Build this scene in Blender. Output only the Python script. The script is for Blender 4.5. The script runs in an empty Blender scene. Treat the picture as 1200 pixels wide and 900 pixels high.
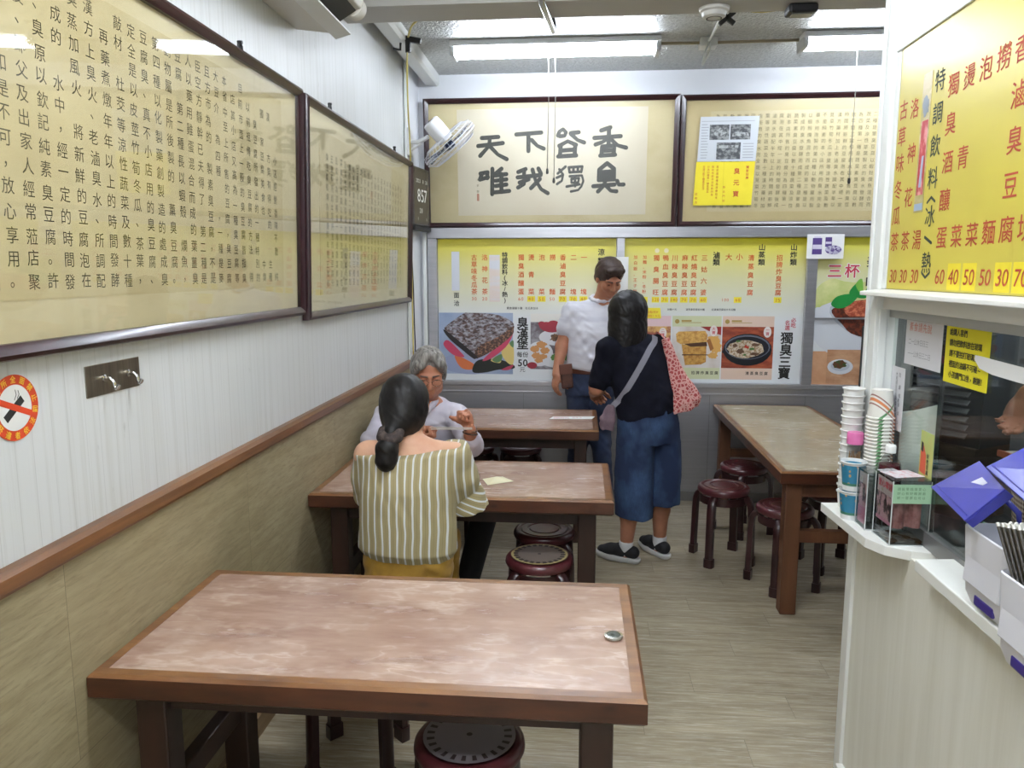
import bpy, bmesh, math, random
import numpy as np
from mathutils import Vector, Matrix, Euler

S = bpy.context.scene
COL = S.collection
rad = math.radians

# ------------------------------------------------------------------ camera, world, exposure
cam_data = bpy.data.cameras.new('camera')
cam_data.sensor_width = 36.0
cam_data.lens = 27.0
cam_data.clip_start = 0.02
cam = bpy.data.objects.new('camera', cam_data)
COL.objects.link(cam)
cam.location = (1.15, 0.0, 1.65)
cam.rotation_euler = (rad(90) - math.atan(132 / 900), 0, math.atan(80 / math.hypot(900, 132)))
S.camera = cam

W = bpy.data.worlds.new('daylight')
S.world = W
W.use_nodes = True
W.node_tree.nodes['Background'].inputs[0].default_value = (0.86, 0.93, 1.0, 1)
W.node_tree.nodes['Background'].inputs[1].default_value = 0.9

S.view_settings.view_transform = 'Standard'
S.view_settings.look = 'None'
S.view_settings.gamma = 1.0
S.view_settings.use_curve_mapping = False
S.view_settings.exposure = 0.2
TUBE = 52.0            # emission of the fluorescent tubes
FRONT_TUBE = 95.0      # the tubes over the street side of the shop


# ------------------------------------------------------------------ materials
def lin(c):
    return tuple((v / 255 / 12.92) if v / 255 <= 0.04045 else ((v / 255 + 0.055) / 1.055) ** 2.4 for v in c)


MATS = {}


def mat(name, rgb, rough=0.6, metal=0.0, noise=None, bump=None, coat=0.0, emit=0.0, spec=0.5, alpha=None, sheen=0.0):
    """noise=(rgb2, scale(x,y,z), lo, hi) mixes a second colour in; bump=(scale, strength, distance)"""
    if name in MATS:
        return MATS[name]
    m = bpy.data.materials.new(name)
    m.use_nodes = True
    nt = m.node_tree
    b = nt.nodes['Principled BSDF']
    b.inputs['Base Color'].default_value = (*lin(rgb), 1)
    b.inputs['Roughness'].default_value = rough
    b.inputs['Metallic'].default_value = metal
    b.inputs['Coat Weight'].default_value = coat
    b.inputs['Coat Roughness'].default_value = 0.12
    b.inputs['Specular IOR Level'].default_value = spec
    if sheen:
        b.inputs['Sheen Weight'].default_value = sheen
    if emit:
        b.inputs['Emission Color'].default_value = (*lin(rgb), 1)
        b.inputs['Emission Strength'].default_value = emit
    if noise or bump:
        tc = nt.nodes.new('ShaderNodeTexCoord')
    if noise:
        mp = nt.nodes.new('ShaderNodeMapping')
        mp.inputs['Scale'].default_value = noise[1]
        nt.links.new(tc.outputs['Object'], mp.inputs[0])
        n = nt.nodes.new('ShaderNodeTexNoise')
        n.inputs['Scale'].default_value = 1.0
        n.inputs['Detail'].default_value = 6.0
        n.inputs['Roughness'].default_value = 0.6
        nt.links.new(mp.outputs[0], n.inputs['Vector'])
        r = nt.nodes.new('ShaderNodeMapRange')
        r.inputs[1].default_value = noise[2]
        r.inputs[2].default_value = noise[3]
        nt.links.new(n.outputs[0], r.inputs[0])
        mx = nt.nodes.new('ShaderNodeMix')
        mx.data_type = 'RGBA'
        mx.inputs['A'].default_value = (*lin(rgb), 1)
        mx.inputs['B'].default_value = (*lin(noise[0]), 1)
        nt.links.new(r.outputs[0], mx.inputs['Factor'])
        nt.links.new(mx.outputs['Result'], b.inputs['Base Color'])
    if bump:
        n2 = nt.nodes.new('ShaderNodeTexNoise')
        n2.inputs['Scale'].default_value = bump[0]
        n2.inputs['Detail'].default_value = 4.0
        nt.links.new(tc.outputs['Object'], n2.inputs['Vector'])
        bp = nt.nodes.new('ShaderNodeBump')
        bp.inputs['Strength'].default_value = bump[1]
        bp.inputs['Distance'].default_value = bump[2]
        nt.links.new(n2.outputs[0], bp.inputs['Height'])
        nt.links.new(bp.outputs[0], b.inputs['Normal'])
    MATS[name] = m
    return m


class NT:
    """small helper for writing node graphs"""
    def __init__(self, name, rough=0.5, metal=0.0, coat=0.0):
        self.m = bpy.data.materials.new(name)
        self.m.use_nodes = True
        self.t = self.m.node_tree
        self.b = self.t.nodes['Principled BSDF']
        self.b.inputs['Roughness'].default_value = rough
        self.b.inputs['Metallic'].default_value = metal
        self.b.inputs['Coat Weight'].default_value = coat
        self.tc = self.t.nodes.new('ShaderNodeTexCoord')
        MATS[name] = self.m

    def set(self, sock, v):
        if isinstance(v, bpy.types.NodeSocket):
            self.t.links.new(v, sock)
        else:
            sock.default_value = v

    def math(self, op, a, b=0.0, c=0.0):
        n = self.t.nodes.new('ShaderNodeMath')
        n.operation = op
        self.set(n.inputs[0], a)
        self.set(n.inputs[1], b)
        self.set(n.inputs[2], c)
        return n.outputs[0]

    def xyz(self, out='Object'):
        n = self.t.nodes.new('ShaderNodeSeparateXYZ')
        self.t.links.new(self.tc.outputs[out], n.inputs[0])
        return n.outputs

    def comb(self, x, y, z):
        n = self.t.nodes.new('ShaderNodeCombineXYZ')
        for i, v in enumerate((x, y, z)):
            self.set(n.inputs[i], v)
        return n.outputs[0]

    def mapping(self, scale, vec=None, loc=(0, 0, 0), rot=(0, 0, 0)):
        n = self.t.nodes.new('ShaderNodeMapping')
        n.inputs['Scale'].default_value = scale
        n.inputs['Location'].default_value = loc
        n.inputs['Rotation'].default_value = rot
        self.t.links.new(vec or self.tc.outputs['Object'], n.inputs[0])
        return n.outputs[0]

    def noise(self, vec, scale=1.0, detail=5.0, rough=0.6):
        n = self.t.nodes.new('ShaderNodeTexNoise')
        n.inputs['Scale'].default_value = scale
        n.inputs['Detail'].default_value = detail
        n.inputs['Roughness'].default_value = rough
        self.t.links.new(vec, n.inputs['Vector'])
        return n.outputs[0]

    def voronoi(self, vec, scale=1.0, feature='F1', out=0):
        n = self.t.nodes.new('ShaderNodeTexVoronoi')
        n.feature = feature
        n.inputs['Scale'].default_value = scale
        self.t.links.new(vec, n.inputs['Vector'])
        return n.outputs[out]

    def rng(self, v, a, b, c=0.0, d=1.0):
        n = self.t.nodes.new('ShaderNodeMapRange')
        self.set(n.inputs[0], v)
        for i, k in enumerate((a, b, c, d)):
            n.inputs[i + 1].default_value = k
        return n.outputs[0]

    def mix(self, f, a, b):
        n = self.t.nodes.new('ShaderNodeMix')
        n.data_type = 'RGBA'
        self.set(n.inputs['Factor'], f)
        for k, v in (('A', a), ('B', b)):
            if isinstance(v, bpy.types.NodeSocket):
                self.t.links.new(v, n.inputs[k])
            else:
                n.inputs[k].default_value = (*lin(v), 1)
        return n.outputs['Result']

    def color(self, v):
        self.set(self.b.inputs['Base Color'], v)

    def bump(self, h, strength=0.3, dist=0.002):
        n = self.t.nodes.new('ShaderNodeBump')
        n.inputs['Strength'].default_value = strength
        n.inputs['Distance'].default_value = dist
        self.t.links.new(h, n.inputs['Height'])
        self.t.links.new(n.outputs[0], self.b.inputs['Normal'])


def glass_mat(name, tint=(255, 255, 255), rough=0.02, ior=1.45, boost=1.0):
    """a thin clear sheet: mirror by Fresnel, clear otherwise"""
    if name in MATS:
        return MATS[name]
    m = bpy.data.materials.new(name)
    m.use_nodes = True
    t = m.node_tree
    for n in list(t.nodes):
        if n.type != 'OUTPUT_MATERIAL':
            t.nodes.remove(n)
    out = [n for n in t.nodes if n.type == 'OUTPUT_MATERIAL'][0]
    lw = t.nodes.new('ShaderNodeLayerWeight')
    lw.inputs['Blend'].default_value = 0.5
    pw = t.nodes.new('ShaderNodeMath')
    pw.operation = 'POWER'
    pw.inputs[1].default_value = 5.0
    t.links.new(lw.outputs['Facing'], pw.inputs[0])
    ml = t.nodes.new('ShaderNodeMath')
    ml.operation = 'MULTIPLY_ADD'
    f0 = ((ior - 1) / (ior + 1)) ** 2
    ml.inputs[1].default_value = (1 - f0) * boost
    ml.inputs[2].default_value = f0 * boost
    ml.use_clamp = True
    tr = t.nodes.new('ShaderNodeBsdfTransparent')
    tr.inputs[0].default_value = (*lin(tint), 1)
    gl = t.nodes.new('ShaderNodeBsdfGlossy')
    gl.inputs['Roughness'].default_value = rough
    mx = t.nodes.new('ShaderNodeMixShader')
    t.links.new(pw.outputs[0], ml.inputs[0])
    t.links.new(ml.outputs[0], mx.inputs[0])
    t.links.new(tr.outputs[0], mx.inputs[1])
    t.links.new(gl.outputs[0], mx.inputs[2])
    t.links.new(mx.outputs[0], out.inputs[0])
    MATS[name] = m
    return m


# ------------------------------------------------------------------ objects
def thing(name, label, cat, loc=(0, 0, 0), rz=0.0, group=None, rot=None):
    o = bpy.data.objects.new(name, None)
    o.empty_display_size = 0.05
    COL.objects.link(o)
    o.location = loc
    o.rotation_euler = rot if rot else (0, 0, rz)
    tag(o, label, cat, group)
    return o


def tag(o, label=None, cat=None, group=None, kind=None):
    for k, v in (('label', label), ('category', cat), ('group', group), ('kind', kind)):
        if v:
            o[k] = v
    return o


def link_mesh(name, me, m, parent=None, loc=None, rot=None, label=None):
    o = bpy.data.objects.new(name, me)
    COL.objects.link(o)
    if m:
        for x in (m if isinstance(m, (list, tuple)) else [m]):
            me.materials.append(x)
    if parent:
        o.parent = parent
    if loc:
        o.location = loc
    if rot:
        o.rotation_euler = rot
    if label:
        o['label'] = label
    return o


def obj(name, bm, m, parent=None, loc=None, rot=None, smooth=False, bevel=0.0, seg=2, label=None, angle=40):
    me = bpy.data.meshes.new(name)
    bmesh.ops.recalc_face_normals(bm, faces=bm.faces)
    bm.to_mesh(me)
    bm.free()
    o = link_mesh(name, me, m, parent, loc, rot, label)
    if smooth:
        me.shade_smooth()
        if smooth == 'auto':
            try:
                me.set_sharp_from_angle(angle=rad(angle))
            except Exception:
                pass
    if bevel:
        md = o.modifiers.new('bevel', 'BEVEL')
        md.width = bevel
        md.segments = seg
        md.limit_method = 'ANGLE'
        md.angle_limit = rad(35)
    return o


def struct(name, bm, m, parent=None, **k):
    o = obj(name, bm, m, parent, **k)
    if not parent:
        o['kind'] = 'structure'
    return o


def dup(root, loc, rz=None, label=None, group=None, over=None):
    r = root.copy()
    COL.objects.link(r)
    r.location = loc
    if rz is not None:
        r.rotation_euler = (0, 0, rz)
    if label:
        r['label'] = label
    if group:
        r['group'] = group
    for ch in list(root.children):
        c = ch.copy()
        COL.objects.link(c)
        c.parent = r
        for g in list(ch.children):
            d = g.copy()
            COL.objects.link(d)
            d.parent = c
    return r


# ------------------------------------------------------------------ mesh building
def B():
    return bmesh.new()


def box(bm, x0, x1, y0, y1, z0, z1, M=None, mi=0):
    v = [bm.verts.new(p) for p in ((x0, y0, z0), (x1, y0, z0), (x1, y1, z0), (x0, y1, z0), (x0, y0, z1), (x1, y0, z1), (x1, y1, z1), (x0, y1, z1))]
    if M is not None:
        for q in v:
            q.co = M @ q.co
    for f in ((3, 2, 1, 0), (4, 5, 6, 7), (0, 1, 5, 4), (1, 2, 6, 5), (2, 3, 7, 6), (3, 0, 4, 7)):
        bm.faces.new([v[i] for i in f]).material_index = mi
    return bm


def prism(bm, pts, axis, a, b, mi=0):
    """extrude a 2-D outline along an axis from a to b; pts are the two other coordinates in order"""
    def P(p, h):
        q = list(p)
        q.insert(axis, h)
        return q
    lo = [bm.verts.new(P(p, a)) for p in pts]
    hi = [bm.verts.new(P(p, b)) for p in pts]
    n = len(pts)
    bm.faces.new(lo[::-1]).material_index = mi
    bm.faces.new(hi).material_index = mi
    for i in range(n):
        bm.faces.new((lo[i], lo[(i + 1) % n], hi[(i + 1) % n], hi[i])).material_index = mi
    return bm


def lathe(bm, prof, seg=32, M=None, mi=0, cap=True):
    rings = []
    for r, z in prof:
        ring = []
        for i in range(seg):
            a = 2 * math.pi * i / seg
            p = Vector((r * math.cos(a), r * math.sin(a), z))
            ring.append(bm.verts.new(M @ p if M is not None else p))
        rings.append(ring)
    for a, b in zip(rings, rings[1:]):
        for i in range(seg):
            bm.faces.new((a[i], a[(i + 1) % seg], b[(i + 1) % seg], b[i])).material_index = mi
    if cap:
        bm.faces.new(rings[0][::-1]).material_index = mi
        bm.faces.new(rings[-1]).material_index = mi
    return bm


def sweep(bm, pts, shape, closed=False, up=(0, 0, 1), scale=None, mi=0):
    """sweep a closed 2-D outline along a path"""
    pts = [Vector(p) for p in pts]
    n = len(pts)
    rings = []
    for i, p in enumerate(pts):
        a = pts[(i - 1) % n] if closed or i else pts[i]
        b = pts[(i + 1) % n] if closed or i < n - 1 else pts[i]
        t = (b - a).normalized()
        u = Vector(up)
        if abs(t.dot(u)) > 0.97:
            u = Vector((0, 1, 0)) if abs(t.y) < 0.9 else Vector((1, 0, 0))
        s = t.cross(u).normalized()
        w = s.cross(t).normalized()
        k = scale[i] if scale else 1.0
        rings.append([bm.verts.new(p + s * (q[0] * k) + w * (q[1] * k)) for q in shape])
    m = len(shape)
    last = n if closed else n - 1
    for i in range(last):
        a, b = rings[i], rings[(i + 1) % n]
        for j in range(m):
            bm.faces.new((a[j], a[(j + 1) % m], b[(j + 1) % m], b[j])).material_index = mi
    if not closed:
        bm.faces.new(rings[0][::-1]).material_index = mi
        bm.faces.new(rings[-1]).material_index = mi
    return bm


def circle(r, n=10, ry=None):
    return [(r * math.cos(2 * math.pi * i / n), (ry or r) * math.sin(2 * math.pi * i / n)) for i in range(n)]


def tube(bm, pts, r, n=10, closed=False, scale=None):
    return sweep(bm, pts, circle(r, n), closed, scale=scale)


def spline(pts, k=6):
    """Catmull-Rom through the points"""
    P = [Vector(p) for p in pts]
    P = [P[0] * 2 - P[1]] + P + [P[-1] * 2 - P[-2]]
    out = []
    for i in range(1, len(P) - 2):
        for j in range(k):
            t = j / k
            a, b, c, d = P[i - 1], P[i], P[i + 1], P[i + 2]
            out.append(0.5 * ((2 * b) + (c - a) * t + (2 * a - 5 * b + 4 * c - d) * t * t + (3 * b - a - 3 * c + d) * t ** 3))
    out.append(P[-2].copy())
    return out


def poly(bm, pts, mi=0, M=None):
    v = [bm.verts.new(M @ Vector(p) if M is not None else p) for p in pts]
    f = bm.faces.new(v)
    f.material_index = mi
    return f


# ------------------------------------------------------------------ writing: flat glyphs laid on a sheet
GLY = {}


def glyph(ch, off=0.0):
    k = (ch, off)
    if k not in GLY:
        c = bpy.data.curves.new('g', 'FONT')
        c.body = ch
        c.resolution_u = 3
        c.offset = off
        o = bpy.data.objects.new('g', c)
        COL.objects.link(o)
        dg = bpy.context.evaluated_depsgraph_get()
        me = bpy.data.meshes.new_from_object(o.evaluated_get(dg))
        vs = [tuple(v.co[:2]) for v in me.vertices]
        fs = [tuple(p.vertices) for p in me.polygons]
        bpy.data.objects.remove(o)
        bpy.data.curves.remove(c)
        bpy.data.meshes.remove(me)
        GLY[k] = (vs, fs)
    return GLY[k]


class Ink:
    """gathers glyphs of one colour on a sheet given by origin, right and up vectors"""
    def __init__(self, o, r, u):
        self.o, self.r, self.u = Vector(o), Vector(r).normalized(), Vector(u).normalized()
        self.n = self.r.cross(self.u)
        self.v, self.f = [], []
        self.k = 0

    def put(self, ch, x, y, s, sy=None, off=0.0, sh=0.0, rot=0.0):
        """one character centred on (x, y)"""
        vs, fs = glyph(ch)
        if off:          # bolder: the same glyph again, a little to each side
            n_ = len(vs)
            o_ = off * 0.7
            sh_ = ((0, 0), (o_, 0), (-o_, 0), (0, o_), (0, -o_), (o_ * .7, o_ * .7), (-o_ * .7, o_ * .7))
            fs = [tuple(i + n_ * k for i in f) for k in range(len(sh_)) for f in fs]
            vs = [(a + p, b + q) for p, q in sh_ for a, b in vs]
            lay_ = [0.00004 * k for k in range(len(sh_)) for _ in range(n_)]
        else:
            lay_ = [0.0] * len(vs)
        if not vs:
            return
        sy = sy or s
        wide = ord(ch) > 0x2000
        if wide:
            cx, cy = 0.5, 0.37
        else:
            cx = (min(a for a, _ in vs) + max(a for a, _ in vs)) / 2
            cy = 0.35
        if ch in '，。、':
            cx, cy = 0.35, 0.2
        n0 = len(self.v)
        c, d = math.cos(rot), math.sin(rot)
        for (a, b), e in zip(vs, lay_):
            p, q = (a - cx) * s, (b - cy) * sy
            p += sh * q
            p, q = p * c - q * d, p * d + q * c
            self.v.append(self.o + self.r * (x + p) + self.u * (y + q) + self.n * e)
        self.f += [tuple(i + n0 for i in f) for f in fs]

    def col(self, txt, x, y0, y1, s, sy=None, off=0.0, jit=0.0):
        n = len(txt)
        for i, ch in enumerate(txt):
            if ch in ' 　':
                continue
            y = y0 if n == 1 else y0 + (y1 - y0) * i / (n - 1)
            self.put(ch, x + jit * random.uniform(-1, 1), y + jit * random.uniform(-1, 1), s * (1 + 2 * jit * random.uniform(-1, 1)), sy, off)

    def row(self, txt, x, y, s, adv=1.0, sy=None, off=0.0, sh=0.0):
        for i, ch in enumerate(txt):
            if ch not in ' 　':
                self.put(ch, x + i * s * adv, y, s, sy, off, sh)

    def rect(self, x0, x1, y0, y1):
        n0 = len(self.v)
        for x, y in ((x0, y0), (x1, y0), (x1, y1), (x0, y1)):
            self.v.append(self.o + self.r * x + self.u * y)
        self.f.append((n0, n0 + 1, n0 + 2, n0 + 3))

    def blob(self, pts):
        n0 = len(self.v)
        self.k = (self.k + 1) % 60
        for x, y in pts:
            self.v.append(self.o + self.r * x + self.u * y + self.n * (0.000003 * self.k))
        self.f.append(tuple(range(n0, n0 + len(pts))))

    def stroke(self, pts, w):
        """a brush stroke with round ends; w one width or a list"""
        ws = w if isinstance(w, (list, tuple)) else [w] * len(pts)
        P = [Vector((a, b)) for a, b in pts]
        for i in range(len(P) - 1):
            d = (P[i + 1] - P[i]).normalized()
            q = Vector((-d.y, d.x))
            a, b = ws[i] / 2, ws[i + 1] / 2
            self.blob([tuple(P[i] + q * a), tuple(P[i] - q * a), tuple(P[i + 1] - q * b), tuple(P[i + 1] + q * b)])
        for p, ww in zip(P, ws):
            self.blob([(p.x + ww / 2 * math.cos(t * math.pi / 5), p.y + ww / 2 * math.sin(t * math.pi / 5)) for t in range(10)])

    def done(self, name, m, parent=None, label=None):
        me = bpy.data.meshes.new(name)
        me.from_pydata([tuple(v) for v in self.v], [], self.f)
        return link_mesh(name, me, m, parent, label=label)


# ------------------------------------------------------------------ soft bodies: signed distance fields meshed by surface nets
def surface_net(F, origin, h):
    s = F < 0
    nx, ny, nz = F.shape
    cells = np.zeros((nx - 1, ny - 1, nz - 1), np.uint8)
    for i in (0, 1):
        for j in (0, 1):
            for k in (0, 1):
                cells += s[i:nx - 1 + i, j:ny - 1 + j, k:nz - 1 + k]
    act = np.argwhere((cells > 0) & (cells < 8))
    idx = -np.ones(cells.shape, np.int64)
    idx[tuple(act.T)] = np.arange(len(act))
    acc = np.zeros((len(act), 3))
    cnt = np.zeros(len(act))
    corners = [(i, j, k) for i in (0, 1) for j in (0, 1) for k in (0, 1)]
    for a in range(8):
        for b in range(a + 1, 8):
            ca, cb = np.array(corners[a]), np.array(corners[b])
            if abs(ca - cb).sum() != 1:
                continue
            fa = F[tuple((act + ca).T)]
            fb = F[tuple((act + cb).T)]
            m = (fa < 0) != (fb < 0)
            t = fa[m] / (fa[m] - fb[m])
            acc[m] += ca + (cb - ca) * t[:, None]
            cnt[m] += 1
    V = (act + acc / cnt[:, None]) * h + origin
    Q = []
    for ax in range(3):
        sl0 = [slice(None)] * 3
        sl1 = [slice(None)] * 3
        sl0[ax] = slice(0, -1)
        sl1[ax] = slice(1, None)
        a0, a1 = s[tuple(sl0)], s[tuple(sl1)]
        e = np.argwhere(a0 != a1)
        u, v = (ax + 1) % 3, (ax + 2) % 3
        ok = (e[:, u] > 0) & (e[:, v] > 0) & (e[:, u] < F.shape[u] - 1) & (e[:, v] < F.shape[v] - 1)
        e = e[ok]
        ins = a0[tuple(e.T)]
        q = []
        for du, dv in ((-1, -1), (0, -1), (0, 0), (-1, 0)):
            c = e.copy()
            c[:, u] += du
            c[:, v] += dv
            q.append(idx[tuple(c.T)])
        q = np.stack(q, 1)
        q[~ins] = q[~ins][:, ::-1]
        Q.append(q)
    return V, np.concatenate(Q)


def n3(v):
    v = np.asarray(v, float)
    return v / np.linalg.norm(v)


class Sdf:
    def __init__(self):
        self.p = []      # (function, lo, hi, k, op)

    def add(self, fn, lo, hi, k, op='u'):
        self.p.append((fn, np.array(lo, float), np.array(hi, float), k, op))
        return self

    def ball(self, c, r, k=0.02, R=None, op='u'):
        """ellipsoid of radii r, rotation R (columns = axes)"""
        c = np.asarray(c, float)
        r = np.asarray([r] * 3 if np.isscalar(r) else r, float)
        R = np.eye(3) if R is None else np.asarray(R, float)
        ext = np.sqrt(((R * r) ** 2).sum(1))

        def fn(P):
            q = (P - c) @ R
            k0 = np.sqrt(((q / r) ** 2).sum(-1))
            k1 = np.sqrt(((q / r ** 2) ** 2).sum(-1)) + 1e-9
            return k0 * (k0 - 1) / k1
        return self.add(fn, c - ext, c + ext, k, op)

    def cap(self, a, b, r0, r1=None, k=0.02, op='u'):
        a, b = np.asarray(a, float), np.asarray(b, float)
        r1 = r0 if r1 is None else r1
        d = b - a
        L = (d @ d) + 1e-12
        m = max(r0, r1)

        def fn(P):
            t = np.clip(((P - a) @ d) / L, 0, 1)
            q = P - a - t[..., None] * d
            return np.sqrt((q ** 2).sum(-1)) - (r0 + (r1 - r0) * t)
        return self.add(fn, np.minimum(a, b) - m, np.maximum(a, b) + m, k, op)

    def chain(self, pts, rs, k=0.015):
        for i in range(len(pts) - 1):
            self.cap(pts[i], pts[i + 1], rs[i], rs[i + 1], k)
        return self

    def loft(self, st, side, k=0.03, fold=None, op='u'):
        """stations (centre, half width along side, half depth) joined smoothly; side = width direction"""
        C = np.array([s[0] for s in st], float)
        rx = np.array([s[1] for s in st], float)
        ry = np.array([s[2] for s in st], float)
        ax = C[-1] - C[0]
        L = np.linalg.norm(ax)
        ax = ax / L
        T = (C - C[0]) @ ax
        sd = np.asarray(side, float)
        sd = n3(sd - ax * (sd @ ax))
        dp = np.cross(ax, sd)
        m = max(rx.max(), ry.max())

        def smooth(t, y):
            return np.interp(t, T, y)

        def fn(P):
            q = P - C[0]
            t = q @ ax
            tc = np.clip(t, 0, L)
            cx = np.interp(tc, T, C @ sd - C[0] @ sd)
            cy = np.interp(tc, T, C @ dp - C[0] @ dp)
            a = np.interp(tc, T, rx)
            b = np.interp(tc, T, ry)
            u, v = q @ sd - cx, q @ dp - cy
            e = np.sqrt((u / a) ** 2 + (v / b) ** 2) + 1e-9
            g = np.sqrt((u / a ** 2) ** 2 + (v / b ** 2) ** 2) + 1e-9
            d = e * (e - 1) / g
            if fold:
                d = d + fold(u, v, t)
            o = np.abs(t - L / 2) - L / 2
            return np.where(o > 0, np.sqrt(np.maximum(d, 0) ** 2 + o ** 2) + np.minimum(d, 0) * 0.0, np.maximum(d, o))
        return self.add(fn, C.min(0) - m, C.max(0) + m, k, op)

    def cut(self, point, normal, k=0.004):
        """keep the side the normal points away from"""
        p, n = np.asarray(point, float), n3(normal)
        return self.add(lambda P: (P - p) @ n, (-9,) * 3, (9,) * 3, k, 'i')

    def warp(self, fn):
        return self.add(fn, (-9,) * 3, (9,) * 3, 0, 'w')

    def mesh(self, name, h=0.006):
        us = [p for p in self.p if p[4] == 'u']
        lo = np.min([p[1] for p in us], 0) - 0.03
        hi = np.max([p[2] for p in us], 0) + 0.03
        n = np.ceil((hi - lo) / h).astype(int) + 1
        F = np.full(n, 1.0, np.float32)
        ax = [lo[i] + h * np.arange(n[i]) for i in range(3)]
        for fn, a, b, k, op in self.p:
            pad = 2.5 * k + 3 * h
            i0 = np.clip(((a - pad - lo) / h).astype(int), 0, n - 1)
            i1 = np.clip(np.ceil((b + pad - lo) / h).astype(int) + 1, 1, n)
            sl = tuple(slice(x, y) for x, y in zip(i0, i1))
            if any(y <= x for x, y in zip(i0, i1)):
                continue
            P = np.stack(np.meshgrid(*[ax[i][sl[i]] for i in range(3)], indexing='ij'), -1)
            d = fn(P)
            f = F[sl]
            if op == 'w':
                f = f + d
            elif op == 'u':
                if k > 0:
                    g = np.maximum(k - np.abs(f - d), 0) / k
                    f = np.minimum(f, d) - g * g * k / 4
                else:
                    f = np.minimum(f, d)
            else:
                d = -d if op == 's' else d
                if k > 0:
                    g = np.maximum(k - np.abs(f - d), 0) / k
                    f = np.maximum(f, d) + g * g * k / 4
                else:
                    f = np.maximum(f, d)
            F[sl] = f
        V, Q = surface_net(F, lo, h)
        me = bpy.data.meshes.new(name)
        me.vertices.add(len(V))
        me.vertices.foreach_set('co', V.astype(np.float32).ravel())
        me.loops.add(Q.size)
        me.loops.foreach_set('vertex_index', Q.astype(np.int32).ravel())
        me.polygons.add(len(Q))
        me.polygons.foreach_set('loop_start', np.arange(0, Q.size, 4, dtype=np.int32))
        me.update(calc_edges=True)
        me.validate()
        me.shade_smooth()
        return me

    def build(self, name, m, parent=None, h=0.006, label=None):
        return link_mesh(name, self.mesh(name, h), m, parent, label=label)

# ================================================================== THE ROOM
def wood_planks(name, c1, c2, gap, plank_l, plank_w, axes, rough=0.55, coat=0.0, grain=(1.2, 22.0), streak=(90, 80, 62)):
    """vinyl planks; axes = (index along the plank, index across)"""
    g = NT(name, rough, coat=coat)
    o = g.xyz()
    a, b = o[axes[0]], o[axes[1]]
    row = g.math('FLOOR', g.math('DIVIDE', b, plank_w))
    sh = g.math('MULTIPLY', g.math('FRACT', g.math('MULTIPLY', row, 0.381)), plank_l)
    along = g.math('DIVIDE', g.math('ADD', a, sh), plank_l)
    cell = g.math('FLOOR', along)
    rnd = g.math('FRACT', g.math('MULTIPLY', g.math('SINE', g.math('ADD', g.math('MULTIPLY', cell, 12.99), g.math('MULTIPLY', row, 78.23))), 437.58))
    v = g.comb(g.math('ADD', g.math('MULTIPLY', a, grain[0]), g.math('MULTIPLY', rnd, 9.0)), g.math('MULTIPLY', b, grain[1]), rnd)
    n1 = g.noise(v, 1.0, 8.0, 0.65)
    n2 = g.noise(v, 3.4, 6.0, 0.7)
    c = g.mix(g.rng(n1, 0.33, 0.68), c1, c2)
    c = g.mix(g.rng(n2, 0.49, 0.7, 0, 0.85), c, streak)
    c = g.mix(g.math('MULTIPLY', rnd, 0.28), c, c2)
    fb = g.math('FRACT', g.math('DIVIDE', b, plank_w))
    fa = g.math('FRACT', along)
    e = g.math('MAXIMUM', g.math('LESS_THAN', fb, 0.002 / plank_w), g.math('LESS_THAN', fa, 0.002 / plank_l))
    c = g.mix(g.math('MULTIPLY', e, 0.55), c, gap)
    g.color(c)
    g.bump(g.math('ADD', n2, g.math('MULTIPLY', e, -1.0)), 0.12, 0.002)
    return g.m


M_floor = wood_planks('vinyl_floor', (176, 165, 140), (134, 121, 96), (78, 70, 56), 0.92, 0.152, (0, 1), 0.36, 0.0, (2.6, 34.0), (204, 198, 182))
M_wains = wood_planks('wainscot_vinyl', (166, 154, 122), (138, 125, 94), (82, 72, 52), 0.95, 0.53, (1, 2), 0.6, 0.0, (4.5, 34.0), (124, 110, 82))
M_white = mat('white_paint', (226, 228, 232), 0.55, bump=(60, 0.08, 0.001))
M_steel = mat('brushed_steel', (186, 186, 190), 0.38, 0.8, noise=((174, 174, 178), (3, 3, 60), 0.3, 0.7))
M_alu = mat('aluminium_frame', (150, 150, 150), 0.4, 0.7)
M_dkwood = mat('dark_red_frame', (48, 19, 22), 0.3, coat=0.25, noise=((34, 12, 14), (8, 8, 8), 0.35, 0.65))
M_white_alu = mat('white_frame', (222, 224, 220), 0.42)
M_black = mat('black_plastic', (22, 22, 24), 0.45)
M_dkgrey = mat('dark_grey', (60, 60, 62), 0.5)

# panelled upper wall: narrow vertical grooves in a washed white
g = NT('panel_wall', 0.5)
o_ = g.xyz()
fy = g.math('FRACT', g.math('DIVIDE', o_[1], 0.115))
gr = g.math('MAXIMUM', g.math('LESS_THAN', fy, 0.02), g.math('LESS_THAN', g.math('ABSOLUTE', g.math('SUBTRACT', fy, 0.55)), 0.008))
st = g.noise(g.mapping((1, 42, 0.7)), 1.0, 6.0, 0.7)
bl = g.noise(g.mapping((1, 1.2, 1.0)), 1.0, 3.0)
sp = g.noise(g.mapping((30, 30, 14)), 1.0, 2.0)
c_ = g.mix(g.rng(st, 0.5, 0.72, 0, 0.6), (214, 216, 216), (184, 184, 178))
c_ = g.mix(g.rng(bl, 0.42, 0.7, 0, 0.35), c_, (196, 197, 192))
c_ = g.mix(g.rng(sp, 0.7, 0.78, 0, 0.35), c_, (150, 150, 146))
c_ = g.mix(g.math('MULTIPLY', gr, 0.28), c_, (150, 150, 148))
g.color(c_)
g.bump(g.math('SUBTRACT', st, gr), 0.2, 0.002)
M_panel = g.m
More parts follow.
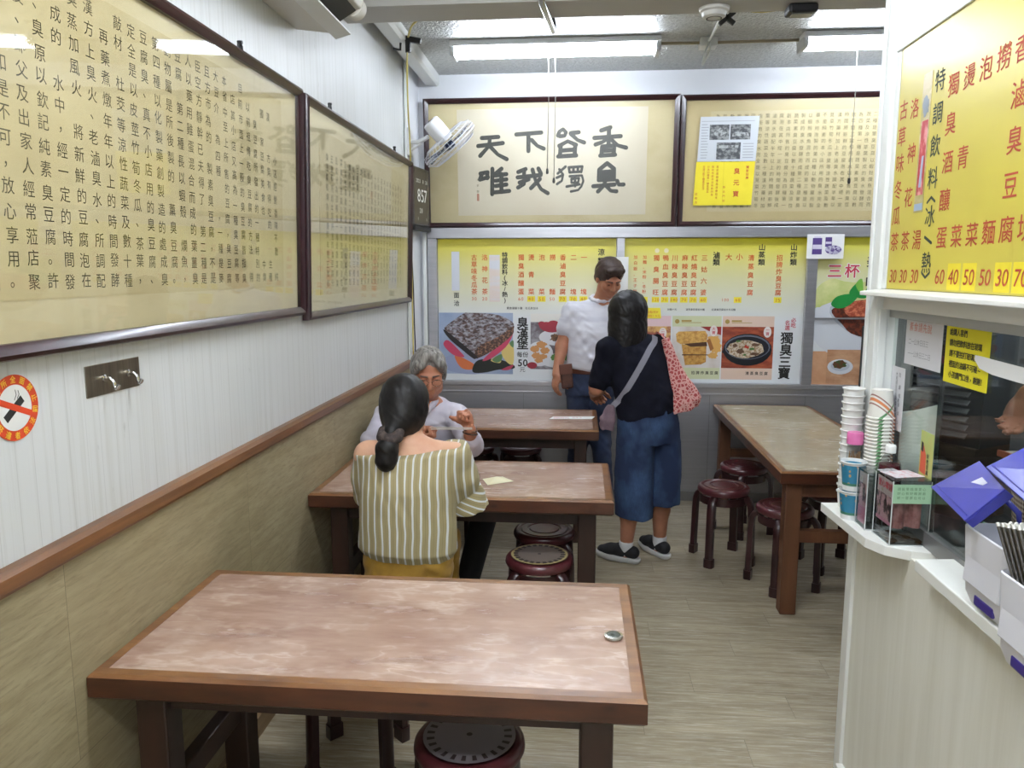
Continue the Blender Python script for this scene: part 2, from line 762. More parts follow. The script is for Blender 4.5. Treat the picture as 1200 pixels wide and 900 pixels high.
M_rail = mat('cap_rail_wood', (124, 82, 46), 0.45, noise=((90, 56, 30), (10, 2, 60), 0.35, 0.7), coat=0.2)
M_ceil = mat('ceiling_paint', (200, 202, 200), 0.4, noise=((172, 174, 172), (40, 40, 40), 0.4, 0.7), bump=(60, 1.0, 0.02), spec=0.35)
M_ceilf = mat('ceiling_front_paint', (196, 196, 192), 0.6)
M_beam = mat('beam_paint', (186, 184, 178), 0.6)

YB = 5.53      # face of the back wall
struct('floor', box(B(), -0.1, 4.0, -1.7, 5.65, -0.1, 0.0), M_floor)
struct('ceiling', box(B(), -0.1, 4.0, 3.78, 5.65, 3.0, 3.1), M_ceil)
struct('ceiling_front', box(B(), -0.1, 4.0, -1.7, 3.78, 3.0, 3.1), M_ceilf).name = 'ceiling_2'
struct('wall_left', box(B(), -0.12, 0.0, -1.7, 5.65, 0.0, 3.0), M_panel)
struct('wall_back', box(B(), -0.1, 4.0, YB, 5.65, 0.0, 3.0), M_white)
struct('wall_right', box(B(), 3.9, 4.0, -1.7, YB, 0.0, 3.0), M_white)
struct('trim_1', box(B(), 0.0, 0.012, -1.7, YB, 0.0, 1.012), M_wains)
struct('trim_2', prism(B(), [(0, 1.012), (0.026, 1.012), (0.03, 1.02), (0.03, 1.048), (0.022, 1.06), (0, 1.06)], 1, -1.7, YB), M_rail)
struct('baseboard_left', box(B(), 0.012, 0.028, -1.7, YB, 0.0, 0.075), mat('baseboard_wood', (142, 116, 82), 0.5, noise=((118, 94, 64), (20, 2, 30), 0.3, 0.7)))
# white wall end past the grooved panels, with its edge strip, and the cove along the ceiling
struct('trim_3', box(B(), 0.0, 0.006, 5.1, YB, 1.06, 3.0), M_white)
struct('trim_4', prism(B(), [(0.06, 2.935), (0.14, 2.925), (0.155, 2.94), (0.155, 3.0), (0.06, 3.0)], 1, 3.9, YB), M_white_alu)
struct('trim_5', box(B(), 0.006, 0.016, 5.07, 5.1, 1.06, 3.0), M_white_alu)
struct('trim_6', box(B(), -0.0, 3.9, 3.66, 3.89, 2.85, 3.0), M_beam)
bm = B()
box(bm, 0.03, 0.055, 5.48, 5.53, 1.0, 1.92)
struct('trim_7', bm, M_white_alu)

# stainless cladding of the back wall: lower panels, ledge, rails and uprights round the menus
bm = B()
box(bm, 0.06, 3.9, 5.505, YB, 0.07, 0.83)
struct('trim_8', bm, M_steel)
bm = B()
box(bm, 0.06, 3.9, 5.492, YB, 0.0, 0.07)
struct('baseboard_back', bm, M_alu)
bm = B()
box(bm, 0.06, 3.9, 5.488, YB, 0.83, 0.862)
box(bm, 0.06, 3.9, 5.5, YB, 0.775, 0.79)
struct('trim_9', bm, M_steel, bevel=0.003)
bm = B()
box(bm, 0.06, 3.9, 5.485, YB, 1.882, 1.955)
for x0, x1 in ((0.06, 0.128), (1.402, 1.458), (2.702, 2.772)):
    box(bm, x0, x1, 5.49, YB, 0.862, 1.882)
struct('trim_10', bm, M_steel, bevel=0.003)
bm = B()
for x in (0.75, 1.43, 2.08, 2.74, 3.3):
    box(bm, x - 0.002, x + 0.002, 5.503, 5.506, 0.07, 0.775)
struct('trim_11', bm, M_alu)

# ------------------------------------------------------------------ the service counter (kiosk)
M_cpanel = mat('counter_panel', (234, 232, 220), 0.45, noise=((222, 219, 204), (8, 26, 1.2), 0.35, 0.7), bump=(20, 0.05, 0.001))
M_cwhite = mat('counter_white', (232, 232, 226), 0.4)
M_kdark = mat('kitchen_wall', (92, 92, 92), 0.5, noise=((64, 62, 60), (3, 3, 3), 0.3, 0.7))
bm = B()
box(bm, 2.03, 2.1, -0.9, 2.45, 0.0, 0.9)
struct('wall_counter', bm, M_cpanel)
bm = B()
box(bm, 2.018, 2.03, 2.405, 2.455, 0.0, 0.89)
struct('trim_12', bm, M_cwhite, bevel=0.002)
struct('baseboard_counter', box(B(), 2.006, 2.03, -0.9, 2.404, 0.0, 0.05), M_cwhite, bevel=0.003)
struct('trim_13', box(B(), 2.028, 2.034, 2.455, 2.46, 0.0, 2.99), mat('edge_strip', (120, 116, 104), 0.5))
# end wall behind the post, slanting away
bm = B()
prism(bm, [(2.1, 2.45), (2.14, 2.45), (2.5, 3.0), (3.9, 3.0), (3.9, 3.06), (2.46, 3.06)], 2, 0.0, 3.0)
struct('wall_kitchen', bm, M_kdark)
# aluminium post with a recessed strip
bm = B()
box(bm, 2.03, 2.098, 2.385, 2.452, 0.92, 3.0)
box(bm, 2.022, 2.03, 2.43, 2.45, 0.92, 3.0)
box(bm, 2.04, 2.064, 2.379, 2.385, 0.92, 1.54)
struct('column_counter', bm, M_white_alu, bevel=0.003)
# header over the counter: white panels and frame
bm = B()
box(bm, 2.05, 2.11, -0.9, 2.385, 1.54, 3.0)
struct('wall_header', bm, M_white_alu)
bm = B()
box(bm, 2.035, 2.05, -0.9, 2.385, 2.62, 2.68)
struct('trim_14', bm, M_white_alu, bevel=0.003)
bm = B()
prism(bm, [(1.985, 1.58), (2.06, 1.58), (2.06, 1.6), (1.985, 1.592)], 1, -0.9, 2.4)
struct('trim_15', bm, M_cwhite, bevel=0.002)
# glazing: two sheets, the joint between them, the grey head and foot rails
M_cglass = glass_mat('counter_glass', (244, 248, 246), 0.015, 1.5, 1.0)
w1 = struct('window_1', box(B(), 2.07, 2.1, -0.9, 2.385, 1.515, 1.56), mat('window_rail', (182, 184, 182), 0.4, 0.4), bevel=0.002)
obj('window_glass', box(B(), 2.087, 2.091, 2.062, 2.384, 0.93, 1.516), M_cglass, w1)
obj('window_glass', box(B(), 2.083, 2.087, -0.9, 2.066, 0.93, 1.516), M_cglass, w1)
obj('window_foot_rail', box(B(), 2.075, 2.1, -0.9, 2.385, 0.918, 0.962), M_alu, w1)
obj('window_joint', box(B(), 2.086, 2.0935, 2.056, 2.07, 0.935, 1.515), glass_mat('glass_edge', (150, 160, 156), 0.1, 1.5), w1)
# white sill below the glass and the small chamfered shelf
bm = B()
prism(bm, [(1.985, 0.915), (2.1, 0.915), (2.1, 0.95), (1.985, 0.945)], 1, -0.9, 1.9)
struct('windowsill_1', bm, M_cwhite, bevel=0.003)
bm = B()
prism(bm, [(1.925, 2.45), (1.945, 2.12), (1.975, 2.06), (2.03, 2.025), (2.1, 2.005), (2.1, 2.38), (2.03, 2.38), (2.03, 2.455)], 2, 0.892, 0.92)
tag(struct('counter_shelf', bm, M_cwhite, bevel=0.002), 'small white ledge at the end of the service counter, carrying cups and collection boxes', 'shelf')
S.objects['counter_shelf'].pop('kind', None)

# ------------------------------------------------------------------ lamps
M_tube = mat('lamp_tube', (236, 244, 255), 0.4, emit=TUBE)
M_tube_f = mat('lamp_tube_front', (240, 246, 255), 0.4, emit=FRONT_TUBE)
M_lampw = mat('lamp_body', (232, 234, 236), 0.4)


def ceiling_lamp(x0, x1, y, z, label, tm):
    t = thing('ceiling_lamp', label, 'lamp', ((x0 + x1) / 2, y, z))
    L = (x1 - x0) / 2
    bm = B()
    prism(bm, [(-0.088, 0.0), (-0.092, -0.03), (-0.085, -0.034), (0.0, -0.026), (0.085, -0.034), (0.092, -0.03), (0.088, 0.0)], 0, -L, L)
    obj('lamp_body', bm, M_lampw, t, bevel=0.004)
    for s in (-1, 1):
        bm = B()
        lathe(bm, [(0.0165, -L + 0.03), (0.0165, L - 0.03)], 14, Matrix.Translation((0, s * 0.048, -0.058)) @ Matrix.Rotation(rad(90), 4, 'Y'))
        obj('tube', bm, tm, t, smooth='auto')
    for s in (-1, 1):
        bm = B()
        box(bm, s * L - 0.03 * (s > 0), s * L + 0.03 * (s < 0), -0.078, 0.078, -0.085, -0.02)
        obj('end_cap', bm, mat('lamp_cap', (196, 198, 200), 0.35), t, bevel=0.008)
    return t


ceiling_lamp(0.36, 1.60, 4.81, 2.999, 'white twin-tube fluorescent lamp on the ceiling above the calligraphy frame and fan', M_tube)
ceiling_lamp(2.40, 3.62, 4.81, 2.999, 'white twin-tube fluorescent lamp cut off by the yellow menu board post', M_tube)
ceiling_lamp(0.5, 1.72, 1.75, 2.999, 'white twin-tube fluorescent lamp over the street side of the shop', M_tube_f)
ceiling_lamp(2.5, 3.6, 1.6, 2.999, 'unseen twin-tube lamp added to brighten the kitchen behind the menu board', mat('kitchen_fill_tube', (240, 246, 255), 0.4, emit=70.0))  # added fill, never in view: lifts the dark kitchen behind the glass
ceiling_lamp(0.5, 1.72, -0.3, 2.999, 'white twin-tube fluorescent lamp nearest the open shop front', M_tube_f)

# ================================================================== TABLES AND STOOLS
def table_mats(tag_, top1, top2, edge):
    g = NT('laminate_' + tag_, 0.3)
    st = g.noise(g.mapping((3.5, 16, 1)), 1.0, 6.0, 0.62)
    big = g.noise(g.mapping((3.2, 5.0, 1)), 1.0, 4.0, 0.7)
    wv = g.noise(g.mapping((7, 16, 1)), 1.0, 3.0)
    o = g.xyz()
    v = g.voronoi(g.comb(g.math('ADD', g.math('MULTIPLY', o[0], 6.0), g.math('MULTIPLY', wv, 2.6)), g.math('ADD', g.math('MULTIPLY', o[1], 19.0), g.math('MULTIPLY', st, 2.2)), 0.0), 1.0, 'DISTANCE_TO_EDGE')
    c = g.mix(g.rng(st, 0.35, 0.7), top1, top2)
    worn = g.math('MULTIPLY', g.rng(v, 0.0, 0.12, 1, 0), g.rng(big, 0.46, 0.64))
    c = g.mix(g.math('MULTIPLY', worn, 0.5), c, (226, 210, 194))
    c = g.mix(g.rng(big, 0.44, 0.7, 0, 0.6), c, edge)
    g.color(c)
    g.set(g.b.inputs['Roughness'], g.rng(st, 0.3, 0.7, 0.13, 0.3))
    return g.m


M_lamA = table_mats('pink', (172, 142, 124), (142, 110, 95), (202, 176, 158))
M_lamB = table_mats('grey', (172, 158, 128), (152, 138, 110), (188, 178, 150))
g = NT('table_wood', 0.38, coat=0.3)
n_ = g.noise(g.mapping((3, 14, 14)), 1.0, 7.0, 0.6)
k_ = g.voronoi(g.mapping((4, 9, 9)), 1.0)
c_ = g.mix(g.rng(n_, 0.35, 0.68), (86, 47, 28), (52, 28, 17))
c_ = g.mix(g.rng(k_, 0.0, 0.09, 0.8, 0), c_, (44, 22, 12))
g.color(c_)
M_twood = g.m
g = NT('table_wood_top', 0.32, coat=0.3)
n_ = g.noise(g.mapping((4, 18, 18)), 1.0, 7.0, 0.6)
g.color(g.mix(g.rng(n_, 0.35, 0.68), (140, 98, 58), (104, 66, 38)))
M_twoodtop = g.m
M_tleg = mat('table_leg_wood', (56, 32, 22), 0.45, noise=((34, 20, 14), (9, 9, 1.4), 0.35, 0.68), coat=0.15)
M_tlegR = mat('table_leg_wood_light', (104, 66, 40), 0.5, noise=((74, 42, 24), (9, 9, 1.4), 0.35, 0.68))


def dining_table(label, x0, x1, y0, y1, H, lam, legm, th=0.064, bw=0.034, inset=(0.07, 0.07), rail='end'):
    cx, cy = (x0 + x1) / 2, (y0 + y1) / 2
    t = thing('dining_table', label, 'table', (cx, cy, 0), group='wood-edged restaurant tables')
    a, b = (x1 - x0) / 2, (y1 - y0) / 2
    bm = B()
    box(bm, -a + bw - 0.004, a - bw + 0.004, -b + bw - 0.004, b - bw + 0.004, H - 0.03, H - 0.0005)
    obj('tabletop', bm, lam, t)
    # wooden border, four mitred boards, paler on the top face
    bm = B()
    z0, z1, r = H - th, H, 0.008
    o = [(-a, -b), (a, -b), (a, b), (-a, b)]
    i = [(-a + bw, -b + bw), (a - bw, -b + bw), (a - bw, b - bw), (-a + bw, b - bw)]
    q = [(-a + r, -b + r), (a - r, -b + r), (a - r, b - r), (-a + r, b - r)]
    rings = [[bm.verts.new((*p, z)) for p in ps] for ps, z in ((i, z0), (q, z0), (o, z0 + r), (o, z1 - r), (q, z1), (i, z1))]
    for ri in range(6):
        A_, B_ = rings[ri], rings[(ri + 1) % 6]
        for j in range(4):
            f = bm.faces.new((A_[j], A_[(j + 1) % 4], B_[(j + 1) % 4], B_[j]))
            f.material_index = 1 if ri in (3, 4) else 0
    obj('border', bm, [M_twood, M_twoodtop], t)
    ix, iy = inset
    s = 0.038
    lx, ly = a - ix - s, b - iy - s
    for sx in (-1, 1):
        for sy in (-1, 1):
            bm = B()
            box(bm, sx * lx - s, sx * lx + s, sy * ly - s, sy * ly + s, 0.0, z0)
            obj('leg', bm, legm, t, bevel=0.005)
    for sx in (-1, 1) if rail != 'front' else ():
        bm = B()
        box(bm, sx * lx - 0.02, sx * lx + 0.02, -ly + s, ly - s, 0.30, 0.37)
        obj('stretcher', bm, legm, t, bevel=0.004)
    for sy in (-1, 1):
        bm = B()
        box(bm, -lx + s, lx - s, sy * ly - 0.014, sy * ly + 0.014, z0 - 0.07, z0)
        obj('apron', bm, legm, t)
    if rail == 'front':
        for sy in (-1, 1):
            bm = B()
            box(bm, -lx + s, lx - s, sy * ly - 0.022, sy * ly + 0.022, 0.36, 0.42)
            obj('rail', bm, legm, t, bevel=0.004)
    return t


dining_table('empty wood-edged table with worn pink laminate and a small metal disc on it', 0.014, 1.31, 1.58, 2.225, 0.72, M_lamA, M_tleg)
dining_table('wood-edged table where the seated man and woman eat', 0.014, 1.30, 3.06, 3.70, 0.72, M_lamA, M_tleg)
dining_table('wood-edged table bearing a loose white menu sheet, by the back wall', 0.014, 1.272, 4.47, 5.17, 0.72, M_lamA, M_tleg)
dining_table('long greyish-topped wooden table across the aisle with stools tucked below', 2.10, 2.76, 3.60, 5.46, 0.72, M_lamB, M_tlegR, inset=(0.035, 0.03), rail='front')

# small disc set on the empty table
t = thing('bottle_opener_disc', 'small round metal-rimmed disc lying on the empty worn table', 'disc', (1.247, 1.873, 0.72))
bm = B()
lathe(bm, [(0.0, 0), (0.023, 0), (0.025, 0.003), (0.024, 0.007), (0.018, 0.008), (0.017, 0.005), (0.0, 0.005)], 28, cap=False)
obj('rim', bm, mat('disc_metal', (190, 186, 176), 0.25, 0.9), t, smooth='auto')
bm = B()
lathe(bm, [(0.0, 0.0075), (0.0, 0.0055), (0.0165, 0.0055), (0.0165, 0.0075)], 24, cap=False)
lathe(bm, [(0.004, 0.0075), (0.009, 0.0085), (0.0165, 0.0075)], 24, cap=False)
obj('face', bm, mat('disc_face', (58, 66, 52), 0.3), t, smooth='auto')
t.name = 'metal_disc'

# ------------------------------------------------------------------ stools
M_stool = mat('maroon_plastic', (90, 40, 45), 0.3, noise=((72, 28, 34), (6, 6, 6), 0.3, 0.7), coat=0.3)
M_stool_leg = mat('maroon_plastic_leg', (54, 24, 26), 0.34, noise=((38, 16, 18), (7, 7, 4), 0.3, 0.7), coat=0.2)
SH = 0.44


def stool_proto():
    t = thing('round_stool', 'x', 'stool', (0, 0, 0), group='round maroon plastic stools')
    bm = B()
    lathe(bm, [(0.0, SH - 0.045), (0.125, SH - 0.045), (0.14, SH - 0.04), (0.147, SH - 0.026), (0.145, SH - 0.012), (0.137, SH - 0.002), (0.128, SH),
               (0.120, SH - 0.001), (0.116, SH - 0.005), (0.110, SH - 0.005), (0.106, SH - 0.001), (0.080, SH + 0.001), (0.076, SH - 0.003), (0.071, SH - 0.003),
               (0.067, SH + 0.001), (0.02, SH + 0.0025), (0.0, SH + 0.003)], 48, cap=False)
    obj('seat', bm, M_stool, t, smooth='auto')
    bm = B()
    lathe(bm, [(0.128, SH - 0.05), (0.134, SH - 0.05), (0.134, SH - 0.095), (0.128, SH - 0.095)], 40, cap=False)
    lathe(bm, [(0.128, SH - 0.095), (0.128, SH - 0.05)], 40, cap=False)
    obj('skirt', bm, M_stool_leg, t, smooth='auto')
    prof = [(-0.021, -0.015), (0.021, -0.015), (0.021, 0.008), (0.012, 0.015), (-0.012, 0.015), (-0.021, 0.008)]
    for k in range(4):
        a = math.pi / 4 + k * math.pi / 2
        d = Vector((math.cos(a), math.sin(a), 0))
        pts = spline([d * 0.095 + Vector((0, 0, SH - 0.05)), d * 0.135 + Vector((0, 0, SH - 0.056)), d * 0.162 + Vector((0, 0, SH - 0.085)),
                      d * 0.170 + Vector((0, 0, SH - 0.14)), d * 0.172 + Vector((0, 0, 0.2)), d * 0.176 + Vector((0, 0, 0.045))], 6)
        bm = B()
        up = Vector((-d.y, d.x, 0)).cross(Vector((0, 0, 1)))
        sweep(bm, pts, [(p, q) for p, q in prof], up=tuple(d * 0.6 + Vector((0, 0, 0.8))))
        sweep(bm, [d * 0.176 + Vector((0, 0, 0.05)), d * 0.176 + Vector((0, 0, 0.0))], [(p * 1.25, q * 1.35) for p, q in prof], up=tuple(d))
        obj('leg', bm, M_stool_leg, t, smooth='auto', angle=50)
    return t


st0 = stool_proto()
used = [False]


def stool(x, y, rz, label, disc=None):
    if not used[0]:
        used[0] = True
        o = st0
        o.location = (x, y, 0)
        o.rotation_euler = (0, 0, rad(rz))
        o['label'] = label
    else:
        o = dup(st0, (x, y, 0), rad(rz), label)
    if disc:
        # a pale dial printed on the seat, with a dark ring of ticks
        ink = Ink((0, 0, SH + 0.004), (1, 0, 0), (0, 1, 0))
        n = 40
        for i in range(n):
            a, b = 2 * math.pi * i / n, 2 * math.pi * (i + 1) / n
            ink.blob([(0.122 * math.cos(a), 0.122 * math.sin(a)), (0.122 * math.cos(b), 0.122 * math.sin(b)), (0, 0)])
        d = ink.done('seat_dial', mat('dial_' + disc, {'cream': (128, 116, 108), 'grey': (126, 120, 124)}[disc], 0.35), o, 'pale printed dial on the seat')
        if disc == 'cream':
            ink = Ink((0, 0, SH + 0.0042), (1, 0, 0), (0, 1, 0))
            for i in range(n):
                a, b = 2 * math.pi * i / n, 2 * math.pi * (i + 1) / n
                ink.blob([(r * math.cos(q), r * math.sin(q)) for r, q in ((0.108, a), (0.122, a), (0.122, b), (0.108, b))])
            ink.done('dial_rim', mat('dial_rim', (186, 170, 118), 0.35), d)
        ink = Ink((0, 0, SH + 0.0045), (1, 0, 0), (0, 1, 0))
        for i in range(24):
            a = 2 * math.pi * i / 24
            c, s = math.cos(a), math.sin(a)
            w = 0.009 if disc == 'cream' else 0.006
            ink.blob([(0.112 * c - w * s, 0.112 * s + w * c), (0.092 * c - w * 0.8 * s, 0.092 * s + w * 0.8 * c), (0.092 * c + w * 0.8 * s, 0.092 * s - w * 0.8 * c), (0.112 * c + w * s, 0.112 * s - w * c)])
        ink.blob([(0.008 * math.cos(t_), 0.008 * math.sin(t_)) for t_ in np.linspace(0, 6.28, 12)[:-1]])
        ink.done('dial_ticks', mat('dial_tick', (52, 40, 40), 0.4), d)
    return o


stool(1.985, 4.36, 12, 'maroon stool standing clear in the aisle beside the woman in culottes')
stool(2.20, 4.86, 30, 'maroon stool deepest under the long greyish table, behind the one in the aisle')
stool(2.235, 4.00, 20, 'maroon stool tucked by the front leg of the long greyish table')
stool(2.58, 4.30, 8, 'maroon stool under the far side of the long greyish table, near the cups')
stool(0.75, 5.26, 10, 'maroon stool whole in view below the table with the white sheet')
stool(0.42, 5.24, 35, 'maroon stool half hidden behind the seated man by the back wall')
stool(0.995, 3.52, 2, 'plain maroon stool under the eating table, behind the one with a dial')
stool(0.99, 3.17, 0, 'maroon stool with a cream dial seat beside the leg of the eating table', 'cream')
stool(0.875, 1.85, 15, 'maroon stool with a grey dial seat peeking from under the empty worn table', 'grey')
stool(0.72, 1.555, 40, 'plain dark stool cut by the bottom edge, in front of the grey dial stool')
stool(0.42, 2.36, 2, 'maroon stool with only legs showing between the empty table and the seated woman')
stool(0.515, 2.735, 45, 'maroon stool under the woman in the striped blouse')
stool(0.37, 4.19, 30, 'maroon stool under the grey-haired man')

# ================================================================== PICTURES, POSTERS, SIGNS
def frame_of(o, r, u):
    """world matrix of a sheet: x along r, y along u, z out of it"""
    r, u = Vector(r).normalized(), Vector(u).normalized()
    n = r.cross(u)
    M = Matrix((r, u, n)).transposed().to_4x4()
    M.translation = Vector(o)
    return M


def sheet(name, label, cat, o, r, u, group=None):
    t = thing(name, label, cat, group=group)
    M = frame_of(o, r, u)
    t.location = M.to_translation()
    t.rotation_euler = M.to_euler()
    return t


def lay(z=0.0):
    """ink in a sheet's own coordinates, z above the sheet"""
    return Ink((0, 0, z), (1, 0, 0), (0, 1, 0))


STORY = ('臭豆腐相傳為清康熙年間王致和所創本店所售的臭豆腐分為四種第一種是蔬菜素臭豆腐以數十種蔬菜及涼性草葉製成的臭水發酵而成第二種是'
         '葷臭豆腐以蝦殼爛魚混合而成的第三種是以化學藥水所泡製的第四種以動物屬所製成長不是純素的本小店所用的臭水完全是以莧菜竹筍冬瓜茶葉等'
         '涼性蔬菜及數十種漢方藥材加上老滷臭水調配半年以上的時間將新鮮的豆腐泡在其中經一定的時間發酵後成純素臭豆腐許多出家人經常蒞店聚餐享用請大家放心')
M_ink = mat('ink_faded', (84, 78, 62), 0.8)
M_inkb = mat('ink_black', (34, 36, 36), 0.7)
M_pic = mat('picture_glass_dummy', (0, 0, 0), 0.1)
M_pglass_m = glass_mat('picture_glass_hazy', (250, 250, 246), 0.32, 1.48, 0.8)
M_pglass = glass_mat('picture_glass', (250, 250, 246), 0.03, 1.48, 1.0)
M_mount = mat('mount_silk', (226, 214, 184), 0.7, noise=((212, 198, 166), (2, 3, 2), 0.35, 0.7))
M_scroll = mat('scroll_paper', (216, 202, 168), 0.75, noise=((204, 188, 152), (3, 4, 3), 0.35, 0.7))


def picture(label, o, r, u, w, h, fw=0.034, d=0.035, inner=None, paper=None, mount=None, hooks=(), glass=None):
    """a glazed frame; inner = (x0, x1, y0, y1) of the sheet pasted inside the mount"""
    t = sheet('framed_calligraphy', label, 'framed picture', o, r, u, 'dark framed calligraphy')
    bm = B()
    prof = [(0, 0.0), (fw * 0.55, 0.0), (fw, 0.004), (fw, d * 0.62), (fw * 0.72, d * 0.85), (fw * 0.4, d), (0.004, d * 0.85), (0.0, d * 0.6)]
    loops = []
    for a, z in prof:
        loops.append([bm.verts.new(p) for p in ((a, a, z), (w - a, a, z), (w - a, h - a, z), (a, h - a, z))])
    for i in range(len(prof)):
        A_, B_ = loops[i], loops[(i + 1) % len(prof)]
        for j in range(4):
            bm.faces.new((A_[j], A_[(j + 1) % 4], B_[(j + 1) % 4], B_[j]))
    obj('frame', bm, M_dkwood, t, smooth='auto', angle=30)
    obj('mount', box(B(), fw - 0.004, w - fw + 0.004, fw - 0.004, h - fw + 0.004, 0.004, 0.008), mount or M_mount, t)
    if inner:
        x0, x1, y0, y1 = inner
        obj('scroll', box(B(), x0, x1, y0, y1, 0.008, 0.0092), paper or M_scroll, t)
    obj('glass', box(B(), fw - 0.006, w - fw + 0.006, fw - 0.006, h - fw + 0.006, 0.0155, 0.0175), glass or M_pglass, t)
    for x in hooks:
        bm = B()
        tube(bm, [(x - 0.012, h - 0.006, 0.006), (x - 0.012, h + 0.02, 0.004), (x, h + 0.032, 0.002), (x + 0.012, h + 0.02, 0.004), (x + 0.012, h - 0.006, 0.006)], 0.005, 8)
        tube(bm, [(x, h + 0.03, -0.004), (x, h + 0.03, 0.012)], 0.006, 8)
        obj('hanger', bm, M_black, t, smooth='auto')
    return t


# the two long texts on the side wall lean forward a little at the top
LEFT_R = (0, 1, 0)
lean = math.radians(1.6)
LEFT_U = (math.sin(lean), 0, math.cos(lean))
random.seed(7)
Y0 = 0.15
t = picture('huge glazed text panel in a dark frame above the steel hook plate', (0.006, Y0, 1.474), LEFT_R, LEFT_U, 3.06 - Y0, 0.885,
            inner=(0.14, 2.88 - Y0, 0.118, 0.80), hooks=(2.55 - Y0,))
cols = ['天師　　如是不可，放心享用。', '大後、即父及出家人經常蒞店聚', '人、臭原以欽記純素臭豆腐。許', '而成的　水中，經一定的時間發', '臭蒸加風火　將新鮮的豆腐泡在',
        '漢方上臭火、老滷臭水、所調配', '　再藥煮燉年年以上的時間發酵', '敲材　杜茭等涼性蔬菜及數十種', '定全是以皮莖竹筍冬瓜、茶葉，', '豆腐臭、真不小店用的臭豆腐、',
        '第四種以化製藥創製造的處成臭', '動物屬是所後製的　薰臭豆腐。', '豆腐　第二種長以蝦殼　爛魚，', '人以藥用雞蛋混合而成的葉薑臭', '臣空方靜幹已夫得了　第二種是',
        '且方市為的　製素臭豆腐，不是', '大豆介　為四種　　，一種是麥', '本省中至上所售的豆腐，臭豆腐', '　店其小店又高為一種臭豆腐等', '目前市面上一般的臭豆腐皆指臭',
        '　以前祖傳吃臭豆腐的方法　得', '　　臭豆腐所發出的一種特別的', '　獨　家豆腐美食也　　　中臭', '　漢　　方臭有得吃的　　生種', '　　　　小店經營香味不散　純']
ink = lay(0.0096)
for k, c in enumerate(cols):
    x = 1.462 + 0.0562 * k - Y0
    ink.col(c, x, 0.765, 0.155, 0.036 if k < 16 else 0.033, jit=0.002)
for k in range(1, 21):
    c = STORY[k * 13 % 150:][:14]
    ink.col(c, 1.462 - 0.0562 * k - Y0, 0.765, 0.155, 0.036, jit=0.002)
ink.done('lettering', M_ink, t)

t = picture('smaller glazed text panel in a dark frame, between the huge panel and the back corner', (0.006, 3.10, 1.448), LEFT_R, LEFT_U, 1.96, 0.905,
            inner=(0.2, 1.80, 0.10, 0.80), hooks=(0.36, 1.56))
ink = lay(0.0096)
for k in range(22):
    c = STORY[(k * 11) % 160:][:14]
    ink.col(c, 0.30 + 0.067 * k, 0.70, 0.15, 0.036, jit=0.003)
ink.done('lettering', M_ink, t)

# the big motto and the essay on the back wall
BR = (1, 0, 0)
lean = math.radians(3.0)
BU = (0, -math.sin(lean), math.cos(lean))
ox, oz = 0.05, 1.957
t = picture('framed black brush motto of eight large characters on the back wall', (ox, 5.525, oz), BR, BU, 1.757, 0.875, fw=0.036, glass=M_pglass_m,
            inner=(0.235, 1.545, 0.085, 0.80), paper=mat('motto_paper', (214, 206, 194), 0.75, noise=((204, 192, 178), (2, 2, 2), 0.35, 0.7)),
            mount=mat('motto_mount', (206, 192, 158), 0.7, noise=((180, 160, 122), (1.6, 2.6, 2), 0.45, 0.75)))
ST = [  # brush strokes, in sixths of a pixel over the scroll
    [(35, 285), (165, 278)], [(5, 345), (200, 325)], [(98, 285), (92, 345), (20, 420)], [(92, 342), (160, 412), (230, 448)],
    [(305, 262), (500, 250)], [(400, 258), (400, 388)], [(425, 305), (470, 350), (520, 372)],
    [(630, 275), (640, 245), (668, 228), (692, 252), (680, 278), (645, 280)], [(790, 252), (728, 258)], [(728, 262), (780, 310), (832, 330)],
    [(640, 352), (705, 318), (770, 347)], [(652, 348), (646, 425)], [(764, 348), (760, 425)], [(632, 432), (772, 426)], [(655, 388), (755, 382)],
    [(962, 242), (1032, 220)], [(1022, 222), (1020, 345)], [(910, 297), (1112, 286)], [(1010, 302), (975, 328), (920, 346)], [(1030, 302), (1090, 355), (1155, 373)],
    [(972, 362), (966, 428)], [(1064, 358), (1060, 426)], [(958, 430), (1072, 424)], [(975, 362), (1060, 356)], [(978, 394), (1055, 390)],
    [(20, 556), (78, 546)], [(34, 556), (16, 602)], [(76, 548), (74, 592)], [(16, 602), (80, 584)], [(116, 520), (112, 716)], [(188, 520), (130, 566)], [(186, 560), (186, 700)],
    [(140, 572), (226, 562)], [(140, 612), (226, 602)], [(140, 652), (226, 642)], [(132, 702), (248, 692)],
    [(320, 547), (378, 525)], [(315, 588), (496, 572)], [(366, 532), (366, 640), (318, 666)], [(330, 628), (402, 604)], [(432, 530), (455, 610), (500, 680), (552, 712)], [(478, 522), (498, 560)], [(490, 602), (420, 672)],
    [(690, 510), (630, 562)], [(642, 530), (672, 570), (662, 618), (625, 642)], [(622, 594), (664, 576)], [(715, 516), (820, 510)], [(716, 516), (722, 552)], [(820, 512), (812, 552)], [(722, 554), (812, 549)],
    [(752, 516), (752, 550)], [(786, 514), (786, 550)], [(724, 584), (818, 578), (830, 620), (815, 662), (790, 690), (735, 700)], [(738, 604), (796, 598), (790, 630), (738, 634), (738, 604)], [(764, 582), (766, 660)], [(700, 662), (800, 646)],
    [(1012, 488), (952, 536)], [(1012, 488), (1066, 530)], [(952, 536), (950, 616)], [(1066, 532), (1066, 612)], [(956, 556), (1060, 550)], [(960, 586), (1060, 580)], [(955, 616), (1066, 610)],
    [(908, 662), (1072, 650)], [(1002, 616), (988, 660), (945, 702)], [(1000, 652), (1045, 698), (1088, 702)], [(1092, 622), (1105, 652), (1142, 650)]]
THIN = range(43, 56)
ink = lay(0.0096)
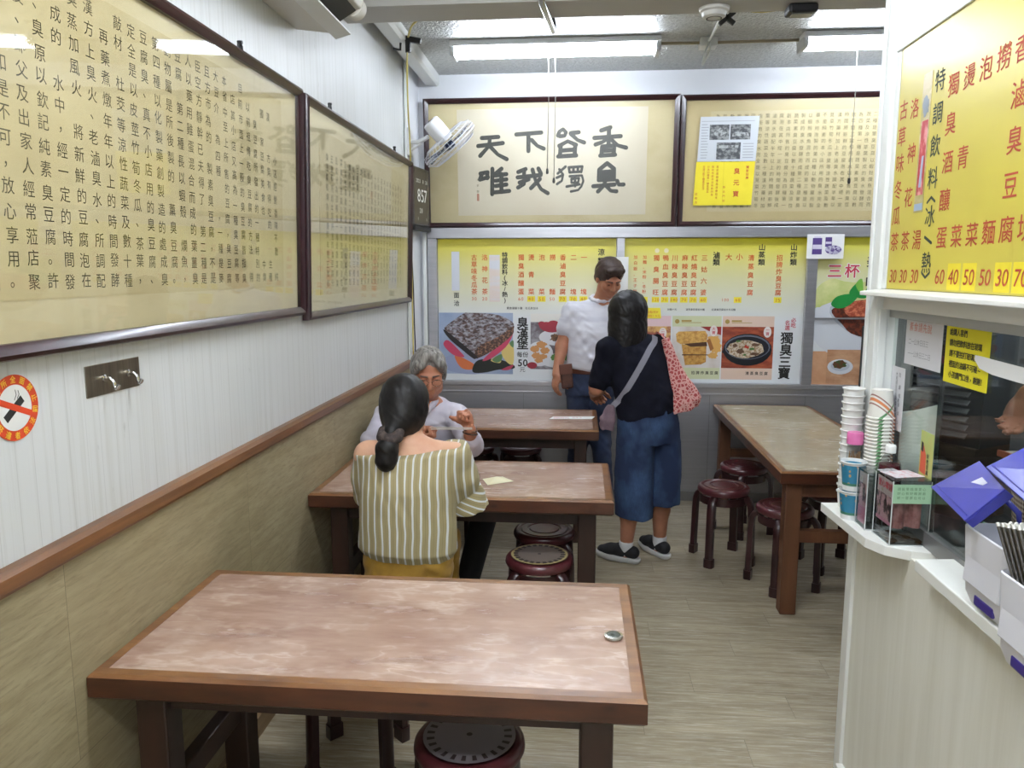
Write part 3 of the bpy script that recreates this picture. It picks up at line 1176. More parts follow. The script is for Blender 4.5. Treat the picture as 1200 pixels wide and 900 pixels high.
for i, s in enumerate(ST):
    pts = [(0.527 + (560 + x / 6.667 - 577) * 0.00592 - ox, (2.495 - (120 + y / 6.667 - 175) * 0.00587 - oz)) for x, y in s]
    w = 0.0165 if i in THIN else 0.026
    ink.stroke(pts, [w * (1.1 if j in (0, len(pts) - 1) else 0.92) for j in range(len(pts))])
ink.done('lettering', M_inkb, t)
ink = lay(0.0097)
ink.col('大癸題', 0.375, 0.33, 0.25, 0.018)
ink.done('signature', M_ink, t)
ink = lay(0.0097)
ink.rect(0.368, 0.384, 0.185, 0.235)
ink.done('red_seal', mat('seal_red', (176, 120, 104), 0.7), t)

t = picture('framed essay on the back wall, half covered by a grey clipping and a yellow flyer', (1.812, 5.525, 1.957), BR, BU, 1.9, 0.868, fw=0.036, glass=M_pglass_m,
            inner=(0.2, 1.75, 0.10, 0.76), mount=mat('essay_mount', (210, 192, 152), 0.7, noise=((196, 178, 138), (2, 3, 2), 0.35, 0.7)))
ink = lay(0.0096)
for k in range(30):
    c = STORY[(k * 17 + 5) % 160:][:15]
    ink.col(c, 0.25 + 0.0465 * k, 0.725, 0.14, 0.030, jit=0.002)
ink.done('lettering', mat('ink_pale', (104, 94, 74), 0.8), t)


def onF4(px, py):
    return (1.933 + (px - 816) * 0.00575 - 1.812, 2.391 - (py - 190) * 0.0057 - 1.957)


def paper_thing(name, label, cat, o, r, u, w, h, m, z=0.0012, skew=0.0, group=None):
    t = sheet(name, label, cat, o, r, u, group)
    bm = B()
    prism(bm, [(0, 0), (w, 0), (w + skew, h), (skew, h)], 2, 0.0, z)
    obj('paper', bm, m, t)
    return t


nU = Vector(BU)
base = Vector((1.812, 5.525, 1.957)) + Vector((0, -math.cos(lean), -math.sin(lean))) * 0.0195


def at_F4(px, py):
    a, b = onF4(px, py)
    return base + Vector(BR) * a + nU * b


t = paper_thing('news_clipping', 'grey newspaper clipping with three dark photos on the essay frame', 'clipping', at_F4(816, 190), BR, BU, 0.388, 0.29, mat('newsprint', (196, 200, 204), 0.8), skew=0.012)
ink = lay(0.0016)
for x0, x1, y0, y1 in ((0.075, 0.205, 0.14, 0.238), (0.212, 0.345, 0.14, 0.238), (0.125, 0.285, 0.012, 0.122)):
    ink.rect(x0, x1, y0, y1)
ink.done('photo_print', mat('news_photo', (72, 74, 76), 0.8, noise=((150, 152, 150), (28, 36, 30), 0.45, 0.65)), t)
ink = lay(0.0019)
ink.blob([(0.095, 0.182), (0.135, 0.158), (0.19, 0.185), (0.145, 0.218)])
ink.blob([(0.225, 0.16), (0.335, 0.165), (0.33, 0.185), (0.23, 0.19)])
ink.rect(0.14, 0.27, 0.085, 0.104)
ink.done('photo_light', mat('news_photo_light', (170, 172, 170), 0.8, noise=((90, 90, 90), (40, 40, 40), 0.45, 0.6)), t)
ink = lay(0.0016)
for i in range(13):
    ink.rect(0.02, 0.06 + 0.004 * (i % 3), 0.02 + 0.018 * i, 0.026 + 0.018 * i)
    if i < 6:
        ink.rect(0.3, 0.37, 0.02 + 0.018 * i, 0.026 + 0.018 * i)
ink.rect(0.02, 0.37, 0.258, 0.262)
ink.done('print_lines', mat('news_text', (160, 164, 168), 0.8), t)

t = paper_thing('yellow_flyer', 'yellow paper flyer with red writing below the grey clipping', 'flyer', at_F4(813, 241), BR, BU, 0.392, 0.288, mat('flyer_yellow', (232, 214, 52), 0.75, noise=((220, 200, 40), (3, 3, 3), 0.4, 0.7)), skew=0.012)
M_red = mat('print_red', (182, 60, 40), 0.7)
ink = lay(0.0016)
ink.col('臭元寶', 0.285, 0.225, 0.075, 0.042, off=0.02)
ink.col('獨家招牌', 0.355, 0.25, 0.18, 0.02, off=0.02)
ink.col('新北門店', 0.205, 0.12, 0.03, 0.018)
for k in range(4):
    ink.col(STORY[k * 12:][:10], 0.155 - 0.03 * k, 0.255, 0.05 + 0.02 * k, 0.017)
ink.col('莊敬店', 0.02, 0.075, 0.02, 0.018)
ink.done('lettering', M_red, t)
ink = lay(0.0016)
ink.rect(0.196, 0.198, 0.0, 0.286)
ink.done('fold', mat('flyer_fold', (206, 186, 44), 0.75), t)

# ------------------------------------------------------------------ the menu posters
def fade_poster(name, zlo, zhi, y2=(246, 222, 40)):
    g = NT(name, 0.35)
    o = g.xyz()
    f = g.rng(o[1], zlo, zhi)
    g.color(g.mix(f, (222, 226, 228), y2))
    return g.m


M_org = mat('print_orange_red', (206, 92, 40), 0.6)
M_blk = mat('print_black', (36, 36, 34), 0.6)
M_hl = mat('highlight_yellow', (238, 222, 60), 0.6)
M_wpaper = mat('white_paper', (232, 232, 230), 0.7)
ux, uz = 0.00597, 0.00603


def menu(name, label, x0, x1, z0, z1, m):
    t = sheet(name, label, 'menu poster', (x0, 5.5255, z0), BR, (0, 0, 1), 'yellow menu posters on the back wall')
    obj('sheet', box(B(), 0, x1 - x0, 0, z1 - z0, 0.0, 0.003), m, t)
    return t


# poster one
X1, Z1 = 0.13, 0.864
t1 = menu('menu_poster', 'yellow-to-white menu poster with a black burger photo', X1, 1.4, Z1, 1.88, fade_poster('menu_sheet_one', 0.44, 1.0, (214, 202, 44)))


def A(px, py):
    return (0.143 + (px - 515) * 0.00607 - X1, 1.868 - (py - 282) * 0.00603 - Z1)


def colpx(ink, f, txt, px, y0, y1, s, off=0.02):
    a = f(px, y0)
    b = f(px, y1)
    ink.col(txt, a[0], a[1], b[1], s, off=off)


ink = lay(0.0036)
for txt, px in (('古草味冬瓜茶', 556), ('洛神花茶', 568.6), ('獨臭酒釀蛋', 611.6), ('燙青菜', 623.6), ('泡菜', 636), ('撈麵', 648.4), ('香滷臭豆腐', 660.6), ('二塊', 673), ('一塊', 685)):
    colpx(ink, A, txt, px, 302, 342, 0.045)
for txt, px in (('30', 556), ('20', 568.6), ('60', 611.6), ('40', 623.6), ('50', 636), ('50', 648.4), ('70', 660.6), ('70', 673), ('40', 685)):
    a = A(px - 2, 350.6)
    ink.row(txt, a[0], a[1], 0.034, 0.62)
ink.done('red_lettering', M_org, t1)
ink = lay(0.0036)
colpx(ink, A, '特調飲料(冰/熱)', 592.4, 299, 352, 0.042, 0.03)
colpx(ink, A, '面洽', 534.6, 346.5, 356, 0.042, 0.02)
colpx(ink, A, '涼類', 705, 296, 306, 0.05, 0.03)
a = A(596, 361.6)
ink.row('素食湯頭十種　冬瓜茶加冰', a[0], a[1], 0.019, 1.0, off=0.01)
for ch, y in (('臭', 379), ('漢', 392), ('堡', 404.5)):
    ink.put(ch, *A(613.5, y), 0.085, off=0.035)
for ch, x in (('每', 610), ('份', 617)):
    ink.put(ch, *A(x, 417), 0.042, off=0.02)
ink.put('5', *A(610.5, 427), 0.07, off=0.03)
ink.put('0', *A(616.8, 427), 0.07, off=0.03)
ink.put('元', *A(613.5, 435), 0.042)
ink.done('black_lettering', M_blk, t1)
for px in (623.6, 636, 660.6, 673, 685):
    ink = lay(0.0032)
    a = A(px, 350.6)
    ink.rect(a[0] - 0.028, a[0] + 0.028, a[1] - 0.02, a[1] + 0.02)
    ink.done('price_patch', M_hl, t1)
ink = lay(0.0042)
for x0, x1, y0, y1 in ((529, 538.5, 295, 341),):
    (a, b), (c, d) = A(x0, y1), A(x1, y0)
    ink.rect(a, c, b, d)
ink.done('cover_strip', mat('cover_white', (214, 218, 226), 0.6), t1)
ink = lay(0.0042)
(a, b), (c, d) = A(574, 354), A(586.5, 299)
ink.rect(a, c, b, d)
ink.done('cover_strip', mat('cover_pinkish', (222, 208, 198), 0.6, noise=((214, 216, 222), (1, 7, 1), 0.45, 0.55)), t1)


def photo(parent, f, x0, x1, y0, y1, m, name='food_photo', z=0.0034):
    ink = lay(z)
    (a, b), (c, d) = f(x0, y1), f(x1, y0)
    ink.rect(a, c, b, d)
    return ink.done(name, m, parent)


def smooth_loop(pts, k=4):
    n = len(pts)
    out = []
    for i in range(n):
        a, b, c, d = (Vector(pts[(i + j) % n]) for j in (-1, 0, 1, 2))
        for j in range(k):
            t = j / k
            out.append(tuple(0.5 * ((2 * b) + (c - a) * t + (2 * a - 5 * b + 4 * c - d) * t * t + (3 * b - a - 3 * c + d) * t ** 3)))
    return out


def shapes(parent, f, ent, zz=0.0036, name='food_print', sm=False):
    """flat printed patches of one photograph, drawn in order"""
    for i, (m, lst) in enumerate(ent):
        ink = lay(zz + 0.0002 * i)
        for pts in lst:
            ink.blob([f(*p) for p in (smooth_loop(pts) if sm and len(pts) < 20 else pts)])
        ink.done(name, m, parent)


def ell(cx, cy, rx, ry, n=22, rot=0.0, wob=0.0):
    out = []
    for i in range(n):
        a = -2 * math.pi * i / n
        k = 1 + wob * random.uniform(-1, 1)
        x, y = rx * k * math.cos(a), ry * k * math.sin(a)
        out.append((cx + x * math.cos(rot) - y * math.sin(rot), cy + x * math.sin(rot) + y * math.cos(rot)))
    return out


# burger photograph
p1 = photo(t1, A, 513.2, 602, 367.3, 441, mat('photo_blue', (168, 182, 204), 0.4, noise=((132, 150, 182), (3, 3, 3), 0.35, 0.7)))


def Zm(x, y):      # its close-up was read at 8.18 times
    return A(500 + x / 8.18, 350 + y / 8.18)


gb = NT('printed_black_bun', 0.5)
vv = gb.voronoi(gb.mapping((38, 52, 1), rot=(0, 0, 0.5)), 1.0)
nn = gb.noise(gb.mapping((26, 50, 1), rot=(0, 0, -0.4)), 1.0, 6.0, 0.7)
gb.color(gb.mix(gb.rng(nn, 0.45, 0.6), gb.mix(gb.rng(vv, 0.1, 0.6), (44, 34, 34), (92, 70, 64)), (168, 168, 176)))
random.seed(3)
shapes(t1, Zm, [
    (mat('ph_plate', (150, 160, 190), 0.4), [ell(420, 640, 300, 110)]),
    (mat('ph_orange', (206, 112, 64), 0.4), [[(270, 560), (440, 640), (450, 690), (400, 705), (330, 690), (280, 630)]]),
    (mat('ph_leaf', (34, 38, 34), 0.4), [[(450, 650), (520, 600), (700, 600), (838, 650), (838, 690), (700, 700), (560, 730), (440, 730)]]),
    (mat('ph_yolk', (218, 196, 120), 0.4), [[(720, 520), (790, 440), (838, 450), (838, 640), (770, 620)], [(615, 610), (690, 560), (720, 600), (700, 635)]]),
    (mat('ph_green', (92, 130, 84), 0.4), [[(630, 600), (720, 545), (725, 600), (680, 630)], [(800, 440), (838, 410), (838, 480)]]),
    (mat('ph_pink', (190, 66, 96), 0.4), [[(150, 440), (200, 415), (330, 540), (350, 580), (250, 560), (170, 490)], [(540, 600), (800, 370), (825, 375), (760, 480), (620, 590)], [(720, 700), (838, 650), (800, 700)]]),
    (gb.m, [[(165, 310), (180, 270), (350, 150), (400, 142), (560, 145), (700, 165), (830, 230), (842, 300), (820, 365), (640, 510), (480, 590), (440, 590), (350, 520), (200, 390)]]),
    (mat('ph_crust', (66, 46, 40), 0.5, noise=((150, 110, 84), (60, 60, 1), 0.48, 0.6)), [[(470, 590), (490, 480), (700, 370), (835, 270), (842, 300), (820, 365), (640, 510)]]),
    (mat('ph_crust_dark', (34, 28, 30), 0.5), [[(165, 310), (470, 560), (470, 592), (440, 590), (350, 520), (200, 390)]])], sm=True)

# second photograph: platter, mostly behind the man
photo(t1, A, 623, 716, 378, 434.5, mat('ph_table_dark', (94, 84, 88), 0.4, noise=((150, 150, 156), (12, 12, 1), 0.45, 0.62)))
photo(t1, A, 623, 716, 368, 378, mat('ph_sky', (226, 224, 216), 0.5))
random.seed(5)
shapes(t1, A, [
    (mat('ph_white_plate', (214, 216, 220), 0.4), [ell(634, 416, 16, 15), ell(660, 424, 26, 9), ell(655, 396, 22, 10)]),
    (mat('ph_chili', (150, 40, 56), 0.4), [ell(645, 384, 12, 6, rot=0.2), ell(636, 380, 4, 3), ell(650, 379, 6, 3), ell(625, 430, 6, 4)]),
    (mat('ph_nuts', (196, 140, 84), 0.4), [ell(628, 410, 5, 4, wob=.2), ell(636, 405, 6, 4, wob=.2), ell(640, 412, 6, 4, wob=.2), ell(630, 418, 5, 4, wob=.2), ell(638, 419, 5, 3, wob=.2), ell(633, 424, 5, 3, wob=.2)]),
    (mat('ph_greens', (86, 128, 58), 0.4), [ell(652 + 5 * k, 420 + 2 * math.sin(k * 2), 5, 4, wob=.3) for k in range(10)]),
    (mat('ph_brown', (128, 92, 62), 0.4, noise=((70, 54, 40), (50, 50, 1), 0.45, 0.6)), [ell(652 + 7 * k, 396 + 2 * math.sin(k), 6, 5, wob=.3) for k in range(8)])])

# poster two
X2, Z2 = 1.458, 0.864
t2 = menu('menu_poster', 'yellow-to-white menu poster with three dish photos behind the standing woman', X2, 2.702, Z2, 1.88, fade_poster('menu_sheet_two', 0.44, 1.0, (216, 204, 40)))


def Bx(px, py):
    return (1.463 + (px - 733) * 0.0058 - X2 - 0.002, 1.868 - (py - 281) * 0.00598 - Z2)


ink = lay(0.0036)
for txt, px in (('獨臭腸旺', 771), ('鴨血臭豆腐', 782), ('川辣臭豆腐', 793), ('麻辣臭豆腐', 805), ('紅燒臭豆腐', 816), ('三姑六婆', 828), ('清蒸臭豆腐', 883), ('招牌炸臭豆腐', 916)):
    colpx(ink, Bx, txt, px, 302, 342, 0.044)
colpx(ink, Bx, '大', 856.5, 301, 301, 0.048)
colpx(ink, Bx, '小', 869, 301, 301, 0.048)
colpx(ink, Bx, '加白飯．王子麵', 746, 301, 341, 0.028)
colpx(ink, Bx, '加麵．米粉．冬粉', 757, 301, 341, 0.028)
for txt, px in (('120', 771), ('70', 782), ('140', 793), ('70', 805), ('70', 816), ('60', 828), ('100', 854), ('60', 869), ('25', 916)):
    a = Bx(px - 1.5 * (len(txt) - 1), 350.6)
    ink.row(txt, a[0], a[1], 0.03, 0.6)
ink.done('red_lettering', M_org, t2)
ink = lay(0.0036)
colpx(ink, Bx, '滷類', 842, 299, 307, 0.05, 0.03)
colpx(ink, Bx, '山蒸類', 895, 290, 307, 0.048, 0.03)
colpx(ink, Bx, '山炸類', 932, 290, 307, 0.048, 0.03)
for x, s in ((787, '加麵十元'), (809, '清蒸臭豆腐加大麵'), (840, '紅燒臭豆腐加大冬瓜麵')):
    a = Bx(x, 362)
    ink.row(s, a[0], a[1], 0.0165, 1.0, off=0.01)
for ch, y in zip('獨臭三寶', (395, 409, 423, 436.5)):
    ink.put(ch, *Bx(928.5 + (y - 415) * -0.03, y), 0.088, off=0.035)
for ch, x in zip('招牌炸臭豆腐', range(6)):
    ink.put(ch, *Bx(819 + x * 5.6, 437), 0.026, off=0.02)
for ch, x in zip('清蒸臭豆腐', range(5)):
    ink.put(ch, *Bx(884 + x * 5.6, 437), 0.026, off=0.02)
ink.done('black_lettering', M_blk, t2)
ink = lay(0.0036)
for ch, x, y in (('必', 936, 374), ('吃', 936, 380), ('名', 929, 377), ('選', 929, 383)):
    ink.put(ch, *Bx(x, y), 0.036, off=0.02)
ink.done('crimson_lettering', mat('print_crimson', (196, 50, 74), 0.6), t2)
for px in (771, 782, 793, 805, 816, 828, 869, 916, 757):
    ink = lay(0.0032)
    a = Bx(px, 350.6)
    ink.rect(a[0] - 0.026, a[0] + 0.026, a[1] - 0.02, a[1] + 0.02)
    ink.done('price_patch', M_hl, t2)
ink = lay(0.0034)
for px in (771.5, 782.5):
    a = Bx(px, 293.5)
    ink.blob([(a[0] + 0.016 * math.cos(q), a[1] + 0.016 * math.sin(q)) for q in np.linspace(0, 6.28, 15)[:-1]])
ink.done('round_mark', mat('mark_cream', (226, 216, 176), 0.6), t2)
# dish photographs on tinted cards
for x0, x1, tint, nm in ((733.5, 790.5, (226, 196, 198), 'a'), (792.3, 851, (208, 212, 172), 'b'), (852.5, 913.5, (222, 196, 178), 'c')):
    photo(t2, Bx, x0, x1, 369.5, 444.5, mat('card_' + nm, tint, 0.5), 'photo_card', 0.0033)
photo(t2, Bx, 733.5, 790.5, 382, 431, mat('ph_a', (150, 70, 60), 0.4, noise=((222, 180, 110), (12, 12, 1), 0.45, 0.6)), z=0.0036)
photo(t2, Bx, 792.3, 851, 382, 431, mat('ph_b', (204, 190, 178), 0.4, noise=((224, 222, 220), (6, 4, 1), 0.35, 0.65)), z=0.0036)
photo(t2, Bx, 852.5, 913.5, 382, 431, mat('ph_c', (132, 56, 40), 0.4, noise=((176, 92, 58), (9, 30, 1), 0.4, 0.65)), z=0.0036)
random.seed(9)
tofu = mat('ph_tofu', (206, 160, 84), 0.4, noise=((170, 116, 52), (40, 40, 1), 0.42, 0.62))
shapes(t2, Bx, [
    (mat('ph_redband', (150, 44, 40), 0.4), [[(826, 382), (851, 382), (851, 392), (838, 388)], [(792.5, 410), (797, 414), (801, 430), (792.5, 430)]]),
    (mat('ph_pickle', (218, 168, 92), 0.4), [ell(842, 398, 8, 6, wob=.2), ell(846, 406, 6, 8, wob=.2), ell(842, 416, 6, 4, wob=.2)]),
    (mat('ph_stick', (160, 104, 54), 0.4), [[(834, 398), (838, 396), (843, 408), (839, 411)]]),
    (tofu, [[(804, 403), (834, 405), (834, 424), (828, 427), (809, 428), (806, 414)]]),
    (mat('ph_tofu_gap', (82, 52, 34), 0.4), [[(806, 402), (834, 400), (835, 405), (815, 406)], [(805, 415), (836, 415), (836, 416), (805, 416.4)]]),
    (mat('ph_tofu_top', (220, 176, 98), 0.4, noise=((188, 134, 64), (40, 40, 1), 0.42, 0.62)), [[(797, 391), (800, 388), (832, 387), (835, 392), (834, 400), (803, 403), (798, 400)]]),
    (mat('ph_badge', (232, 226, 222), 0.4), [ell(842, 387, 4.6, 6.5), ell(906, 388, 4.6, 6.5), ell(781, 390, 4.6, 6.5)]),
    (mat('ph_pot', (26, 28, 34), 0.35), [ell(883, 409, 29, 19), [(853, 410), (858, 408), (858, 414), (853, 413)]]),
    (mat('ph_pot_rim', (104, 110, 126), 0.35), [ell(883, 406, 27, 14.5)]),
    (mat('ph_pot_in', (30, 32, 40), 0.35), [ell(883, 406.6, 25.4, 13.2)]),
    (mat('ph_soup', (206, 192, 172), 0.4, noise=((150, 120, 84), (60, 60, 1), 0.45, 0.58)), [ell(881, 408, 22, 10.5, wob=.06)]),
    (mat('ph_mush', (104, 76, 56), 0.4), [ell(875, 411, 5, 3, wob=.3), ell(893, 403, 4, 2, wob=.3), ell(868, 404, 3, 2, wob=.3), ell(892, 414, 6, 2, wob=.3)]),
    (mat('ph_leaves', (80, 120, 60), 0.4), [ell(888, 408, 3, 1.6, wob=.3), ell(872, 399, 3, 1.2, wob=.3), ell(880, 415, 2, 1, wob=.3)]),
    (mat('ph_chili_bits', (196, 62, 40), 0.4), [ell(882, 406, 3, 1.2, wob=.3), ell(881, 404.5, 1, 1.6)])], 0.0038)
ink = lay(0.0066)
for ch, x, y in (('大', 842, 384.5), ('寶', 842, 389), ('一', 906, 385.5), ('寶', 906, 390), ('二', 781, 387), ('寶', 781, 392)):
    ink.put(ch, *Bx(x, y), 0.026, off=0.01)
ink.done('badge_lettering', mat('print_crimson', (196, 50, 74), 0.6), t2)
ink = lay(0.0036)
for px in (798, 858):
    a = Bx(px, 376)
    ink.blob([(a[0] + 0.016 * math.cos(q), a[1] + 0.016 * math.sin(q)) for q in np.linspace(0, 6.28, 13)[:-1]])
    ink.rect(a[0] + 0.03, a[0] + 0.1, a[1] - 0.002, a[1] + 0.01)
    ink.rect(a[0] + 0.03, a[0] + 0.17, a[1] - 0.01, a[1] - 0.006)
ink.done('card_mark', mat('card_olive', (168, 140, 70), 0.5), t2)

# poster three, at the right behind the counter post
X3, Z3 = 2.772, 0.864
t3 = menu('menu_poster', 'yellow-green dish poster with large red characters beside the counter post', X3, 3.5, Z3, 1.88, fade_poster('menu_sheet_three', 0.5, 1.0, (210, 202, 44)))


def C3(px, py):
    return (2.78 + (px - 958) * 0.0058 - X3, 1.868 - (py - 281) * 0.00598 - Z3)


random.seed(11)
photo(t3, C3, 957, 1080, 410, 450, mat('ph_tabletop', (196, 146, 108), 0.45, noise=((214, 170, 134), (5, 5, 1), 0.4, 0.65)), z=0.0034)
shapes(t3, C3, [
    (mat('ph_mist', (190, 200, 120), 0.5, noise=((226, 224, 160), (4, 4, 1), 0.4, 0.65)), [[(957, 340), (975, 326), (1000, 330), (1080, 330), (1080, 372), (957, 372)]]),
    (mat('ph_bowl', (214, 218, 224), 0.35), [ell(1010, 388, 60, 36, rot=0.25), [(957, 360), (975, 362), (990, 375), (957, 382)]]),
    (mat('ph_bowl_in', (186, 194, 204), 0.35), [ell(1022, 376, 50, 20, rot=0.35)]),
    (mat('ph_dark_sauce', (74, 36, 26), 0.35, noise=((120, 54, 34), (30, 30, 1), 0.45, 0.6)), [[(977, 362), (1000, 358), (1080, 366), (1080, 400), (1010, 392), (990, 378)]]),
    (mat('ph_meat', (150, 66, 44), 0.35, noise=((204, 120, 88), (34, 40, 1), 0.46, 0.6)), [[(993, 358), (1012, 350), (1080, 352), (1080, 366), (1010, 369), (995, 367)]]),
    (mat('ph_basil', (36, 140, 62), 0.35), [[(976, 355), (983, 346), (1000, 343), (1006, 347), (996, 357), (984, 360)], [(996, 342), (1006, 330), (1012, 342), (1020, 330), (1018, 346), (1008, 348)]]),
    (mat('ph_basil_light', (120, 178, 70), 0.35), [[(1003, 333), (1010, 326), (1012, 345)], [(1016, 336), (1030, 328), (1024, 346)]])], 0.0036, sm=True)
ink = lay(0.0052)
(a, b), (c, d) = C3(975, 448), C3(1042, 408)
ink.rect(a, c, b, d)
ink.done('inset_photo', mat('ph_inset', (176, 128, 92), 0.45, noise=((206, 164, 128), (6, 12, 1), 0.4, 0.65)), t3)
shapes(t3, C3, [(mat('ph_bowl', (0, 0, 0)), [ell(991, 428, 15, 9)]), (mat('ph_bowl_in', (0, 0, 0)), [ell(991, 427, 11, 6)]),
                (mat('ph_dish', (104, 62, 40), 0.4, noise=((60, 90, 46), (40, 40, 1), 0.45, 0.6)), [ell(990, 425, 8, 5, wob=.15)])], 0.0055)
ink = lay(0.0054)
ink.put('三', *C3(978, 317), 0.105, off=0.075)
ink.put('杯', *C3(998, 317), 0.105, off=0.075)
ink.done('white_outline', M_wpaper, t3)
ink = lay(0.0057)
ink.put('三', *C3(978, 317), 0.1, off=0.025)
ink.put('杯', *C3(998, 317), 0.1, off=0.025)
ink.done('red_lettering', mat('print_crimson', (0, 0, 0)), t3)
ink = lay(0.0057)
ink.put('美', *C3(1021, 306), 0.085, off=0.025)
ink.put('味', *C3(1021, 330), 0.085, off=0.025)
ink.done('black_lettering', M_blk, t3)
struct('trim_16', box(B(), 2.772, 3.9, 5.505, 5.52, 1.322, 1.332), M_steel)

# small papers around the posters
paper_thing('taped_note', 'narrow white sheet taped to the upright behind the standing man', 'note', (1.38, 5.489, 1.5), BR, (0, 0, 1), 0.105, 0.25, M_wpaper)
t = paper_thing('yellow_note', 'small yellow slip stuck on the second menu above its photos', 'note', (1.615, 5.521, 1.32), BR, (0, 0, 1), 0.11, 0.075, M_hl, skew=-0.008)
ink = lay(0.0016)
ink.row('加點另計', 0.02, 0.045, 0.02)
ink.row('另加10元', 0.02, 0.018, 0.02, 0.9)
ink.done('lettering', M_org, t)
t = paper_thing('product_card', 'white card picturing two purple jars, taped over the upright between menus', 'card', (2.69, 5.483, 1.735), BR, (0, 0, 1), 0.245, 0.165, M_wpaper)
random.seed(2)
ink = lay(0.0016)
ink.blob([(0.035, 0.03), (0.1, 0.03), (0.098, 0.14), (0.037, 0.14)])
ink.blob([(0.12, 0.08), (0.165, 0.08), (0.163, 0.145), (0.12, 0.145)])
ink.done('jar_print', mat('card_purple', (82, 60, 124), 0.5), t)
ink = lay(0.0019)
ink.rect(0.038, 0.098, 0.065, 0.095)
ink.rect(0.045, 0.09, 0.142, 0.15)
ink.rect(0.122, 0.162, 0.1, 0.115)
ink.done('jar_label', mat('card_pale', (212, 206, 224), 0.5), t)
ink = lay(0.0022)
ink.blob([(0.175 + 0.055 * math.cos(q), 0.06 + 0.03 * math.sin(q)) for q in np.linspace(0, 6.28, 20)[:-1]])
ink.done('plate_print', mat('card_plate', (190, 186, 206), 0.5, noise=((82, 60, 124), (50, 60, 1), 0.48, 0.55)), t)

# ------------------------------------------------------------------ side wall: sticker, hook plate, clock
t = sheet('no_smoking_sign', 'round red no-smoking sticker on the side wall', 'sign', (0.0005, 1.452, 1.374), LEFT_R, (0, 0, 1))


def disc(ink, r0, r1, n=48, cx=0, cy=0):
    for i in range(n):
        a, b = 2 * math.pi * i / n, 2 * math.pi * (i + 1) / n
        ink.blob([(cx + r0 * math.cos(a), cy + r0 * math.sin(a)), (cx + r1 * math.cos(a), cy + r1 * math.sin(a)), (cx + r1 * math.cos(b), cy + r1 * math.sin(b)), (cx + r0 * math.cos(b), cy + r0 * math.sin(b))] if r0 else
                 [(cx, cy), (cx + r1 * math.cos(a), cy + r1 * math.sin(a)), (cx + r1 * math.cos(b), cy + r1 * math.sin(b))])


bm = B()
lathe(bm, [(0.0, 0.0), (0.068, 0.0), (0.068, 0.0015), (0.0, 0.0015)], 48, cap=False)
obj('disc', bm, mat('sign_red', (206, 68, 34), 0.45), t)
ink = lay(0.0018)
disc(ink, 0, 0.0475)
ink.done('centre', mat('sign_white', (226, 226, 222), 0.5), t)
ink = lay(0.002)
cs, sn = math.cos(0.62), math.sin(0.62)
R2 = lambda x, y: (x * cs - y * sn, x * sn + y * cs)
ink.blob([R2(*p) for p in ((-0.036, -0.0085), (0.028, -0.0085), (0.028, 0.0085), (-0.036, 0.0085))])
ink.stroke([(0.008, 0.018), (0.014, 0.026), (0.012, 0.034)], 0.0018)
ink.stroke([(0.0, 0.016), (0.006, 0.026), (0.004, 0.036)], 0.0018)
ink.done('cigarette', M_blk, t)
ink = lay(0.0022)
cs, sn = math.cos(-0.4), math.sin(-0.4)
ink.blob([R2(*p) for p in ((-0.05, -0.0065), (0.05, -0.0065), (0.05, 0.0065), (-0.05, 0.0065))])
ink.done('bar', mat('sign_red', (0, 0, 0)), t)
ink = lay(0.002)
for i, ch in enumerate('本場所全面禁止'):
    a = rad(168 - 26 * i)
    ink.put(ch, 0.058 * math.cos(a), 0.058 * math.sin(a), 0.016, off=0.03, rot=a - math.pi / 2)
for i, ch in enumerate('吸菸違者依法罰'):
    a = rad(192 + 26 * i)
    ink.put(ch, 0.058 * math.cos(a), 0.058 * math.sin(a), 0.016, off=0.03, rot=a + math.pi / 2)
ink.done('lettering', mat('sign_yellow', (240, 190, 60), 0.5), t)

t = sheet('hook_plate', 'brushed steel plate with two small hooks on the side wall', 'hook plate', (0.0, 1.682, 1.354), LEFT_R, (0, 0, 1))
bm = B()
box(bm, 0, 0.222, 0, 0.076, 0, 0.003)
obj('plate', bm, mat('hook_steel', (142, 132, 116), 0.32, 0.9, noise=((122, 112, 96), (90, 4, 4), 0.35, 0.65)), t, bevel=0.0025)
for x in (0.068, 0.168):
    bm = B()
    lathe(bm, [(0.0, 0.002), (0.009, 0.002), (0.009, 0.006), (0.005, 0.008), (0.005, 0.02), (0.0, 0.02)], 18, Matrix.Translation((x, 0.04, 0)), cap=False)
    tube(bm, spline([(x, 0.04, 0.018), (x, 0.03, 0.027), (x, 0.018, 0.03), (x, 0.016, 0.036), (x, 0.024, 0.04)], 5), 0.0045, 10)
    obj('hook', bm, mat('hook_chrome', (206, 206, 206), 0.15, 1.0), t, smooth='auto')

# digital calendar clock by the corner
t = thing('digital_clock', 'black digital calendar clock with white figures beside the smaller text panel', 'clock', (0.0, 5.155, 1.955), rz=rad(-9))
bm = B()
box(bm, 0.0, 0.04, 0.0, 0.31, 0.0, 0.39)
obj('case', bm, mat('clock_case', (58, 54, 48), 0.35), t, bevel=0.006)
obj('face', box(B(), 0.04, 0.042, 0.012, 0.298, 0.012, 0.378), mat('clock_face', (78, 72, 62), 0.25), t)
obj('foot_bar', box(B(), 0.0, 0.05, 0.0, 0.31, -0.03, 0.0), M_black, t, bevel=0.004)
ink = Ink((0.0425, 0, 0), (0, 1, 0), (0, 0, 1))
ink.row('2023', 0.06, 0.3, 0.035, 0.6)
ink.row('8', 0.18, 0.3, 0.035, 0.6)
ink.row('28', 0.23, 0.3, 0.035, 0.6)
ink.put('8', 0.10, 0.205, 0.12, off=0.01)
ink.put('5', 0.165, 0.205, 0.12, off=0.01)
ink.put('7', 0.225, 0.205, 0.12, off=0.01)
ink.row('28', 0.12, 0.105, 0.045, 0.7)
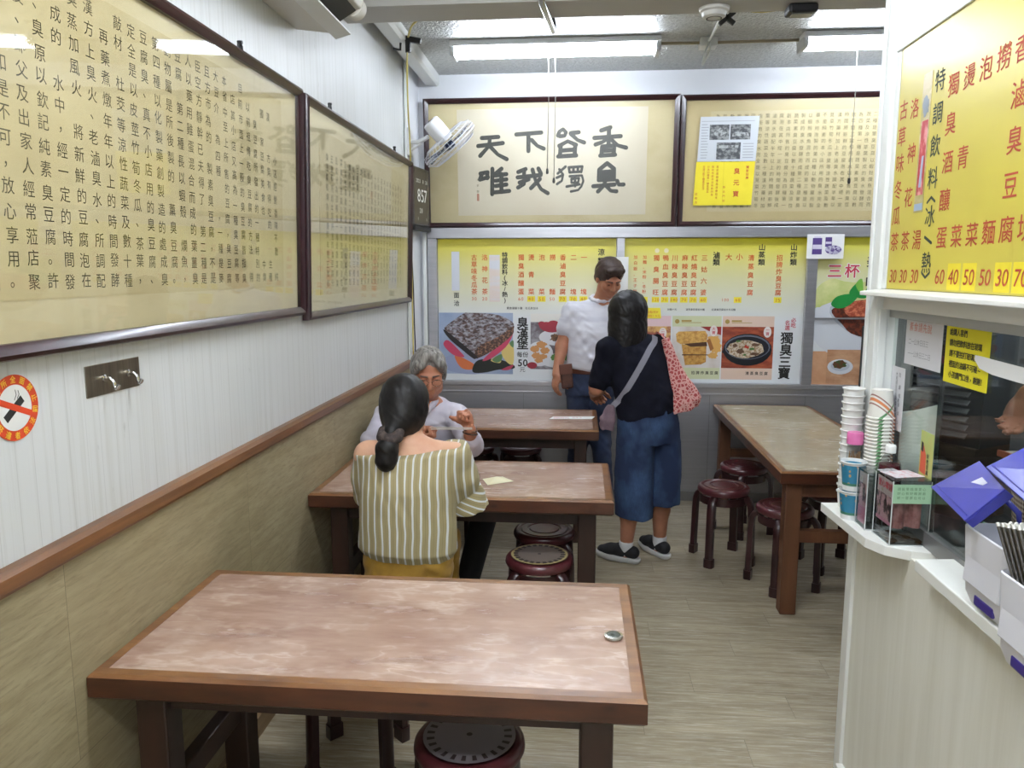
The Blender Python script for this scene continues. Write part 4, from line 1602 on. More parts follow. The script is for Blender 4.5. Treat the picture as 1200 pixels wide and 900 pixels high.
ink.put('1', 0.08, 0.05, 0.03)
ink.put('1', 0.24, 0.05, 0.03)
ink.done('figures', mat('clock_white', (226, 226, 220), 0.5), t)
bm = B()
tube(bm, spline([(0.012, 5.2, 1.93), (0.012, 5.195, 1.75), (0.014, 5.215, 1.55), (0.012, 5.235, 1.3), (0.012, 5.26, 1.06)], 6), 0.004, 6)
tag(obj('power_cord', bm, M_black, smooth=True), 'thin black cord hanging down the wall below the digital clock', 'cord')

# ================================================================== THINGS UNDER THE CEILING
t = thing('wall_fan', 'white wall fan with clear blades tilted toward the tables, by the framed motto', 'fan', (0.0, 5.16, 2.49))
M_fan = mat('fan_white', (222, 222, 222), 0.35)
M_fanb = glass_mat('fan_blade', (196, 204, 224), 0.1, 1.35)
bm = B()
box(bm, 0.007, 0.03, -0.05, 0.05, -0.09, 0.09)
obj('wall_mount', bm, M_fan, t, bevel=0.006)
bm = B()
tube(bm, spline([(0.02, 0, 0.0), (0.09, -0.01, 0.005), (0.15, -0.03, 0.03)], 5), 0.014, 10)
tube(bm, [(0.03, 0.0, -0.05), (0.1, -0.015, -0.01)], 0.008, 8)
obj('bracket', bm, M_fan, t, smooth='auto')
fn = Vector((0.62, 0.30, -0.72)).normalized()
fs = fn.cross(Vector((0, 0, 1))).normalized()
fu = fs.cross(fn).normalized()
FM = Matrix((fs, fu, fn)).transposed().to_4x4()
FM.translation = Vector((0.20, -0.05, 0.085))
bm = B()
lathe(bm, [(0.0, -0.05), (0.046, -0.05), (0.056, -0.042), (0.06, 0.0), (0.058, 0.09), (0.05, 0.105), (0.0, 0.108)], 28, FM, cap=False)
obj('motor_housing', bm, M_fan, t, smooth='auto')
bm = B()
for k in (-1, 1):
    bm2 = lathe(bm, [(0.0, 0.0), (0.017, 0.0), (0.017, -0.003), (0.0, -0.003)], 14, FM @ Matrix.Translation((k * 0.022, 0.005, -0.0505)), cap=False)
obj('housing_vent', bm, M_dkgrey, t, smooth='auto')
bm = B()
RC = 0.2
for r, z in ((RC, 0.135), (RC, 0.155), (RC * 0.97, 0.105), (RC * 0.75, 0.085), (0.07, 0.08), (RC * 0.8, 0.19), (0.06, 0.2)):
    pts = [FM @ Vector((r * math.cos(a), r * math.sin(a), z)) for a in np.linspace(0, 2 * math.pi, 40)[:-1]]
    tube(bm, pts, 0.0032 if r == RC else 0.0018, 6, closed=True)
for k in range(36):
    a = 2 * math.pi * k / 36
    c, s = math.cos(a), math.sin(a)
    tube(bm, [FM @ Vector((r * c, r * s, z)) for r, z in ((0.05, 0.078), (RC * 0.75, 0.085), (RC, 0.12), (RC, 0.15), (RC * 0.8, 0.19), (0.03, 0.203))], 0.0012, 4)
obj('cage', bm, mat('fan_cage', (206, 208, 214), 0.3), t, smooth=True)
bm = B()
for k in range(5):
    a0 = 2 * math.pi * k / 5
    ring = []
    for q, z in ((0.0, 0.125), (0.25, 0.13), (0.5, 0.14), (0.75, 0.15), (0.95, 0.155)):
        ring.append((FM @ Vector((0.03 * math.cos(a0 + q), 0.03 * math.sin(a0 + q), 0.14)), FM @ Vector((0.18 * math.cos(a0 + q), 0.18 * math.sin(a0 + q), z))))
    V = [(bm.verts.new(a), bm.verts.new(b)) for a, b in ring]
    for i in range(4):
        bm.faces.new((V[i][0], V[i][1], V[i + 1][1], V[i + 1][0]))
lathe(bm, [(0.0, 0.12), (0.032, 0.12), (0.03, 0.165), (0.0, 0.17)], 20, FM, cap=False)
o = obj('blades', bm, M_fanb, t, smooth='auto')
md = o.modifiers.new('thick', 'SOLIDIFY')
md.thickness = 0.002

# air conditioner seen from below
t = thing('air_conditioner', 'cream wall air conditioner cut by the top edge, louvre open below', 'air conditioner', (0.0, 2.35, 2.61))
M_ac = mat('ac_cream', (206, 202, 190), 0.5)
bm = B()
prism(bm, [(0.0, 0.0), (0.16, -0.02), (0.185, -0.005), (0.185, 0.03), (0.2, 0.05), (0.27, 0.07), (0.28, 0.1), (0.25, 0.33), (0.0, 0.33)], 1, -0.42, 0.82)
obj('body', bm, M_ac, t, bevel=0.006)
bm = B()
prism(bm, [(0.188, 0.02), (0.255, 0.06), (0.25, 0.066), (0.188, 0.052)], 1, -0.40, 0.80)
obj('outlet', bm, M_black, t)
bm = B()
prism(bm, [(0.15, -0.03), (0.215, -0.012), (0.213, -0.004), (0.15, -0.022)], 1, -0.4, 0.86)
obj('louver', bm, M_white_alu, t, bevel=0.002)
bm = B()
lathe(bm, [(0.0, 0.0), (0.04, 0.0), (0.045, 0.006), (0.045, 0.05), (0.0, 0.05)], 24, Matrix.Translation((0.235, 0.815, 0.085)) @ Matrix.Rotation(rad(-90), 4, 'X'), cap=False)
obj('pivot_cap', bm, M_ac, t, smooth='auto')

# devices on the beam
t = thing('smoke_detector', 'round white detector under the ceiling beam', 'detector', (1.75, 3.82, 2.85))
bm = B()
lathe(bm, [(0.0, -0.045), (0.04, -0.045), (0.052, -0.038), (0.056, -0.02), (0.066, -0.014), (0.07, -0.002), (0.07, 0.0), (0.0, 0.0)], 32, cap=False)
obj('housing', bm, mat('detector_white', (214, 212, 204), 0.45), t, smooth='auto')
bm = B()
lathe(bm, [(0.03, -0.046), (0.036, -0.0465), (0.036, -0.044)], 24, cap=False)
obj('ring', bm, M_dkgrey, t)
t = thing('emergency_light', 'small black lamp box with pale lens under the beam near the post', 'lamp', (2.14, 3.82, 2.85))
bm = B()
box(bm, -0.065, 0.065, -0.05, 0.05, -0.04, 0.0)
obj('housing', bm, M_black, t, bevel=0.012, seg=3)
bm = B()
box(bm, -0.045, 0.045, -0.03, 0.03, -0.046, -0.038)
obj('lens', bm, mat('device_lens', (120, 120, 112), 0.2), t, bevel=0.008)
t = thing('junction_box', 'white cable box on the ceiling between the two tube lamps', 'junction box', (1.88, 4.84, 3.0))
bm = B()
box(bm, -0.05, 0.05, -0.05, 0.05, -0.05, 0.0)
obj('box', bm, M_white_alu, t, bevel=0.006)
bm = B()
tube(bm, [(-0.05, 0.0, -0.02), (-0.27, 0.0, -0.018)], 0.009, 8)
tube(bm, [(0.05, 0.0, -0.02), (0.53, 0.0, -0.018)], 0.009, 8)
obj('conduit', bm, mat('conduit_tan', (170, 158, 130), 0.5), t, smooth=True)
bm = B()
tube(bm, spline([(0.0, -0.05, -0.03), (-0.02, -0.06, -0.08), (-0.035, -0.05, -0.16)], 5), 0.006, 6)
tube(bm, spline([(0.01, -0.05, -0.03), (0.0, -0.06, -0.09), (-0.035, -0.05, -0.16)], 5), 0.006, 6)
obj('loose_wire', bm, M_white_alu, t, smooth=True)
bm = B()
tube(bm, [(0.965, 3.3, 2.935), (0.965, 3.6, 2.83), (1.0, 4.02, 2.83), (1.0, 4.06, 2.86), (1.0, 4.07, 3.0)], 0.016, 12)
bm2 = bm
tag(obj('conduit_pipe', bm, mat('pipe_silver', (170, 172, 176), 0.25, 0.9), smooth='auto'), 'silver pipe running along under the ceiling beam toward the tube lamp', 'pipe')
bm = B()
tube(bm, spline([(1.02, 3.99, 2.9), (1.25, 3.97, 2.93), (1.45, 3.95, 2.92), (1.6, 3.93, 2.88), (1.78, 3.93, 2.9), (1.98, 3.92, 2.86), (2.2, 3.91, 2.89)], 6), 0.006, 6)
tube(bm, spline([(0.165, 4.5, 2.955), (0.25, 4.25, 2.95), (0.38, 4.08, 2.94), (0.6, 4.0, 2.93), (0.85, 3.98, 2.91), (1.1, 3.97, 2.9), (1.4, 3.98, 2.905), (1.72, 4.1, 2.94)], 6), 0.006, 6)
tube(bm, spline([(0.165, 4.5, 2.955), (0.15, 4.53, 2.8), (0.11, 4.72, 2.6), (0.035, 5.1, 2.42), (0.028, 5.12, 2.0), (0.026, 5.12, 1.5), (0.026, 5.12, 1.08)], 6), 0.005, 6)
tag(obj('yellow_cable', bm, mat('cable_yellow', (206, 188, 104), 0.5), smooth=True), 'thin yellow cable looped along the beam and down the corner wall', 'cable')
t = thing('cable_clip', 'black taped cable clip on the cove where the yellow cable turns down', 'clip', (0.15, 4.5, 2.945))
bm = B()
box(bm, -0.075, 0.09, -0.015, 0.015, -0.01, 0.02, Matrix.Rotation(rad(12), 4, 'Y'))
obj('tape', bm, M_black, t, bevel=0.004)
bm = B()
tube(bm, [(-0.07, 0, -0.05), (-0.03, 0, -0.055), (-0.025, 0, 0.0)], 0.008, 8)
tube(bm, [(0.015, 0, -0.07), (0.015, 0, 0.0)], 0.016, 8)
obj('hook', bm, M_black, t, smooth='auto')
t = thing('taped_splice', 'black taped cross of cables below the round detector', 'clip', (1.84, 4.0, 2.86))
bm = B()
box(bm, -0.045, 0.045, -0.01, 0.01, -0.011, 0.011, Matrix.Rotation(rad(38), 4, 'Y'))
box(bm, -0.045, 0.045, -0.01, 0.01, -0.011, 0.011, Matrix.Rotation(rad(-38), 4, 'Y'))
obj('tape', bm, M_black, t, bevel=0.003)
bm = B()
tube(bm, spline([(0.03, 0, 0.035), (0.0, 0.05, 0.06), (0.03, 0.6, 0.1), (0.04, 0.8, 0.12)], 5), 0.008, 6)
tube(bm, [(0.0, 0.0, 0.0), (0.0, 0.0, 0.14)], 0.006, 6)
obj('wire', bm, M_white_alu, t, smooth=True)

cordm = mat('cord_grey', (150, 146, 138), 0.6)
for x, z1, lab in ((0.945, 2.235, 'thin lamp pull cord ending higher, before the framed motto'), (0.985, 2.18, 'thin lamp pull cord ending lower, before the framed motto'),
                   (2.72, 2.16, 'thin lamp pull cord hanging before the framed essay by the post')):
    t = thing('pull_cord', lab, 'cord', (x, 4.8, 2.9))
    bm = B()
    tube(bm, [(0, 0, 0.02), (0.004, 0, -0.2), (-0.002, 0, z1 - 2.9 + 0.03)], 0.0022, 6)
    obj('string', bm, cordm, t, smooth=True)
    bm = B()
    lathe(bm, [(0.0, 0.0), (0.006, 0.0), (0.009, 0.01), (0.006, 0.03), (0.0, 0.035)], 12, Matrix.Translation((-0.002, 0, z1 - 2.9)), cap=False)
    obj('bob', bm, M_dkgrey, t, smooth='auto')

# ================================================================== THE SERVICE COUNTER
KR, KU = (0, -1, 0), (0, 0, 1)          # sheet directions on faces looking at the tables
t = sheet('menu_board', 'large yellow menu board over the service counter', 'menu board', (2.05, 2.385, 1.6), KR, KU)
bw_, bh_ = 2.9, 0.70
bm = B()
gy = NT('board_yellow', 0.3)
ob = gy.xyz()
nb = gy.noise(gy.mapping((1.2, 1.6, 1)), 1.0, 4.0)
gy.color(gy.mix(gy.rng(nb, 0.4, 0.7), (198, 184, 74), (186, 170, 74)))
obj('panel', box(B(), 0.03, bw_, 0.0, bh_ - 0.03, 0.0, 0.006), gy.m, t)
bm = B()
box(bm, 0.0, bw_, bh_ - 0.035, bh_ + 0.005, 0.0, 0.012)
box(bm, 0.0, 0.026, 0.0, bh_ - 0.035, 0.0, 0.009)
obj('frame', bm, M_white_alu, t, bevel=0.003)


def K(y, z):
    return (2.385 - y, z - 1.6)


M_bred = mat('board_red', (168, 62, 40), 0.6)
ink = lay(0.0065)
for txt, y, z0, z1, s in (('古草味冬瓜茶', 2.318, 2.095, 1.733, 0.056), ('洛神花茶', 2.245, 2.085, 1.733, 0.056), ('湯', 2.171, 1.733, 1.733, 0.056),
                          ('獨臭酒釀蛋', 2.028, 2.097, 1.733, 0.058), ('燙　青　菜', 1.952, 2.098, 1.733, 0.058), ('泡　　　菜', 1.878, 2.098, 1.733, 0.058), ('撈　　　麵', 1.805, 2.102, 1.735, 0.058),
                          ('香滷臭豆腐', 1.734, 2.102, 1.737, 0.06), ('二　　　塊', 1.663, 2.102, 1.737, 0.06), ('一　　　塊', 1.592, 2.102, 1.737, 0.06)):
    a, b = K(y, z0), K(y, z1)
    ink.col(txt, a[0], a[1], b[1], s, off=0.008)
for txt, y in (('30', 2.312), ('30', 2.242), ('30', 2.170), ('60', 2.021), ('40', 1.950), ('50', 1.876), ('50', 1.804), ('30', 1.734), ('70', 1.663), ('40', 1.592)):
    a = K(y, 1.637)
    ink.put(txt[0], a[0] - 0.013, a[1], 0.052, off=0.005, sh=0.12)
    ink.put(txt[1], a[0] + 0.013, a[1], 0.052, off=0.005, sh=0.12)
ink.done('red_lettering', M_bred, t)
ink = lay(0.0065)
a, b = K(2.103, 2.1), K(2.103, 1.635)
ink.col('特調飲料', a[0], 2.125 - 1.6, 1.885 - 1.6, 0.058, off=0.012)
ink.col('冰', a[0], 1.79 - 1.6, 1.79 - 1.6, 0.058, off=0.012)
ink.col('熱', a[0], 1.672 - 1.6, 1.672 - 1.6, 0.058, off=0.012)
ink.stroke([(a[0] - 0.02, 1.738 - 1.6), (a[0] + 0.02, 1.722 - 1.6)], 0.008)
for zc, sgn in ((1.832, 1), (1.64, -1)):
    ink.stroke([(a[0] - 0.022, zc - 1.6 - 0.006 * sgn), (a[0], zc - 1.6 + 0.006 * sgn), (a[0] + 0.022, zc - 1.6 - 0.006 * sgn)], 0.007)
ink.done('black_lettering', mat('board_black', (46, 56, 44), 0.6), t)
for y in (1.950, 1.876, 1.734, 1.663):
    ink = lay(0.0062)
    a = K(y, 1.637)
    ink.rect(a[0] - 0.032, a[0] + 0.032, a[1] - 0.032, a[1] + 0.032)
    ink.done('price_patch', mat('patch_yellow', (224, 206, 44), 0.5), t)
a = K(2.172, 1.78)
bm = B()
prism(bm, [(a[0] - 0.03, 0.205), (a[0] + 0.024, 0.205), (a[0] + 0.026, 0.56), (a[0] - 0.026, 0.56)], 2, 0.006, 0.0075)
obj('drink_picture', bm, mat('drink_bg', (200, 186, 150), 0.4, noise=((160, 150, 80), (6, 12, 1), 0.4, 0.6)), t)
ink = lay(0.0078)
ink.blob([(a[0] - 0.022, 0.25), (a[0] + 0.018, 0.25), (a[0] + 0.02, 0.44), (a[0] - 0.018, 0.44)])
ink.done('drink_glass', mat('drink_red', (176, 40, 50), 0.35, noise=((220, 150, 150), (40, 14, 1), 0.5, 0.62)), t)
ink = lay(0.0081)
ink.blob([(a[0] - 0.01, 0.27), (a[0] + 0.004, 0.27), (a[0] + 0.01, 0.35), (a[0] - 0.002, 0.35)])
ink.rect(a[0] - 0.028, a[0] + 0.022, 0.21, 0.228)
ink.done('drink_light', mat('drink_blue', (150, 170, 196), 0.35), t)
ink = lay(0.0081)
ink.blob(ell(a[0], 0.475, 0.019, 0.026, wob=.2))
ink.done('drink_ice', mat('drink_ice', (120, 130, 140), 0.35), t)

# papers on the glass; x of the glass faces 2.087 / 2.083
GX = 2.0868


def note(label, y0, y1, z0, z1, m, gx, zoff=0.0, skew=0.0, sk2=0.0):
    t = sheet('glass_note', label, 'note', (gx, y0, z0), KR, KU, 'papers stuck on the counter glass')
    w, h = y0 - y1, z1 - z0
    bm = B()
    prism(bm, [(0, sk2), (w, 0), (w + skew, h), (skew, h + sk2)], 2, 0.0, 0.0008)
    obj('paper', bm, m, t)
    return t


t = note('white handwritten note with a red heading, beside the yellow notice', 2.298, 2.072, 1.388, 1.522, mat('note_white', (214, 214, 218), 0.7), 2.0868)
ink = lay(0.0011)
ink.row('素食請先說', 0.035, 0.108, 0.027, 1.05)
ink.done('red_lettering', mat('note_red', (206, 120, 110), 0.7), t)
ink = lay(0.0011)
ink.row('二一公休日日三', 0.03, 0.066, 0.019, 0.95)
ink.row('一一公休日三二日', 0.03, 0.032, 0.019, 0.95)
ink.done('grey_lettering', mat('note_grey', (150, 150, 156), 0.7), t)
t = note('white paper with vertical handwriting on the glass beside the post', 2.378, 2.284, 1.185, 1.372, mat('note_white', (0, 0, 0)), 2.0866)
ink = lay(0.0011)
for k, s in enumerate(('外帶請先點餐', '找零請當面', '自備餐具少', '內用請先付款好', '點清謝')):
    if k < 3:
        ink.col(s, 0.022 + 0.022 * k, 0.06 + 0.035 * k, 0.025, 0.014)
    else:
        ink.col(s, 0.04 + 0.022 * (k - 3), 0.165, 0.09, 0.014)
ink.done('lettering', mat('note_ink', (96, 96, 104), 0.7), t)
t = note('bright yellow notice with five lines of black writing', 2.044, 1.83, 1.372, 1.52, mat('notice_yellow', (226, 214, 30), 0.6), 2.0826)
ink = lay(0.0011)
for k, s in enumerate(('給購人客們', '請勿把飲料放在玻璃', '請不要拍打玻璃前', '裡面的油鍋不可碰~', '小孩請門口坐，謝謝！')):
    ink.row(s, 0.028 + 0.002 * k, 0.128 - 0.0265 * k, 0.0185, 0.95, off=0.03)
ink.done('lettering', M_blk, t)
t = note('small green and orange picture card low on the glass behind the collection boxes', 2.150, 2.073, 1.098, 1.222, mat('postcard', (196, 190, 110), 0.5, noise=((176, 200, 120), (10, 8, 1), 0.4, 0.6)), 2.0866)
ink = lay(0.0011)
ink.blob([(0.005, 0.01), (0.04, 0.006), (0.038, 0.06), (0.022, 0.085), (0.006, 0.07)])
ink.done('card_red', mat('card_red', (206, 90, 60), 0.5), t)
ink = lay(0.0014)
ink.blob([(0.006, 0.07), (0.02, 0.065), (0.02, 0.09), (0.008, 0.095)])
ink.col('好吃豆腐', 0.05, 0.06, 0.015, 0.014, off=0.03)
ink.done('card_black', M_blk, t)
t = sheet('paper_strip', 'curled white paper strip across the edge of the yellow notice', 'paper', (2.0785, 1.888, 1.438), KR, KU)
bm = B()
sweep(bm, [(0.0, 0.012, 0.0), (0.04, 0.004, 0.006), (0.10, 0.0, 0.008), (0.2, -0.003, 0.006), (0.42, -0.004, 0.004)], [(-0.017, 0.0005), (0.017, 0.0005), (0.017, -0.0005), (-0.017, -0.0005)], up=(0, 0, 1), scale=[0.3, 0.85, 1, 1, 1])
obj('paper', bm, M_wpaper, t)

# ------------------------------------------------------------------ on the ledge: cups, jar, bottle, collection boxes
ZL = 0.92
cup_w = mat('cup_white', (226, 226, 222), 0.5)
g = NT('cup_printed', 0.45)
oo = g.xyz()
vn = g.voronoi(g.mapping((55, 55, 40)), 1.0)
band = g.math('MULTIPLY', g.math('GREATER_THAN', oo[2], 0.016), g.math('LESS_THAN', oo[2], 0.078))
spots = g.rng(vn, 0.18, 0.24, 1, 0)
c_ = g.mix(spots, (46, 122, 152), (196, 150, 96))
c_ = g.mix(g.math('LESS_THAN', oo[2], 0.024), c_, (70, 120, 96))
g.color(g.mix(band, (222, 224, 222), c_))
M_cupblue = g.m
g = NT('cup_striped', 0.5)
oo = g.xyz()
d1 = g.math('ABSOLUTE', g.math('SUBTRACT', oo[2], g.math('ADD', g.math('MULTIPLY', oo[0], 0.9), 0.055)))
d2 = g.math('ABSOLUTE', g.math('ADD', oo[2], g.math('SUBTRACT', g.math('MULTIPLY', oo[0], 0.9), 0.06)))
c_ = g.mix(g.math('LESS_THAN', d1, 0.005), (224, 222, 214), (214, 132, 84))
c_ = g.mix(g.math('LESS_THAN', d2, 0.004), c_, (84, 130, 84))
c_ = g.mix(g.math('LESS_THAN', g.math('ABSOLUTE', g.math('SUBTRACT', d1, 0.014)), 0.0025), c_, (150, 110, 100))
g.color(c_)
M_cupstripe = g.m


def cup_bm(r0, r1, h):
    bm = B()
    lathe(bm, [(0.0, 0.004), (r0 - 0.003, 0.004), (r0, 0.0), (r0, 0.003), (r1, h - 0.006), (r1 + 0.003, h - 0.004), (r1 + 0.0035, h - 0.001), (r1 + 0.001, h), (r1 - 0.0005, h - 0.003), (r0 - 0.0005, 0.0055), (0.0, 0.005)], 32, cap=False)
    return bm


protos = {}


def cup(kind, m, dims, loc, label, group, rz=0.0):
    if kind not in protos:
        o = obj('paper_cup', cup_bm(*dims), m, smooth='auto')
        protos[kind] = o
    else:
        o = protos[kind].copy()
        COL.objects.link(o)
    o.location = loc
    o.rotation_euler = (0, 0, rz)
    tag(o, label, 'cup', group)
    return o


cup('blue', M_cupblue, (0.027, 0.0345, 0.088), (1.963, 2.294, ZL), 'lower blue paper cup printed with orange fish, standing on the ledge', 'blue printed paper cups')
cup('blue', M_cupblue, None, (1.963, 2.294, ZL + 0.0885), 'upper blue paper cup printed with orange fish, on the lower blue one', 'blue printed paper cups', 0.8)
for k in range(16):
    cup('bowl', cup_w, (0.026, 0.030, 0.052), (1.992, 2.412, ZL + 0.0217 * k), 'white paper cup nested in the tall white column behind the blue cups', 'white cups in the tall column', 0.1 * k)
# a taller stack of striped cups nested upside down beside it
for k in range(29):
    lab = 'upside-down paper cup with crossed colour stripes, topmost of the nested stack' if k == 28 else 'upside-down pale paper cup in the nested stack below the striped one'
    o = cup('stripe', M_cupstripe, (0.0285, 0.037, 0.085), (2.044, 2.33, ZL + 0.085 + 0.0107 * k), lab, 'nested upside-down cups', -0.55)
    o.rotation_euler = (math.pi, 0, 0.3)

t = thing('toothpick_jar', 'clear jar of wooden picks with a pink lid in front of the cups', 'jar', (1.984, 2.354, ZL))
M_clear = glass_mat('clear_plastic', (236, 238, 238), 0.06, 1.4)
bm = B()
lathe(bm, [(0.0, 0.0), (0.018, 0.0), (0.022, 0.005), (0.022, 0.2), (0.021, 0.215)], 24, cap=False)
obj('jar_body', bm, M_clear, t, smooth='auto')
bm = B()
lathe(bm, [(0.0, 0.25), (0.022, 0.25), (0.0235, 0.246), (0.0235, 0.215), (0.0, 0.215)], 24, cap=False)
obj('lid', bm, mat('lid_pink', (222, 116, 172), 0.4), t, smooth='auto')
random.seed(4)
bm = B()
for k in range(26):
    a, r = random.uniform(0, 6.28), 0.014 * math.sqrt(random.random())
    x, y = r * math.cos(a), r * math.sin(a)
    tube(bm, [(x, y, 0.006), (x * 1.1 + random.uniform(-.004, .004), y * 1.1, 0.165 + random.uniform(0, .03))], 0.0014, 5)
tag(obj('picks', bm, mat('pick_wood', (186, 150, 110), 0.6), t), kind='stuff')

t = thing('syrup_bottle', 'clear bottle of dark red syrup with a white cap behind the collection boxes', 'bottle', (2.05, 2.255, ZL))
prof = [(0.0, 0.0), (0.031, 0.0), (0.034, 0.006), (0.034, 0.15), (0.03, 0.18), (0.016, 0.205), (0.012, 0.212), (0.012, 0.222)]
bm = B()
lathe(bm, prof, 28, cap=False)
obj('bottle_body', bm, M_clear, t, smooth='auto')
bm = B()
lathe(bm, [(0.0, 0.003), (0.03, 0.003), (0.0325, 0.008), (0.0325, 0.149), (0.028, 0.178), (0.0, 0.18)], 28, cap=False)
obj('syrup', bm, mat('syrup_red', (84, 26, 34), 0.15), t, smooth='auto')
bm = B()
lathe(bm, [(0.0, 0.235), (0.012, 0.235), (0.0145, 0.232), (0.0145, 0.212), (0.0, 0.212)], 20, cap=False)
obj('cap', bm, cup_w, t, smooth='auto')

M_acr = glass_mat('acrylic', (240, 243, 243), 0.04, 1.42)


def collection_box(label, x0, x1, y0, y1, h, poster, tag_col=None, coins=None):
    t = thing('collection_box', label, 'donation box', ((x0 + x1) / 2, (y0 + y1) / 2, ZL), rz=rad(2))
    a, b = (x1 - x0) / 2, (y1 - y0) / 2
    w = 0.003
    bm = B()
    box(bm, -a, a, -b, -b + w, 0, h)
    box(bm, -a, a, b - w, b, 0, h)
    box(bm, -a, -a + w, -b + w, b - w, 0, h)
    box(bm, a - w, a, -b + w, b - w, 0, h)
    box(bm, -a + w, a - w, -b + w, b - w, 0, w)
    box(bm, -a, a, -b, b, h, h + w)
    obj('acrylic_case', bm, M_acr, t)
    bm = B()
    for sx in (-1, 1):
        for sy in (-1, 1):
            box(bm, sx * a - 0.0012, sx * a + 0.0012, sy * b - 0.0012, sy * b + 0.0012, 0, h)
    box(bm, -a, a, -b - 0.0012, -b + 0.0005, -0.0, 0.003)
    box(bm, -a - 0.0012, -a + 0.0005, -b, b, 0.0, 0.003)
    obj('polished_edge', bm, mat('acrylic_edge', (206, 210, 208), 0.3), t)
    # printed insert on the side towards the tables
    bm = B()
    box(bm, -a + w + 0.0005, -a + w + 0.0015, -b + 0.01, b - 0.006, 0.012 if not coins else 0.05, h - 0.006)
    obj('poster', bm, poster, t)
    return t


g = NT('charity_print', 0.5)
oo = g.xyz()
n1 = g.voronoi(g.mapping((1, 40, 30)), 1.0, 'F1', 0)
n2 = g.noise(g.mapping((1, 34, 22)), 1.0, 4.0)
c_ = g.mix(g.rng(n2, 0.44, 0.52), (226, 176, 182), (70, 52, 56))
c_ = g.mix(g.math('GREATER_THAN', oo[2], 0.128), c_, (224, 204, 200))
c_ = g.mix(g.math('LESS_THAN', oo[2], 0.06), c_, (226, 150, 176))
c_ = g.mix(g.rng(n1, 0.1, 0.2, 0.7, 0), c_, (200, 190, 140))
g.color(c_)
M_charity = g.m
t = collection_box('clear donation box full of coins with a green slip, at the front of the ledge', 1.984, 2.084, 2.062, 2.172, 0.178, M_charity, coins=True)
ink = Ink((-0.0475, 0, 0), (0, -1, 0), (0, 0, 1))
ink.row('愛心零錢', -0.032, 0.155, 0.022, 1.0, off=0.02)
ink.done('lettering', mat('charity_red', (190, 60, 80), 0.5), t)
bm = B()
box(bm, -0.05, 0.05, -0.0565, -0.0557, 0.118, 0.17)
sl = obj('green_slip', bm, mat('slip_green', (160, 196, 160), 0.6), t)
ink = Ink((0, -0.0568, 0), (1, 0, 0), (0, 0, 1))
for z, s in ((0.158, '請投零錢做愛心'), (0.146, '好心有好報謝謝'), (0.134, '統一發票也可以')):
    ink.row(s, -0.035, z, 0.009, 1.2)
ink.done('slip_lettering', mat('slip_ink', (90, 120, 90), 0.6), sl)
random.seed(21)
M_coin = [mat('coin_silver', (176, 170, 160), 0.3, 0.9), mat('coin_bronze', (132, 96, 66), 0.35, 0.9)]
for k in range(48):
    la, i = divmod(k, 12)
    x = -0.0345 + 0.023 * (i % 4) + 0.004 * (la % 2) + random.uniform(-.0008, .0008)
    y = -0.037 + 0.028 * (i // 4) + 0.009 * (la % 3) + random.uniform(-.002, .002)
    r = random.choice((0.0095, 0.0102, 0.0108))
    bm = B()
    lathe(bm, [(0.0, -0.0008), (r, -0.0008), (r, 0.0008), (0.0, 0.0008)], 16, Matrix.Translation((x, y, 0.0045 + 0.0018 * la)), cap=False)
    tag(obj('coin', bm, M_coin[k % 3 == 0], smooth='auto'), 'coin in the loose heap inside the front donation box', 'coin', 'coins in the donation box')
coins = [o for o in COL.objects if o.name.startswith('coin')]
for o in coins:
    o.location = (2.034, 2.117, ZL)
bills = thing('banknotes', 'crumpled pinkish banknotes standing inside the front donation box', 'banknotes', (2.034, 2.117, ZL))
bm = B()
for x, y, a_, m_ in ((-0.02, -0.03, 0.2, 0), (0.022, -0.02, -0.4, 0), (0.0, 0.02, 0.1, 0)):
    prof_ = [(-0.02 + 0.01 * i, 0.004 * math.sin(i * 1.9)) for i in range(5)]
    q = Matrix.Translation((x, y, 0.04)) @ Matrix.Rotation(a_, 4, 'Z')
    for i in range(4):
        (p0, q0), (p1, q1) = prof_[i], prof_[i + 1]
        vs = [bm.verts.new(q @ Vector(v)) for v in ((p0, q0, 0), (p1, q1, 0), (p1, q1, 0.07), (p0, q0, 0.07), (p0, q0 + .0008, 0), (p1, q1 + .0008, 0), (p1, q1 + .0008, 0.07), (p0, q0 + .0008, 0.07))]
        for f in ((3, 2, 1, 0), (4, 5, 6, 7), (0, 1, 5, 4), (1, 2, 6, 5), (2, 3, 7, 6), (3, 0, 4, 7)):
            bm.faces.new([vs[j] for j in f])
obj('note_paper', bm, mat('note_pink', (190, 132, 126), 0.7, noise=((150, 90, 84), (40, 40, 30), 0.4, 0.6)), bills)
t = collection_box('second clear donation box with a pink poster, between the front one and the blue cups', 1.965, 2.012, 2.186, 2.258, 0.165, M_charity)
t2_ = paper_thing('receipt', 'printed white slip lying on top of the front donation box', 'paper', (2.0, 2.08, ZL + 0.182), (1, 0.25, 0), (-0.25, 1, 0), 0.085, 0.07, mat('slip_white', (214, 208, 212), 0.6, noise=((206, 160, 164), (60, 60, 1), 0.5, 0.58)))
t2_ = paper_thing('receipt', 'dark-printed slip on the donation box lid, nearer the cups than the white one', 'paper', (1.99, 2.145, ZL + 0.182), (1, 0.3, 0), (-0.3, 1, 0), 0.05, 0.026, mat('slip_dark', (120, 116, 120), 0.6, noise=((206, 204, 206), (70, 70, 1), 0.45, 0.55)))

# ------------------------------------------------------------------ chopstick holders hung on the sill
M_hold = mat('holder_white', (222, 222, 228), 0.3)
M_lid = mat('lid_blue', (58, 62, 168), 0.22, coat=0.3)
M_clip = mat('clip_purple', (60, 46, 126), 0.35)


